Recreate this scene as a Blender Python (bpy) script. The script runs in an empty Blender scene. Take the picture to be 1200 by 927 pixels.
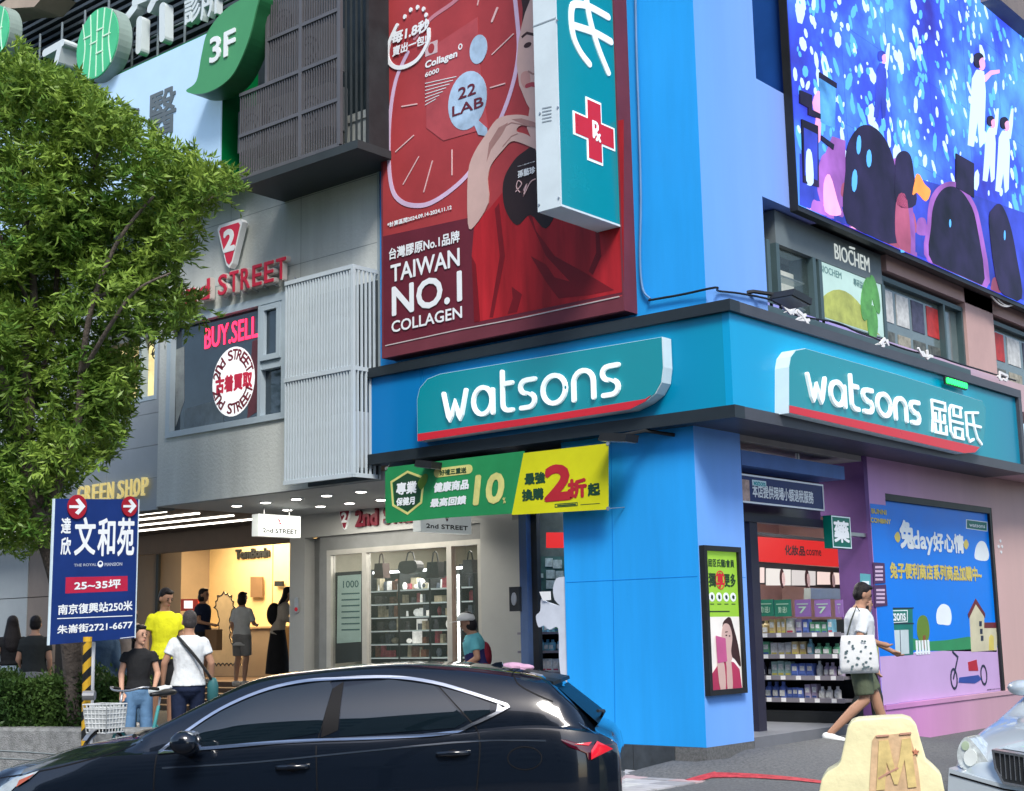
import bpy, bmesh, math, random
import numpy as np
from mathutils import Vector, Matrix
from mathutils.geometry import tessellate_polygon
RAD = math.radians
random.seed(7)
sc = bpy.context.scene
C = sc.collection

# ---------------------------------------------------------------- camera
F_PX, YAW, PITCH, ROLL = 1629.26, RAD(-40.124), RAD(9.584), RAD(-1.154)
fw = Vector((math.sin(YAW)*math.cos(PITCH), math.cos(YAW)*math.cos(PITCH), math.sin(PITCH)))
_r = Vector((math.cos(YAW), -math.sin(YAW), 0)); _u = _r.cross(fw)
rt = math.cos(ROLL)*_r + math.sin(ROLL)*_u
up = -math.sin(ROLL)*_r + math.cos(ROLL)*_u
CAM = Vector((7.22273, -11.26833, 1.95))
cam = bpy.data.cameras.new('street_camera'); camo = bpy.data.objects.new('street_camera', cam); C.objects.link(camo)
camo.matrix_world = Matrix(((rt.x, up.x, -fw.x, CAM.x), (rt.y, up.y, -fw.y, CAM.y), (rt.z, up.z, -fw.z, CAM.z), (0, 0, 0, 1)))
cam.sensor_fit = 'HORIZONTAL'; cam.sensor_width = 36; cam.lens = 36*F_PX/1200
cam.clip_start = .1; cam.clip_end = 2000
sc.camera = camo

# ---------------------------------------------------------------- daylight
SUN_EL, SUN_AZ = RAD(48), RAD(132)      # azimuth clockwise from +y
w = bpy.data.worlds.new('World'); sc.world = w; w.use_nodes = True
nt = w.node_tree; bg = nt.nodes['Background']; bg.inputs[1].default_value = .13
sky = nt.nodes.new('ShaderNodeTexSky'); sky.sky_type = 'NISHITA'; sky.sun_disc = False
sky.sun_elevation = SUN_EL; sky.sun_rotation = SUN_AZ; sky.air_density = 1.0; sky.dust_density = 1.5; sky.ozone_density = 1.0
nt.links.new(sky.outputs[0], bg.inputs[0])
sun = bpy.data.lights.new('sun', 'SUN'); sun.energy = 2.2; sun.angle = RAD(18); sun.color = (1, .95, .88)
so = bpy.data.objects.new('sun', sun); C.objects.link(so)
sd = Vector((math.sin(SUN_AZ)*math.cos(SUN_EL), math.cos(SUN_AZ)*math.cos(SUN_EL), math.sin(SUN_EL)))
so.rotation_euler = sd.to_track_quat('Z', 'Y').to_euler()
sc.view_settings.view_transform = 'Standard'; sc.view_settings.look = 'None'
sc.view_settings.gamma = 1; sc.view_settings.use_curve_mapping = False
sc.view_settings.exposure = .88

# ---------------------------------------------------------------- materials
MATS = {}
def s2l(c):
    c = c/255
    return c/12.92 if c <= .04045 else ((c+.055)/1.055)**2.4
def rgb(*c): return tuple(s2l(v) for v in c)
def M(key, col=(.5,.5,.5), rough=.6, metal=0, noise=.12, scale=3, bump=0, bscale=60, emit=0, ecol=None, coat=0, spec=.5, streak=False):
    if key in MATS: return MATS[key]
    if spec == .5 and rough >= .3 and not metal and not coat: spec = .22
    m = bpy.data.materials.new(key); m.use_nodes = True; t = m.node_tree; b = t.nodes['Principled BSDF']
    b.inputs['Base Color'].default_value = (*col, 1); b.inputs['Roughness'].default_value = rough
    b.inputs['Metallic'].default_value = metal; b.inputs['Specular IOR Level'].default_value = spec
    b.inputs['Coat Weight'].default_value = coat
    tc = t.nodes.new('ShaderNodeTexCoord')
    if noise:
        n = t.nodes.new('ShaderNodeTexNoise'); n.inputs['Scale'].default_value = scale; n.inputs['Detail'].default_value = 6
        n.inputs['Roughness'].default_value = .65
        if streak:
            mp = t.nodes.new('ShaderNodeMapping'); mp.inputs['Scale'].default_value = (1, 1, .12)
            t.links.new(tc.outputs['Object'], mp.inputs[0]); t.links.new(mp.outputs[0], n.inputs['Vector'])
        else: t.links.new(tc.outputs['Object'], n.inputs['Vector'])
        mr = t.nodes.new('ShaderNodeMapRange'); mr.inputs[1].default_value = .3; mr.inputs[2].default_value = .7
        mr.inputs[3].default_value = 1-noise; mr.inputs[4].default_value = 1+noise
        t.links.new(n.outputs[0], mr.inputs[0])
        v = t.nodes.new('ShaderNodeMix'); v.data_type = 'RGBA'; v.blend_type = 'MULTIPLY'; v.inputs['Factor'].default_value = 1
        v.inputs['A'].default_value = (*col, 1); t.links.new(mr.outputs[0], v.inputs['B'])
        t.links.new(v.outputs['Result'], b.inputs['Base Color'])
        r2 = t.nodes.new('ShaderNodeMapRange'); r2.inputs[3].default_value = max(.02, rough-.08*(rough > .15)); r2.inputs[4].default_value = min(1, rough+.08*(rough > .15))
        t.links.new(n.outputs[0], r2.inputs[0]); t.links.new(r2.outputs[0], b.inputs['Roughness'])
    if bump:
        n2 = t.nodes.new('ShaderNodeTexNoise'); n2.inputs['Scale'].default_value = bscale; n2.inputs['Detail'].default_value = 4
        t.links.new(tc.outputs['Object'], n2.inputs['Vector'])
        bp = t.nodes.new('ShaderNodeBump'); bp.inputs['Strength'].default_value = bump; bp.inputs['Distance'].default_value = .02
        t.links.new(n2.outputs[0], bp.inputs['Height']); t.links.new(bp.outputs[0], b.inputs['Normal'])
    if emit:
        b.inputs['Emission Color'].default_value = (*(ecol or col), 1); b.inputs['Emission Strength'].default_value = emit
    MATS[key] = m
    return m
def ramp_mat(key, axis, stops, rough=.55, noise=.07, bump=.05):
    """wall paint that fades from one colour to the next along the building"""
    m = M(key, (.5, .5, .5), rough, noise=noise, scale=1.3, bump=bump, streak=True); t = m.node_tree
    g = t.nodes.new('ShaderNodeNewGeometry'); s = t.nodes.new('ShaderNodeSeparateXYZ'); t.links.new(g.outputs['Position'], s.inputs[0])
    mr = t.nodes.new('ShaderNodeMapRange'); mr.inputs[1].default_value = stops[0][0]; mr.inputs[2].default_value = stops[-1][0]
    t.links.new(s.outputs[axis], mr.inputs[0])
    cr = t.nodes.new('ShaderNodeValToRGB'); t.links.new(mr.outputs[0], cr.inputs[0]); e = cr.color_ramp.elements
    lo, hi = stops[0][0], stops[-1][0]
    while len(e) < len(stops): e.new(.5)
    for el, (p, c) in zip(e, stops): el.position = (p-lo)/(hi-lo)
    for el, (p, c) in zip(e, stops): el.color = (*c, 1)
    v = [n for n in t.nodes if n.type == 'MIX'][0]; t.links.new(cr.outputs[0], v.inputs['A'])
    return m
WHITE = M('white_paint', (.72,.74,.75), .45, noise=.06)
LETTER = M('white_letter', (.8,.84,.86), .35, noise=.03)
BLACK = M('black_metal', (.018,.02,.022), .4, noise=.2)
DARK = M('dark_interior', (.03,.032,.036), .7, noise=.3)
CHROME = M('chrome_trim', (.75,.77,.8), .18, 1, noise=0)
STEEL = M('galvanised_steel', (.42,.43,.44), .35, .8, noise=.15)

# ---------------------------------------------------------------- frames & mesh builder
class Fr:
    def __init__(s, O, A, N): s.O, s.A, s.N = Vector(O), Vector(A).normalized(), Vector(N).normalized()
    def pt(s, a, z, off=0): return s.O+s.A*a+s.N*off+Vector((0, 0, z))
    def px(s, x, y, off=0):
        d = rt*((x-600)/F_PX)-up*((y-463.5)/F_PX)+fw
        P0 = s.O+s.N*off; t = (P0-CAM).dot(s.N)/d.dot(s.N); q = CAM+d*t
        return ((q-s.O).dot(s.A), q.z)
    def pxs(s, off, pts): return [s.px(x, y, off) for x, y in pts]
FL = Fr((0,0,0), (1,0,0), (0,-1,0))
FR = Fr((0,0,0), (0,1,0), (1,0,0))
def at(x, y, dep): return CAM+(rt*((x-600)/F_PX)-up*((y-463.5)/F_PX)+fw)*dep

_txt = {}
def text_mesh(s, extr):
    k = (s, round(extr, 4))
    if k in _txt: return _txt[k]
    c = bpy.data.curves.new('txt', 'FONT'); c.body = s; c.extrude = .5 if extr else 0; c.resolution_u = 3
    o = bpy.data.objects.new('txt', c); C.objects.link(o)
    dg = bpy.context.evaluated_depsgraph_get(); dg.update()
    me = bpy.data.meshes.new_from_object(o.evaluated_get(dg))
    v = np.array([q.co[:] for q in me.vertices]); f = [tuple(p.vertices) for p in me.polygons]
    bpy.data.objects.remove(o); bpy.data.curves.remove(c); bpy.data.meshes.remove(me)
    _txt[k] = (v, f); return _txt[k]

class MB:
    def __init__(s): s.v, s.f, s.m, s.cur = [], [], [], 0
    def add(s, vs, fs):
        b = len(s.v); s.v += [tuple(p) for p in vs]; s.f += [tuple(i+b for i in f) for f in fs]; s.m += [s.cur]*len(fs); return s
    def mi(s, i): s.cur = i; return s
    def prism(s, fr, pts, o0, o1):
        if o0 > o1: o0, o1 = o1, o0
        area = sum(pts[i][0]*pts[(i+1) % len(pts)][1]-pts[(i+1) % len(pts)][0]*pts[i][1] for i in range(len(pts)))
        if area < 0: pts = pts[::-1]
        n = len(pts); vs = [fr.pt(a, z, o0) for a, z in pts]+[fr.pt(a, z, o1) for a, z in pts]
        if n > 4:
            tr = tessellate_polygon([[Vector((a, z, 0)) for a, z in pts]])
            caps = []
            for t in tr:
                p, q, r = (pts[i] for i in t); ar = (q[0]-p[0])*(r[1]-p[1])-(r[0]-p[0])*(q[1]-p[1])
                t = t if ar > 0 else t[::-1]
                caps += [tuple(t[::-1]), tuple(i+n for i in t)]
        else: caps = [tuple(range(n))[::-1], tuple(range(n, 2*n))]
        return s.add(vs, caps+[(i, (i+1) % n, (i+1) % n+n, i+n) for i in range(n)])
    def rect(s, fr, a0, z0, a1, z1, o0, o1): return s.prism(fr, [(a0, z0), (a1, z0), (a1, z1), (a0, z1)], o0, o1)
    def disc(s, fr, a, z, ra, rz, o0, o1, n=20, rot=0):
        c, sn = math.cos(rot), math.sin(rot); P = []
        for i in range(n):
            u_, v_ = ra*math.cos(2*math.pi*i/n), rz*math.sin(2*math.pi*i/n); P.append((a+u_*c-v_*sn, z+u_*sn+v_*c))
        return s.prism(fr, P, o0, o1)
    def stroke(s, fr, pts, wd, o0, o1, closed=False, cap=True):
        P = [Vector((a, z)) for a, z in pts]; n = len(P); Lf, Rt = [], []
        for i in range(n):
            if closed: d0, d1 = (P[i]-P[i-1]).normalized(), (P[(i+1) % n]-P[i]).normalized()
            else:
                d0 = (P[i]-P[max(i-1, 0)]) if i else (P[1]-P[0]); d1 = (P[i+1]-P[i]) if i < n-1 else d0
                d0, d1 = d0.normalized(), d1.normalized()
            t = (d0+d1); t = t.normalized() if t.length > 1e-4 else d0
            nn = Vector((-t.y, t.x)); k = 1/max(.45, nn.dot(Vector((-d0.y, d0.x)))); k = min(k, 1.6)
            Lf.append(P[i]+nn*wd/2*k); Rt.append(P[i]-nn*wd/2*k)
        if closed:
            b = [fr.pt(*p, o1) for p in Lf]+[fr.pt(*p, o1) for p in Rt]+[fr.pt(*p, o0) for p in Lf]+[fr.pt(*p, o0) for p in Rt]
            fs = []
            for i in range(n):
                j = (i+1) % n
                fs += [(i, n+i, n+j, j), (2*n+i, 2*n+j, 3*n+j, 3*n+i), (i, j, 2*n+j, 2*n+i), (n+i, 3*n+i, 3*n+j, n+j)]
            return s.add(b, fs)
        out = list(Rt)
        def capf(c, d):
            a0 = math.atan2(d.y, d.x); return [Vector((c.x+wd/2*math.cos(a0-math.pi/2+math.pi*k/6), c.y+wd/2*math.sin(a0-math.pi/2+math.pi*k/6))) for k in range(1, 6)]
        if cap: out += capf(P[-1], (P[-1]-P[-2]))
        out += Lf[::-1]
        if cap: out += capf(P[0], (P[0]-P[1]))
        return s.prism(fr, [tuple(p) for p in out], o0, o1)
    def text(s, fr, t, box, o0, depth=0, bold=0, bl=None, shear=0):
        """fit text into box (a0,z0,a1,z1); bold = stroke gain as a share of the height"""
        a0, z0, a1, z1 = box; v, f = text_mesh(t, depth)
        if len(v) == 0: return s
        mn, mx = v.min(0), v.max(0); sx = (a1-a0)/(mx[0]-mn[0]); sz = (z1-z0)/(mx[1]-mn[1]); g = bold*(z1-z0); h_ = g*min(1, 1.15*sx/sz); o0 += .0015
        sh = [(0, 0)] if not bold else [(0, 0), (-h_, 0), (h_, 0), (0, g), (0, -g), (-.7*h_, -.7*g), (.7*h_, .7*g), (-.7*h_, .7*g), (.7*h_, -.7*g)]
        for k, (dx, dz) in enumerate(sh):
            vs = []
            for p in v:
                z = z0+(p[1]-mn[1])*sz; vs.append(fr.pt(a0+(p[0]-mn[0])*sx+dx+shear*(z-z0), z+dz, o0+(p[2]+.5)*depth+k*.0002))
            s.add(vs, f)
        return s
    def box(s, lo, hi):
        x0, y0, z0 = lo; x1, y1, z1 = hi
        return s.add([(x0,y0,z0),(x1,y0,z0),(x1,y1,z0),(x0,y1,z0),(x0,y0,z1),(x1,y0,z1),(x1,y1,z1),(x0,y1,z1)],
                     [(0,3,2,1),(4,5,6,7),(0,1,5,4),(1,2,6,5),(2,3,7,6),(3,0,4,7)])
    def tube(s, p0, p1, r0, r1=None, n=10, round_=False, fx=1.0):
        r1 = r0 if r1 is None else r1; p0, p1 = Vector(p0), Vector(p1); d = p1-p0
        if d.length < 1e-6: d = Vector((0, 0, 1e-4)); p1 = p0+d
        q = d.to_track_quat('Z', 'X'); X, Y, D = q @ Vector((1,0,0)), q @ Vector((0,1,0)), d.normalized(); rings = []
        if round_: rings += [(p0-D*r0*math.cos(t), r0*math.sin(t)) for t in (.35, .8, 1.2)]
        rings += [(p0, r0), (p1, r1)]
        if round_: rings += [(p1+D*r1*math.cos(t), r1*math.sin(t)) for t in (1.2, .8, .35)]
        vs = []
        for c, r in rings:
            for i in range(n): a = 2*math.pi*i/n; vs.append(c+X*r*fx*math.cos(a)+Y*r*math.sin(a))
        fs = [(k*n+i, k*n+(i+1) % n, (k+1)*n+(i+1) % n, (k+1)*n+i) for k in range(len(rings)-1) for i in range(n)]
        fs += [tuple(range(n))[::-1], tuple(range((len(rings)-1)*n, len(rings)*n))]
        return s.add(vs, fs)
    def path(s, pts, r, n=8):
        P = [Vector(p) for p in pts]; vs = []; X = None
        for i, p in enumerate(P):
            d = (P[min(i+1, len(P)-1)]-P[max(i-1, 0)]).normalized()
            if X is None: X = d.orthogonal().normalized()
            X = (X-d*X.dot(d)).normalized(); Y = d.cross(X); rr = r[i] if isinstance(r, (list, tuple)) else r
            for k in range(n): a = 2*math.pi*k/n; vs.append(p+X*rr*math.cos(a)+Y*rr*math.sin(a))
        fs = [(k*n+i, k*n+(i+1) % n, (k+1)*n+(i+1) % n, (k+1)*n+i) for k in range(len(P)-1) for i in range(n)]
        fs += [tuple(range(n))[::-1], tuple(range((len(P)-1)*n, len(P)*n))]
        return s.add(vs, fs)
    def ell(s, c, r, n=12, m=8, R=None):
        c = Vector(c); vs = [c+(R @ Vector((0,0,-r[2])) if R else Vector((0,0,-r[2])))]
        for j in range(1, m):
            t = -math.pi/2+math.pi*j/m
            for i in range(n):
                a = 2*math.pi*i/n; q = Vector((r[0]*math.cos(t)*math.cos(a), r[1]*math.cos(t)*math.sin(a), r[2]*math.sin(t)))
                vs.append(c+(R @ q if R else q))
        vs.append(c+(R @ Vector((0,0,r[2])) if R else Vector((0,0,r[2])))); T = len(vs)-1
        fs = [(0, 1+(i+1) % n, 1+i) for i in range(n)]
        fs += [(1+j*n+i, 1+j*n+(i+1) % n, 1+(j+1)*n+(i+1) % n, 1+(j+1)*n+i) for j in range(m-2) for i in range(n)]
        fs += [(T, 1+(m-2)*n+i, 1+(m-2)*n+(i+1) % n) for i in range(n)]
        return s.add(vs, fs)
    def rings(s, rr, n=16, capped=True):
        """stack of rings: each (centre, X vector, Y vector)"""
        vs = []
        for c, X, Y in rr:
            for i in range(n): a = 2*math.pi*i/n; vs.append(Vector(c)+Vector(X)*math.cos(a)+Vector(Y)*math.sin(a))
        fs = [(k*n+i, k*n+(i+1) % n, (k+1)*n+(i+1) % n, (k+1)*n+i) for k in range(len(rr)-1) for i in range(n)]
        if capped: fs += [tuple(range(n))[::-1], tuple(range((len(rr)-1)*n, len(rr)*n))]
        return s.add(vs, fs)
    def mesh(s, name, mats, smooth=False):
        me = bpy.data.meshes.new(name); me.from_pydata(s.v, [], s.f)
        for m in (mats if isinstance(mats, (list, tuple)) else [mats]): me.materials.append(m)
        if any(s.m): me.polygons.foreach_set('material_index', s.m)
        if smooth: me.polygons.foreach_set('use_smooth', [True]*len(s.f))
        me.validate(); me.update(); return me
    def build(s, name, mats, parent=None, smooth=False, label=None, fix=False):
        me = s.mesh(name, mats, smooth)
        if fix:
            bm = bmesh.new(); bm.from_mesh(me); bmesh.ops.recalc_face_normals(bm, faces=bm.faces); bm.to_mesh(me); bm.free()
        o = bpy.data.objects.new(name, me); C.objects.link(o)
        if parent: setpar(o, parent)
        if label: o['label'] = label
        return o
def setpar(o, parent):
    o.parent = parent; pm = Matrix.Identity(4); q = parent
    chain = []
    while q: chain.append(q); q = q.parent
    for q in reversed(chain): pm = pm @ (q.matrix_parent_inverse @ q.matrix_basis if q.parent else q.matrix_basis)
    o.matrix_parent_inverse = pm.inverted()
def tag(o, label, cat, group=None, kind=None):
    o['label'] = label; o['category'] = cat
    if group: o['group'] = group
    if kind: o['kind'] = kind
    return o
def thing(name, label, cat, loc=(0,0,0), rz=0, group=None):
    o = bpy.data.objects.new(name, None); C.objects.link(o); o.location = loc; o.rotation_euler = (0, 0, rz); o.empty_display_size = .2
    return tag(o, label, cat, group)
def struct(o): o['kind'] = 'structure'; return o
def fthing(name, label, cat, fr, a, z, off=0, group=None): return thing(name, label, cat, fr.pt(a, z, off), 0, group)
def lamp(name, kind, loc, energy, col, size=.3, parent=None, rot=(0,0,0)):
    l = bpy.data.lights.new(name, kind); l.energy = energy; l.color = col
    if kind == 'AREA': l.size = size
    elif kind in ('POINT', 'SPOT'): l.shadow_soft_size = size
    o = bpy.data.objects.new(name, l); C.objects.link(o); o.location = loc; o.rotation_euler = rot
    if parent: setpar(o, parent)
    return o
def copy_tree(o, parent=None):
    c = o.copy(); C.objects.link(c)
    if parent: c.parent = parent
    for ch in [x for x in o.children]: copy_tree(ch, c)
    return c
def ell_pts(cx, cy, rx, ry, n=24, a0=0, a1=360, rot=0):
    o = []
    for i in range(n+(1 if a1-a0 < 360 else 0)):
        t = RAD(a0+(a1-a0)*i/n); x, y = rx*math.cos(t), ry*math.sin(t); r = RAD(rot)
        o.append((cx+x*math.cos(r)-y*math.sin(r), cy+x*math.sin(r)+y*math.cos(r)))
    return o
def spline(P, n=6, closed=False):
    o = []; m = len(P); R = range(m if closed else m-1)
    for i in R:
        if closed: p0, p1, p2, p3 = P[i-1], P[i], P[(i+1) % m], P[(i+2) % m]
        else: p0, p1, p2, p3 = P[max(i-1, 0)], P[i], P[i+1], P[min(i+2, m-1)]
        for k in range(n):
            t = k/n
            o.append(tuple(.5*(2*p1[j]+(p2[j]-p0[j])*t+(2*p0[j]-5*p1[j]+4*p2[j]-p3[j])*t*t+(3*p1[j]-p0[j]-3*p2[j]+p3[j])*t**3) for j in range(len(p1))))
    if not closed: o.append(P[-1])
    return o
# ================================================================ ground
def hgt(x, y):
    if x <= 0 and y >= 0: return .6
    a = max(0, x); b = max(0, -y)
    d = math.hypot(a, b)
    top = .6
    if y > -.6:                              # the concrete ramp up to the drugstore door
        k = max(0, min(1, (y+.6)/.8)) * max(0, min(1, (4.6-y)/1.6))
        top = .6+.26*k*max(0, min(1, 1-a/1.3))*max(0, min(1, 1+min(0, x+.35)/.4))
    t = max(0, min(1, (a-1.7)/1.5)); u = max(0, min(1, (b-2.2)/1.6))
    return top*(1-max(t, u))+(.15)*max(t, u)
ASPH = M('road_asphalt', (.055,.055,.058), .85, noise=.25, scale=8, bump=.6, bscale=220)
PAVE = M('pavement_concrete', (.14,.145,.147), .85, noise=.35, scale=38, bump=.7, bscale=130)
m = MB(); m.add([(-400,-400,0),(400,-400,0),(400,400,0),(-400,400,0)], [(0,1,2,3)])
struct(m.build('road', ASPH))
def grid_sheet(xs, ys, f, name, mat):
    vs = [(x, y, f(x, y)) for y in ys for x in xs]; n = len(xs)
    fs = [(j*n+i, j*n+i+1, (j+1)*n+i+1, (j+1)*n+i) for j in range(len(ys)-1) for i in range(n-1)]
    mm = MB(); mm.add(vs, fs); o = mm.build(name, mat, smooth=True); return struct(o)
xs = [-40, -25, -16, -12, -9]+[-8+.25*i for i in range(0, 45)]; ys = [-3.8+.2*i for i in range(0, 20)]+[.15*i+.1 for i in range(0, 60)]
grid_sheet(xs, ys, lambda x, y: hgt(x, y)-.012*(x < -.4), 'pavement', PAVE)
KERB = M('kerb_stone', (.3,.3,.29), .8, noise=.2)
m = MB(); m.box((-40, -4.0, -.02), (3.2, -3.802, .155)); m.box((3.002, -3.8, -.02), (3.2, 9, .155)); struct(m.build('kerb', KERB))
# visible stretch of small square pavers with recessed joints
PV = [M('paver_grey', (.42,.42,.43), .75, noise=.2, scale=9), M('paver_pink', (.45,.34,.34), .75, noise=.2, scale=9), M('paver_pale', (.52,.52,.5), .75, noise=.2, scale=9), M('paver_dark', (.3,.3,.31), .75, noise=.2, scale=9)]
m = MB(); m.box((-3.3, -1.62, .5), (.3, -.02, .598)); pb = struct(m.build('paved_strip', M('paver_joint', (.16,.16,.16), .9)))
pvm = []
for k in range(4):
    q = MB(); q.box((-.144, -.144, 0), (.144, .144, .014)); me = q.mesh('paver', PV[k]); pvm.append(me)
rp = random.Random(3)
for i in range(12):
    for j in range(5):
        x, y = -3.12+.3*i, -1.46+.3*j
        if x > -.35 and y > -.5: continue
        o = bpy.data.objects.new('paver', pvm[rp.choice([0, 0, 1, 1, 2, 3])]); C.objects.link(o); o.parent = pb
        o.location = (x, y, .598+rp.uniform(-.003, .003)); o.rotation_euler = (rp.uniform(-.006, .006), rp.uniform(-.006, .006), 0)
# worn red kerb line
RED = M('red_line_paint', (.42,.05,.06), .7, noise=.5, scale=14)
m = MB(); 
def gline(p, q, wd, n=14):
    p, q = Vector(p), Vector(q); d = (q-p).normalized(); s = Vector((-d.y, d.x))*wd/2; vs = []
    for i in range(n+1):
        c = p.lerp(q, i/n)
        for e in (-1, 1):
            x, y = c.x+s.x*e, c.y+s.y*e; vs.append((x, y, hgt(x, y)+.006))
    m.add(vs, [(2*i, 2*i+1, 2*i+3, 2*i+2) for i in range(n)])
A_, B_, C_ = at(800,930,12.05), at(862,912,12.35), at(955,926,12.0)
gline((-.3, -1.3), (.35, -.38), .13); gline((.33, -.42), (1.75, .0), .13)
struct(m.build('red_line', RED))

# ================================================================ corner building (blue)
CB = thing('corner_building', 'bright blue corner building that fades to lilac and pink on its side street', 'building', (0, 0, .6))
LF, RF = .15, .55                                      # how far the fascia stands out
UR = .21                                               # upper storeys' side face
BLUE = M('azure_wall_paint', (.02,.34,.84), .5, noise=.13, scale=1.2, bump=.05, streak=True)
SIDE = ramp_mat('side_wall_paint', 1, [(-.2, (.14,.38,.86)), (1.4, (.2,.38,.84)), (2.6, (.3,.28,.62)), (4.0, (.47,.3,.5)), (6.5, (.5,.33,.4)), (9, (.5,.36,.36))])
def poly(name, mat, fr, off0, off1, pts, parent=None, **k):
    q = MB(); q.prism(fr, pts, off0, off1); return q.build(name, mat, parent, **k)
def rect(name, mat, fr, box, off0, off1, parent=None, **k):
    q = MB(); q.rect(fr, *box, off0, off1); return q.build(name, mat, parent, **k)
# ground floor: solid pier at the corner
m = MB(); m.box((-1.62, .0, .84), (-.001, .86, 3.98)); m.mi(1); m.box((-.001, .002, .84), (.0, .86, 3.98))
m = MB(); m.mi(0); m.add([(-1.62,0,.84),(0,0,.84),(0,0,3.98),(-1.62,0,3.98)], [(0,1,2,3)]); m.mi(1)
m.add([(0,0,.84),(0,.86,.84),(0,.86,3.98),(0,0,3.98)], [(0,1,2,3)])
m.add([(0,.86,.84),(-1.62,.86,.84),(-1.62,.86,3.98),(0,.86,3.98)], [(0,1,2,3)]); m.mi(0)
m.add([(-1.62,.86,.84),(-1.62,0,.84),(-1.62,0,3.98),(-1.62,.86,3.98)], [(0,1,2,3)])
m.build('corner_pier', [BLUE, SIDE], CB)
# panel joints on the pier
m = MB()
for (x0, y0, x1, y1) in ((716,508,721,868),): 
    a, z = FL.px(x0, y0); b, z2 = FL.px(x1, y1); m.stroke(FL, [(a, z), (b, z2)], .006, -.001, .002, cap=False)
m.stroke(FL, [(-1.6, 2.42), (-.02, 2.42)], .005, -.001, .002, cap=False); m.stroke(FR, [(.02, 2.42), (.84, 2.42)], .005, -.001, .002, cap=False)
m.build('panel_joint', M('joint_blue', (.0,.2,.62), .6), CB)
# dark base tiles on the street face, each one a piece
TILE = M('charcoal_tile', (.045,.055,.065), .35, noise=.3, scale=6)
for i, (a0, a1) in enumerate(((-1.63, -1.26), (-1.253, -.83), (-.823, -.35))):
    rect('base_tile', TILE, FL, (a0, .5, a1, .835), -.3, .014, CB)
rect('base_core', PAVE, FL, (-1.63, .45, .0, .84), -.86, -.002, CB)
# upper storeys
UP = MB()
UP.add([(-4.28,0,4.9),(UR,0,4.9),(UR,0,16),(-4.28,0,16)], [(0,1,2,3)]); UP.mi(1)
# side face with the tall window cut out:  y 0..1.45 plain
def side_quad(a0, z0, a1, z1, off): UP.add([FR.pt(a0,z0,off), FR.pt(a1,z0,off), FR.pt(a1,z1,off), FR.pt(a0,z1,off)], [(0,1,2,3)])
wy0, _ = FR.px(886, 92, UR); wy1, wz = FR.px(924, 113, UR); sy, sz = FR.px(891, 229, UR)
side_quad(0, 4.9, wy0, 16, UR); side_quad(wy0, sz, wy1, wz, UR); side_quad(wy1, sz, 2.5, 16, UR)
side_quad(wy0, 11, wy1, 16, UR)
UP.add([FR.pt(wy0,sz,UR), FR.pt(2.5,sz,UR), FR.pt(2.5,sz,-.2), FR.pt(wy0,sz,-.2)][::-1], [(0,1,2,3)])
UP.add([FR.pt(wy0,4.9,UR), FR.pt(wy0,4.9,-.2), FR.pt(wy0,sz,-.2), FR.pt(wy0,sz,UR)][::-1], [(0,1,2,3)])
side_quad(2.7, 6.3, 22, 16, -.05)
UP.build('upper_wall', [BLUE, SIDE], CB)
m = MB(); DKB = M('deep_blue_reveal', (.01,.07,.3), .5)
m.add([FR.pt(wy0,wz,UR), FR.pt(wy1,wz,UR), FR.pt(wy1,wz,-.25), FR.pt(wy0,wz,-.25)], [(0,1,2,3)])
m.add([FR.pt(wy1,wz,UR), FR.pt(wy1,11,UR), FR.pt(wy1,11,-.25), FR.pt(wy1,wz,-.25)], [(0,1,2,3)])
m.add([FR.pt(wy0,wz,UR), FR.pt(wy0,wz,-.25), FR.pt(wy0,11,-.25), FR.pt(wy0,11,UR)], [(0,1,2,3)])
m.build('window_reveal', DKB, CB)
GLASSD = M('dark_window_glass', (.012,.02,.022), .08, noise=.1, spec=.6)
wo = rect('window', GLASSD, FR, (wy0, wz, wy1, 11), -.26, -.22, CB)
rect('mullion', M('window_frame_bronze', (.05,.06,.06), .4), FR, (wy0+.3, wz, wy0+.34, 11), -.22, -.17, wo)
# storey band behind the display windows, above the fascia
LP = ramp_mat('ledge_paint', 1, [(0, (.2,.3,.72)), (2.5, (.36,.32,.7)), (5, (.52,.38,.55)), (9, (.5,.36,.36))])
m = MB(); m.rect(FR, sy-.02, 4.9, 22, 5.3, -.35, .1); m.build('ledge_wall', LP, CB)
m = MB()
for (xl, xr) in ((0, 0),): pass
PK = M('pink_cladding', (.5,.33,.31), .6, noise=.08, scale=2)
for a0, a1 in ((FR.px(1134, 400, .1)[0], FR.px(1166, 400, .1)[0]), (13.2, 15), (18, 22)): m.rect(FR, a0, 5.3, a1, 6.4, -.3, .1)
m.rect(FR, FR.px(1040, 330, .1)[0], FR.px(1040, 317, .1)[1], 22, 6.42, -.3, .1); m.build('cladding', PK, CB)
m = MB(); m.rect(FR, wy0+.02, 6.4, 2.4, 6.6, -.6, .19); m.rect(FR, 2.4, 6.4, 22, 6.62, -.6, .27); m.rect(FR, 1.5, 5.3, 22, 6.6, -.7, -.6); m.build('window_head', BLACK, CB)
# soffit over the pavement and ceiling of the entrance
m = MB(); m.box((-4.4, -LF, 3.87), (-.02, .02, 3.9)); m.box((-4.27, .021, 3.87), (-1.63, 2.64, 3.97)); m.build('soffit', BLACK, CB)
m = MB(); m.add([(-.02,-LF,3.885),(RF,-LF,3.885),(RF,9,3.885),(-.02,9,3.885)], [(3,2,1,0)]); m.build('soffit', SIDE, CB)
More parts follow.
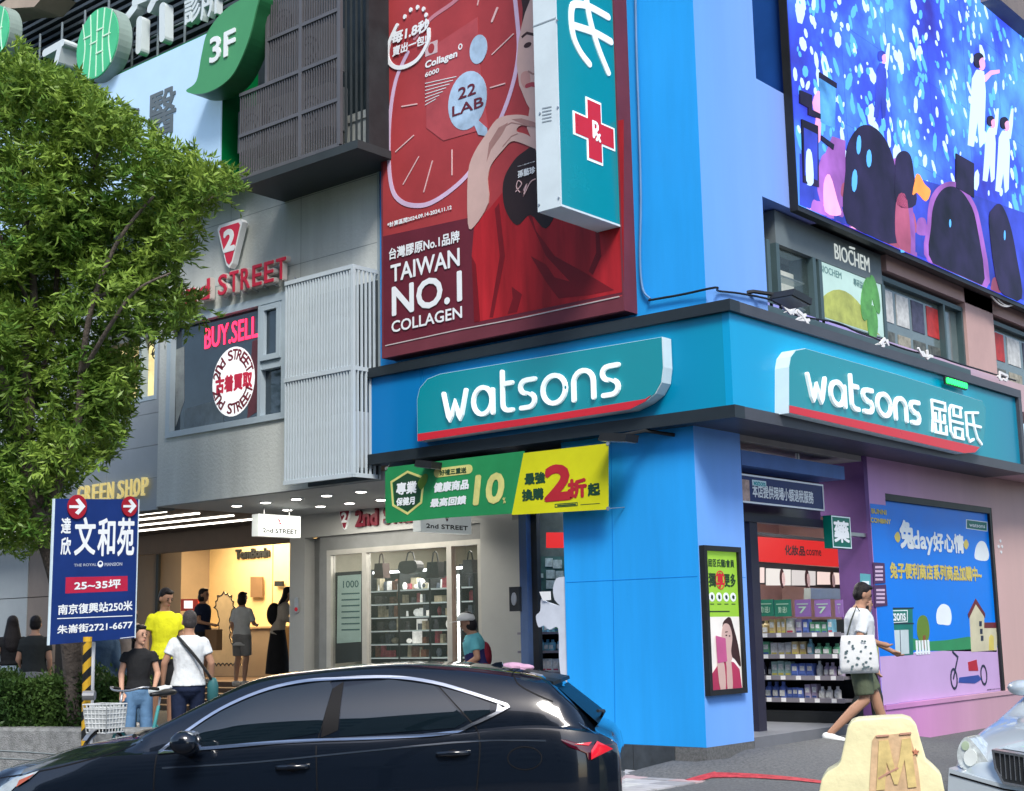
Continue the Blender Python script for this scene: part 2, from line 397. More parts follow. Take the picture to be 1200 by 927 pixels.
# mural wall
mzt = FR.px(1100, 585, 0)[1]; mt, mb_ = 3.46, .99; m0 = FR.px(1038.5, 600)[0]; m1 = FR.px(1170, 700)[0]
WP = ramp_mat('pink_wall_paint', 1, [(3.2, (.5,.29,.58)), (3.9, (.56,.31,.56)), (5.2, (.56,.34,.45)), (7.5, (.53,.36,.34)), (10, (.5,.36,.33))])
p0 = FR.px(1016, 530)[0]-.02
m = MB(); m.rect(FR, p0, mt, 12, 3.88, -.25, 0); m.rect(FR, m1, .7, 12, mt, -.25, 0)
m.build('street_wall', WP, CB)
m = MB(); m.rect(FR, p0, .4, 12, .98, -.3, .035); m.rect(FR, p0, .98, 12, 1.03, -.25, .05)
m.build('plinth', ramp_mat('plinth_paint', 1, [(3, (.38,.16,.42)), (4.5, (.56,.25,.5)), (6.5, (.5,.3,.38)), (9, (.4,.28,.28))]), CB)
m = MB(); m.rect(FR, p0, .85, m0, 3.46, -.24, .0); m.build('door_jamb', WP, CB)
jx = Fr((0,p0-.1,0),(1,0,0),(0,-1,0)).px(985, 700)[0]; m = MB(); m.rect(FR, p0-.1, .86, p0, 3.88, jx, -.0); m.rect(FR, p0-.1, 2.9+.3, p0, 3.88, -1.2, jx); m.build('door_jamb', M('purple_jamb', (.13,.06,.2), .6), CB)
# recess of the mural
m = MB(); m.rect(FR, m0, mt-.08, m1, mt, -.2, -.004); m.rect(FR, m1-.07, 1.03, m1, mt-.08, -.2, -.004); m.build('recess_frame', BLACK, CB)
# fascia: black frame + lit blue panels
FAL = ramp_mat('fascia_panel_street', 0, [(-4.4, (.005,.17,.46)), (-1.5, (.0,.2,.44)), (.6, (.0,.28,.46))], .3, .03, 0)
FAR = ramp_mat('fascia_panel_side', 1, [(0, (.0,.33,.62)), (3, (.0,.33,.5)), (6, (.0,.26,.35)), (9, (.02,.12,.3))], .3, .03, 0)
fz0, fz1 = 3.98, 4.88; fe = FR.px(1194, 500, RF)[0]
FA = thing('sign_fascia', 'long black framed blue fascia band wrapping the corner above the drugstore', 'fascia', (0, 0, 3.8))
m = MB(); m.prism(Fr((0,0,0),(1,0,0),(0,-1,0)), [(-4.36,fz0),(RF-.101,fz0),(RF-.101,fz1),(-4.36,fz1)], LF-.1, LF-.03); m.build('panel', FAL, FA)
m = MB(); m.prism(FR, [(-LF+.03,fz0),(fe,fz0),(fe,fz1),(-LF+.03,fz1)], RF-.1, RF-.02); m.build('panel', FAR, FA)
fr_ = MB()
fr_.box((-4.47,-LF-.03,3.86),(RF+.03,.0,3.98)); fr_.box((-4.47,-LF-.03,4.88),(RF+.03,.0,4.99)); fr_.box((-4.47,-LF-.028,3.98),(-4.37,-.002,4.88))
fr_.build('frame', M('fascia_frame', (.02,.028,.035), .35, noise=.15), FA)
fr_ = MB(); FG = M('fascia_frame_grey', (.06,.065,.08), .4, noise=.15)
fr_.box((-.02,.001,3.862),(RF+.028,fe+.1,3.978)); fr_.box((-.02,.001,4.882),(RF+.028,fe+.1,4.988)); fr_.box((.1,fe,3.978),(RF+.026,fe+.1,4.882)); fr_.build('frame', FG, FA)

# ---- rounded lettering of the drugstore signs (unit: x-height 1)
def arc(cx, cz, r, a0, a1, n=12, rz=None):
    rz = rz or r; return [(cx+r*math.cos(RAD(a0+(a1-a0)*i/n)), cz+rz*math.sin(RAD(a0+(a1-a0)*i/n))) for i in range(n+1)]
def s_glyph(w_=.62): return [(w_, 1)]+[(w_*.5, 1)]+arc(.27, .76, .24, 95, 265, 8)[1:]+[(.38, .5)]+arc(w_-.27, .25, .25, 85, -85, 8)+[(.05, 0)]
WORD = [('w', [[(0,1),(.2,.12),(.27,0),(.34,.12),(.5,.62),(.66,.12),(.73,0),(.8,.12),(1.0,1)]], 1.0),
        ('a', [arc(.40, .5, .40, 0, 360, 22, .5)[:-1]+[(.8,.5)], [(.84,.86),(.84,0)]], .84),
        ('t', [[(.1,1.45),(.1,.3)]+arc(.35, .25, .25, 180, 265, 6)[1:]+[(.5,0)], [(.1,1),(.5,1)]], .5),
        ('s', [s_glyph()], .62), ('o', [arc(.45, .5, .45, 0, 360, 22, .5)[:-1]+[(.9,.5)]], .9),
        ('n', [[(0,0),(0,.6)]+arc(.38, .58, .38, 180, 0, 10, .42)[1:]+[(.76,0)]], .76), ('s', [s_glyph()], .62)]
def wordmark(fr, box, off, dep, wd, parent, mat):
    a0, z0, a1, z1 = box; tot = sum(g[2] for g in WORD)+.32*(len(WORD)-1); k = (a1-a0-wd)/tot; h = (z1-z0-wd)/1.0; x = a0+wd/2
    for nme, strokes, w_ in WORD:
        q = MB()
        for i, st in enumerate(strokes):
            q.stroke(fr, [(x+p[0]*k, z0+wd/2+p[1]*h) for p in st], wd, off, off+dep+i*.001)
        q.build('letter', mat, parent); x += (w_+.32)*k
TEAL = M('sign_teal', (.0,.19,.235), .25, noise=.04, scale=1.5, emit=.12, ecol=(0,.3,.36))
SRED = M('sign_red', (.5,.02,.035), .3, noise=.04, emit=.1)
SWH = M('sign_white_edge', (.62,.75,.8), .35, noise=.05)
LETL = M('lit_letter', (.75,.85,.88), .35, noise=.02, emit=.22)
def shop_sign(name, label, fr, o0, pts_px, red_px, side):
    """flag-like lit sign: outline traced clockwise from the top left corner"""
    P = fr.pxs(o0+.16, pts_px); T = fthing(name, label, 'shop sign', fr, P[0][0], min(p[1] for p in P), o0, 'drugstore name signs on the fascia')
    q = MB(); q.prism(fr, P, o0, o0+.15); q.build('sign_case', SWH, T)
    q = MB(); c = (sum(p[0] for p in P)/len(P), sum(p[1] for p in P)/len(P))
    P2 = [(c[0]+(p[0]-c[0])*.995, c[1]+(p[1]-c[1])*.985) for p in P]; q.prism(fr, P2, o0+.15, o0+.156); q.build('face', TEAL, T)
    q = MB(); q.prism(fr, fr.pxs(o0+.16, red_px), o0+.156, o0+.16); q.build('red_stripe', SRED, T)
    return T
tl = ell_pts(520, 460, 31, 30, 6, 180, 262)
S1 = shop_sign('shop_sign', 'teal drugstore sign on the blue street side fascia, left of the corner', FL, LF-.02,
   [(488.5,517),(488,468),(491,455),(500,444),(515,438),(640,417),(775.5,394.5),(777,430),(775,448),(768,461),(756,471),(738,480)],
   [(489.5,517),(489.3,508.5),(640,486.5),(756,467.5),(763,463),(756,470.5),(738,479.5)], 1)
a0, z0 = FL.px(519, 495, LF+.15); a1, z1 = FL.px(727, 428, LF+.15)
z0 = FL.px(540, 492, LF+.15)[1]; z1 = FL.px(575, 450, LF+.15)[1]
wordmark(FL, (a0, z0, a1, z1), LF+.14, .03, .048, S1, LETL)
S2 = shop_sign('shop_sign', 'long teal drugstore sign with three Chinese characters on the side street fascia', FR, RF-.02,
   [(925,484),(925,430),(927,418),(933,410),(944,408),(1050,438),(1152,470),(1156,478),(1155,505),(1152,522),(1144,530),(1130,531.5)],
   [(925.5,483.5),(925.5,475),(1040,500),(1148,524),(1143,530),(1130,531)], -1)
a0 = FR.px(945, 460, RF+.15)[0]; a1 = FR.px(1078, 490, RF+.15)[0]; z0 = FR.px(1010, 484, RF+.15)[1]; z1 = FR.px(1010, 453, RF+.15)[1]
wordmark(FR, (a0, z0, a1, z1), RF+.14, .03, .05, S2, LETL)
def glyph(fr, box, off, dep, wd, strokes, parent, mat, label=None):
    a0, z0, a1, z1 = box; q = MB()
    for i, st in enumerate(strokes): q.stroke(fr, [(a0+p[0]*(a1-a0), z0+p[1]*(z1-z0)) for p in st], wd, off, off+dep+i*.0008)
    q.build('letter', mat, parent)
QU = [[(.1,1),(.95,1),(.95,.76),(.12,.76)], [(.1,1),(.1,.4),(0,0)], [(.55,.7),(.55,.0)], [(.28,.6),(.28,.36),(.85,.36),(.85,.6)], [(.22,.25),(.22,0),(.92,0),(.92,.25)]]
CH = [[(.95,1),(.2,1),(.05,.85),(.05,.15),(.2,0),(.95,0)], [(.35,1),(.35,.7),(.85,.7),(.85,1)], [(.1,.5),(.95,.5)], [(.35,.3),(.35,.02)], [(.35,.3),(.88,.3),(.88,.02)]]
SH = [[(.85,1),(.1,.9),(.1,.15),(.2,0),(.45,.1)], [(.1,.55),(.95,.55)], [(.5,.92),(.55,.5),(.7,.15),(.92,0)]]
for x0, x1, G_ in ((1093,1110,QU),(1114,1129,CH),(1132,1150,SH)):
    b0, zz0 = FR.px(x0, 513, RF+.15); b1, _ = FR.px(x1, 500, RF+.15); xm = (x0+x1)/2; yb = 505+(xm-1093)*.28
    zz0 = FR.px(xm, yb, RF+.15)[1]; zz1 = FR.px(xm, yb-36, RF+.15)[1]
    glyph(FR, (b0, zz0, b1, zz1), RF+.14, .02, .03, G_, S2, LETL)

# ================================================================ vertical pharmacy blade sign
BX = -.62
ye = FR.px(657, 230, BX)[0]; yi = FR.px(733, 260, BX)[0]; zb = FR.px(733, 268, BX)[1]; xe = FL.px(630, 240, -ye)[0]
PH = thing('pharmacy_sign', 'tall teal and white projecting pharmacy sign with a red cross', 'blade sign', (BX, yi, zb))
PWH = M('sign_case_white', (.62,.72,.76), .35, noise=.08, scale=2)
m = MB(); m.box((xe, ye, zb), (BX-.012, yi, 12)); m.build('sign_case', PWH, PH)
m = MB(); m.rect(FR, ye+.02, zb+.02, yi-.01, 11.9, BX-.012, BX); m.build('face', TEAL, PH)
m = MB(); m.rect(FR, ye, zb, ye+.012, 12, BX-.011, BX+.004); m.rect(FR, ye+.012, zb, yi, zb+.02, BX-.011, BX+.004); m.build('edge_trim', PWH, PH)
m = MB()
for k in range(5):
    a, z = FL.px(636, 127+4*k, -ye); b, z2 = FL.px(646, 125+4*k, -ye); m.stroke(FL, [(a, z), (b, z2)], .012, -ye, -ye+.004)
m.build('vent', M('vent_grey', (.3,.36,.4), .5), PH)
m = MB(); aa, zz = FL.px(630, 30, -ye); m.rect(FL, xe-.003, zz, BX, zz+.014, -ye, -ye+.004); m.build('seam', M('vent_grey'), PH)
m = MB()
for (x, y) in ((633,133),(654,126),(653,24),(632,240),(655,232)): a, z = FL.px(x, y, -ye); m.disc(FL, a, z, .012, .012, -ye, -ye+.008, 8)
m.build('screw', STEEL, PH)
def cross(c, arm, th, fr, o0, o1, mat, name, parent, sk=1):
    a, z = c; P = []
    for sx, sz in ((1,1),(-1,1),(-1,-1),(1,-1)):
        pts = [(arm*sx, th*sz), (th*sx, th*sz), (th*sx, arm*sz)]
        if sx*sz < 0: pts = pts[::-1]
        P += pts
    P = [(a+p[0]*sk, z+p[1]) for p in P] ; q = MB(); q.prism(fr, P, o0, o1); return q.build(name, mat, parent)
cc = FR.px(696, 154, BX); ax = abs(FR.px(720,154,BX)[0]-FR.px(672,154,BX)[0])/2; az = abs(FR.px(696,117,BX)[1]-FR.px(696,190,BX)[1])/2
cross(cc, az, az*.37, FR, BX, BX+.008, LETL, 'cross_border', PH, ax/az); cross(cc, az*.92, az*.31, FR, BX+.008, BX+.014, SRED, 'cross', PH, ax/az)
q = MB(); sc_ = az*.3
q.stroke(FR, [(cc[0]-.35*sc_*.8, cc[1]-.7*sc_), (cc[0]-.35*sc_*.8, cc[1]+.9*sc_), (cc[0]+.1*sc_, cc[1]+.9*sc_)]+[(cc[0]+.12*sc_+.32*sc_*math.cos(RAD(t)), cc[1]+.5*sc_+.4*sc_*math.sin(RAD(t))) for t in (60, 20, -30, -70)]+[(cc[0]-.2*sc_, cc[1]+.1*sc_)], .028, BX+.014, BX+.02)
q.stroke(FR, [(cc[0]-.1*sc_, cc[1]+.1*sc_), (cc[0]+.75*sc_, cc[1]-.9*sc_)], .026, BX+.014, BX+.021)
q.stroke(FR, [(cc[0]+.7*sc_, cc[1]-.25*sc_), (cc[0]+.2*sc_, cc[1]-.9*sc_)], .026, BX+.014, BX+.022); q.build('rx_mark', LETL, PH)
# big character on the face
def pxs(pts, off, fr=FR): return fr.pxs(off, pts)
q = MB()
for i, st in enumerate(([(712,20),(690,8),(676,5),(670,8),(669,25),(672,45),(680,62),(690,75)], [(684,-20),(690,20),(700,55),(712,85)], [(671,30),(695,38),(715,49)])):
    q.stroke(FR, spline(pxs(st, BX), 4), .075, BX, BX+.012+i*.001)
q.build('letter', LETL, PH)
# brackets to the wall
for (x, y) in ((738, 70), (741, 249)):
    a, z = FR.px(x, y, BX-.1); q = MB(); q.box((BX-.14, yi-.02, z-.05), (BX-.08, .0, z+.03)); q.box((BX-.18, -.03, z-.1), (BX-.04, .0, z+.08)); q.build('bracket', BLACK, PH)

# ================================================================ red collagen billboard
BO = .22
bl, bz = FL.px(449, 420, BO); br, _ = FL.px(731, 360, BO)
BB = thing('billboard', 'large red vinyl collagen advertisement billboard on the blue wall', 'billboard', (bl, -BO, bz))
BRED = M('billboard_red', (.36,.045,.05), .45, noise=.18, scale=1.1, bump=.05, bscale=3)
m = MB(); m.rect(FL, bl, bz, br, 12, 0, BO-.03); m.build('frame', M('billboard_frame', (.12,.04,.05), .6), BB)
zs = FL.px(449, 405, BO)[1]
m = MB(); m.rect(FL, bl+.01, zs, br-.01, 12, BO-.03, BO); m.build('vinyl', BRED, BB)
m = MB(); m.rect(FL, bl, bz, br, zs, BO-.03, BO+.005); m.rect(FL, br-.01, bz, br+.01, 12, 0, BO+.006); m.rect(FL, bl-.015, bz, bl+.01, 12, 0, BO+.006); m.build('bottom_flap', M('maroon_vinyl', (.15,.035,.05), .55, noise=.15, scale=2), BB)
m = MB(); m.stroke(FL, [(bl+.05, zs-.01), (bl+1.2, zs), (bl+2.1, zs-.012), (br-.05, zs)], .012, BO+.004, BO+.012); m.build('lacing_rope', M('rope_grey', (.5,.45,.45), .8), BB)
def B(pts): return FL.pxs(BO, pts)
def bprint(name, mat, pts, lev, hide=None):
    q = MB(); q.prism(FL, B(pts), BO, BO+.0015*lev); return q.build(name, mat, BB)
MAR = M('print_maroon', (.13,.02,.035), .45, noise=.1); SKIN_P = M('print_skin', (.58,.4,.36), .45, noise=.1, scale=2)
SUIT = M('print_suit', (.34,.014,.02), .5, noise=.55, scale=2.4, streak=True); SUITD = M('print_suit_fold', (.17,.008,.014), .5, noise=.2, scale=2)
HAIR_P = M('print_hair', (.045,.02,.02), .5, noise=.2)
bprint('printed_band', MAR, [(449,277),(620,240),(731,216),(731,345),(449,405)], 1)
bprint('printed_jacket', SUIT, [(553,300),(556,262),(575,243),(600,212),(618,176),(645,160),(731,140),(731,342),(556,378)], 2)
for k, pts in enumerate(([(553,300),(558,310),(563,376),(556,378)], [(585,238),(592,300),(578,372),(574,372),(586,300),(580,245)], [(618,232),(628,270),(650,300),(690,322),(720,340),(690,346),(655,350),(640,330),(622,300),(640,310),(650,325),(668,330),(640,300),(618,250)], [(700,250),(705,300),(695,322),(690,318),(699,296),(697,252)], [(600,336),(612,345),(606,366),(595,368),(601,350)])):
    bprint('printed_fold', SUITD, pts, 3)
bprint('printed_shirt', M('print_black', (.03,.018,.02), .5), spline([(590,214),(600,192),(614,178),(640,166),(664,196),(655,240),(640,268),(622,252),(606,264),(592,244)], 4, True), 4)
bprint('printed_hair', HAIR_P, [(607,-30),(613,10),(612,40),(618,52),(640,40),(640,-30)], 5)
bprint('printed_face', SKIN_P, [(612,30),(608,50),(606,75),(609,100),(618,122),(630,140),(645,135),(645,-10),(622,0),(616,15)], 6)
for pts in ([(600,140),(612,139),(626,143),(636,149),(628,150),(612,145)], [(585,150),(596,144),(590,156),(576,176),(571,190),(574,168)]): bprint('printed_shadow', M('print_shade', (.36,.2,.18), .5), pts, 8)
bprint('printed_cheek', M('print_blush', (.56,.3,.27), .5, noise=.1), spline([(612,86),(620,84),(622,96),(616,104),(611,96)], 3, True), 6.6)
bprint('printed_neck', SKIN_P, [(622,120),(645,128),(645,172),(630,180),(618,150)], 5)
bprint('printed_hand', SKIN_P, spline([(549,262),(549,205),(556,180),(570,158),(583,140),(600,135),(618,136),(632,144),(640,152),(632,152),(612,147),(606,154),(618,158),(634,170),(632,176),(612,168),(600,166),(590,176),(577,192),(572,210),(573,238),(556,266)], 3, True), 7)
m = MB(); m.stroke(FL, B([(612,44),(618,39),(627,41)]), .03, BO+.009, BO+.0105, cap=False); m.disc(FL, *B([(619,53)])[0], .055, .03, BO+.009, BO+.0105, 14); m.build('printed_eye', HAIR_P, BB)
m = MB(); m.stroke(FL, B([(618,101),(624,99),(633,101)]), .05, BO+.009, BO+.0105); m.build('printed_lips', M('print_lips', (.4,.06,.08), .5), BB)
m = MB(); m.stroke(FL, B([(620,84),(625,87),(630,86)]), .02, BO+.009, BO+.0105); m.build('printed_nose', M('print_shade', (.36,.2,.18), .5), BB)
for l_ in ([(590,150),(600,144),(622,148)], [(607,157),(600,160),(590,172)]): m = MB(); m.stroke(FL, B(l_), .012, BO+.011, BO+.0125); m.build('printed_finger_line', M('print_shade'), BB)
# clock ring, badge and dial strokes
RINGM = M('print_lilac', (.6,.45,.62), .4, noise=.15, scale=1.5)
ring = spline([(478,62),(464,95),(457,140),(456,190),(460,222),(470,236),(486,241),(505,238),(530,222),(552,200),(577,160),(598,110),(608,60),(605,10),(600,-30)], 8)
m = MB(); m.stroke(FL, B(ring), .055, BO, BO+.0065); m.build('printed_ring', RINGM, BB)
m = MB(); m.stroke(FL, B(spline([(486,45),(505,22),(530,4),(548,-12)], 6)), .05, BO, BO+.004); m.build('printed_glare', M('print_pink_glare', (.5,.2,.25), .4), BB)
m = MB(); m.stroke(FL, B([(x+22*0, y) for x, y in spline([(466,30),(457,50),(455,68),(462,78),(474,79),(490,70),(502,50),(503,35)], 6)]), .05, BO, BO+.016)
for (x, y) in ((475,20),(482,12),(490,9),(497,11),(500,18),(501,26)): m.disc(FL, *B([(x,y)])[0], .025, .03, BO, BO+.016, 10)
m.build('printed_badge', LETTER, BB)
def btext(t, x0, y0, x1, y1, bold, mat, shear=0, lev=10, depth=0):
    """(x0,y0) bottom left, (x1,y1) top right pixel of the words"""
    a0, z0 = FL.px(x0, y0, BO); a1, z1 = FL.px(x1, y1, BO)
    q = MB(); q.text(FL, t, (a0, z0, a1, z1), BO+.0015*lev, depth, bold, shear=shear); return q.build('printed_text', mat, BB)
btext('每1.8秒', 460, 53, 503, 22, .05, LETTER, .15, 11); btext('賣出一包!', 461, 67, 500, 41, .04, LETTER, .15, 11)
for a, b in (((471,125),(489,122)),((464,178),(485,159)),((473,216),(491,184)),((497,225),(507,189)),((530,205),(530,176)),((575,103),(592,98)),((577,64),(602,40)),((560,6),(563,-10)),((577,25),(583,10))): m = MB(); m.stroke(FL, B([a, b]), .014 if a[0] != 577 or a[1] != 25 else .03, BO, BO+.008); m.build('dial_stroke', M('print_pale_pink', (.75,.5,.5), .4), BB)
SIL = M('print_silver', (.4,.55,.72), .3, noise=.35, scale=3)
m = MB(); m.disc(FL, *B([(548,118)])[0], .29, .34, BO, BO+.009, 32); m.prism(FL, B([(560,140),(571,150),(572,160),(561,158),(556,146)]), BO, BO+.0095); m.disc(FL, *B([(561,58)])[0], .13, .17, BO, BO+.0095, 24); m.build('printed_seal', SIL, BB)
m = MB(); m.rect(FL, *B([(499,67)])[0], *B([(513,47)])[0], BO, BO+.009); m.build('printed_patch', M('print_pinkgrey', (.6,.45,.48), .4), BB)
m = MB(); m.prism(FL, B([(499,60),(560,20),(562,70),(572,150),(520,165),(500,150)]), BO, BO+.0055); m.build('printed_pouch', M('print_pouch', (.42,.07,.08), .35, noise=.2, scale=2), BB)
btext('22', 538, 117, 558, 97, .03, MAR, 0, 7); btext('LAB', 531, 137, 567, 113, .03, MAR, 0, 7)
btext('Collagen', 499, 83, 536, 59, .05, LETTER, .1, 7); btext('6000', 499, 91, 515, 80, .05, LETTER, .1, 7)
m = MB(); m.stroke(FL, ell_pts(*B([(540,55)])[0], .025, .03, 12), .014, BO, BO+.0105, closed=True)
for i in range(7): m.stroke(FL, B([(499,98+4.2*i),(499+36-4*i, 90+4.4*i)]), .008, BO, BO+.01)
m.build('small_print', LETTER, BB)
m = MB(); m.disc(FL, *B([(506,57)])[0], .05, .06, BO, BO+.0105, 14); m.build('printed_mark', BRED, BB)
btext('*計算區間2024.09.14-2024.11.12', 455, 267, 530, 240, .04, LETTER, 0, 7)
btext('台灣膠原No.1品牌', 457, 305, 539, 270, .03, LETTER, 0, 7); btext('TAIWAN', 459, 331, 539, 291, .03, LETTER, 0, 7)
btext('NO.1', 461, 370, 541, 318, .04, LETTER, 0, 7); btext('COLLAGEN', 460, 390, 542, 359, .03, LETTER, 0, 7)
btext('No.1品牌大使', 608, 196, 628, 189, .03, LETTER, 0, 9); btext('孫藝珍', 608, 209, 628, 195, .04, LETTER, 0, 9)
m = MB(); m.stroke(FL, spline(B([(605,225),(612,216),(608,212),(606,220),(612,226),(618,216),(614,230),(622,214),(628,210)]), 4), .01, BO, BO+.012); m.build('signature', M('print_pale_pink'), BB)

# thin service cable down the blue wall
q = MB(); pl = [FL.pt(*FL.px(x, y, .03), .03) for x, y in ((744,-40),(746,60),(749,150),(751,235),(750,300),(753,338),(762,350))]; q.path(spline([tuple(v) for v in pl], 4), .012, 6); tag(q.build('service_cable', M('cable_blue_grey', (.12,.25,.45), .6)), 'thin painted cable running down the blue wall beside the pharmacy sign', 'cable')
# ================================================================ LED screen
SX = .32
s0, sb = FR.px(937, 240, SX)
LED = thing('led_screen', 'giant lit LED screen showing a blue concert crowd under confetti', 'LED screen', (SX-.3, s0, sb))
m = MB(); m.rect(FR, s0-.02, sb-.06, s0+14, sb+5.6, UR+.003, SX-.012); m.build('housing', BLACK, LED)
# painted side cheek of the building that the screen is mounted on
m = MB(); m.rect(FR, s0-.55, sz, s0-.02, 16, UR+.002, SX-.1) if False else None
def emat(key, col=(1,1,1), e=1.0, noise=.0, scale=2):
    if key in MATS: return MATS[key]
    m = M(key, tuple(c*.05 for c in col), .5, noise=0, emit=e, ecol=col)
    if noise:
        t = m.node_tree; b = t.nodes['Principled BSDF']; tc = t.nodes.new('ShaderNodeTexCoord'); n = t.nodes.new('ShaderNodeTexNoise'); n.inputs['Scale'].default_value = scale; n.inputs['Detail'].default_value = 5
        t.links.new(tc.outputs['Object'], n.inputs['Vector']); cr = t.nodes.new('ShaderNodeValToRGB'); t.links.new(n.outputs[0], cr.inputs[0])
        cr.color_ramp.elements[0].position = .3; cr.color_ramp.elements[1].position = .7
        cr.color_ramp.elements[0].color = (*[c*(1-noise) for c in col], 1); cr.color_ramp.elements[1].color = (*[min(1, c*(1+noise)) for c in col], 1)
        t.links.new(cr.outputs[0], b.inputs['Emission Color'])
    return m
# picture on the screen
def ledmat():
    m = M('led_backdrop', (.0,.01,.05), .5, noise=0, emit=.85, ecol=(.05,.12,.9)); t = m.node_tree; b = t.nodes['Principled BSDF']
    tc = t.nodes.new('ShaderNodeTexCoord'); n = t.nodes.new('ShaderNodeTexNoise'); n.inputs['Scale'].default_value = .75; n.inputs['Detail'].default_value = 6
    t.links.new(tc.outputs['Object'], n.inputs['Vector']); cr = t.nodes.new('ShaderNodeValToRGB'); t.links.new(n.outputs[0], cr.inputs[0]); e = cr.color_ramp.elements
    e[0].position = .3; e[0].color = (.03,.02,.3,1); e[1].position = .68; e[1].color = (.1,.34,1,1); x = e.new(.48); x.color = (.04,.08,.75,1)
    t.links.new(cr.outputs[0], b.inputs['Emission Color']); return m
m = MB(); m.rect(FR, s0, sb, s0+14, sb+5.6, SX-.012, SX); m.build('screen', ledmat(), LED)
def S_(pts): return FR.pxs(SX, pts)
LW, LC = emat('led_white', (.5,.72,1), .9), emat('led_cyan', (.1,.42,1), .85)
rp = random.Random(11)
for mt_, cnt, sc_ in ((LW, 380, 1), (LC, 420, 1.1)):
    q = MB()
    for i in range(cnt):
        x, y = rp.uniform(928, 1230), rp.uniform(-60, 330)
        if y > 165+(x-930)*.35 and rp.random() < .8: continue
        a, z = FR.px(x, y, SX)
        if a < s0+.03 or z < sb+.1: continue
        r = rp.uniform(.012, .045)*sc_*(1 if rp.random() < .85 else 1.8); q.disc(FR, a, z, r*1.3, r*rp.uniform(1, 3.4), SX, SX+.002+i*.00001, 7, rp.uniform(-.7, .7))
    q.build('confetti', mt_, LED)['kind'] = 'stuff'
def led(name, mat, pts, lev, sp=0):
    P = S_(pts)
    if sp: P = spline(P, sp, True)
    # keep the print on the screen
    P = [(max(a, s0), max(z, sb)) for a, z in P]; q = MB(); q.prism(FR, P, SX, SX+.004+.002*lev); q.build(name, mat, LED)
LK = emat('led_black', (.012,.008,.035), .9, .8, 1.6); LPU = emat('led_purple', (.28,.1,.42), .9, .5, 1.4); LRED = emat('led_dim_red', (.3,.07,.14), .9, .4, 1.5)
LPK = emat('led_pink', (.85,.35,.6), .9, .2, 2); LOR = emat('led_orange', (1,.28,.06), .9, .2, 2); LDB = emat('led_deep_blue', (.03,.05,.42), .9, .5, 1.5)
led('crowd_glow', LDB, [(937,240),(937,180),(985,195),(1060,205),(1130,225),(1230,260),(1230,365)], 1)
led('crowd_glow', LPU, [(960,250),(963,190),(975,160),(990,165),(990,262)], 2); led('crowd_glow', LPU, [(1035,282),(1040,200),(1060,190),(1072,300)], 2, 3)
led('head_silhouette', LK, [(990,200),(993,170),(1005,150),(1017,147),(1030,155),(1042,175),(1050,210),(1052,285),(992,262)], 4, 4)
led('head_silhouette', LK, [(1048,200),(1050,183),(1058,177),(1066,183),(1070,205),(1072,240),(1050,240)], 5, 4)
led('head_silhouette', LPU, [(1086,262),(1090,232),(1103,216),(1120,214),(1136,230),(1148,262),(1156,345),(1088,310)], 5, 4)
led('head_silhouette', LK, [(1090,264),(1094,237),(1105,221),(1119,220),(1132,233),(1143,262),(1150,340),(1092,310)], 6, 4)
led('head_silhouette', LK, [(1158,262),(1163,244),(1172,240),(1182,262),(1190,300),(1196,350),(1170,340)], 6, 4)
led('head_silhouette', LRED, [(1048,250),(1052,228),(1062,235),(1066,300),(1050,285)], 5, 3)
led('raised_arm', LPU, [(960,235),(958,200),(966,180),(972,205),(984,240),(986,255)], 5, 3); led('raised_arm', LPK, [(952,160),(956,140),(952,120),(960,108),(960,165)], 5, 3)
led('raised_arm', LPK, [(966,248),(964,215),(971,205),(980,235),(984,252)], 6, 3); led('raised_arm', LOR, [(1068,228),(1074,204),(1082,216),(1089,224),(1084,236),(1074,226)], 7, 3)
for i, p in enumerate(([(936,106),(950,112),(950,129),(936,121)], [(959,85),(979,98),(979,104),(959,92)], [(938,140),(957,148),(958,220),(940,214)], [(961,159),(976,170),(975,176),(961,164)], [(1119,180),(1140,192),(1140,232),(1119,220)], [(946,127),(960,134),(960,140),(946,135)])): led('phone', LK, p, 8)
led('phone_picture', emat('led_phone_blue', (.08,.3,.75), .8, .5, 3), [(959,92),(978,104),(977,150),(960,143)], 7); led('phone_picture', LDB, [(940,150),(956,158),(956,212),(941,206)], 9)
led('phone_picture', LW, [(943,178),(949,180),(951,215),(943,212)], 10, 3)
for k, (x, y, s) in enumerate(((1146,68,1.0), (1032,64,.72), (1176,142,.8), (1160,140,.7))):   # performers
    def g(l): return [(x+a*s, y+b*s) for a, b in l]
    led('performer', LK if k != 1 else LDB, g([(-5,8),(-5,-3),(0,-6),(5,-2),(5,8),(0,12)]), 7, 3)
    led('performer', LW if k != 1 else LDB, g([(-7,24),(-2,14),(6,16),(8,40),(6,100),(2,105),(-1,70),(-6,104),(-12,102),(-9,60)]), 6)
    led('performer', LPK, g([(0,4),(5,0),(7,10),(3,15)]), 8, 3)
    led('performer', LPK if k == 0 else LW, g([(6,22),(14,15),(24,14),(24,18),(15,20),(8,28)] if k == 0 else [(5,22),(8,0),(11,-18),(13,-18),(12,4),(9,26)]), 7)
rc = random.Random(31)
for i in range(46):
    x = rc.uniform(945, 1215); yb = 262+(x-937)*.42; y = yb-rc.uniform(8, 75); s = rc.uniform(4, 9); mm_ = [LK, LPU, LDB, LRED, LDB][i % 5]
    if rc.random() < .6: led('head_silhouette', mm_, [(x-s,y+s*2.4),(x-s,y),(x-s*.5,y-s),(x+s*.5,y-s),(x+s,y),(x+s*1.2,y+s*2.6)], 1.2+i*.03, 3)
    else: led('raised_arm', mm_ if i % 3 else LPK, [(x-2,y+s*3),(x-1,y),(x,y-s),(x+2.5,y-s*1.2),(x+3,y),(x+4,y+s*3)], 1.2+i*.03, 2)
q = MB()
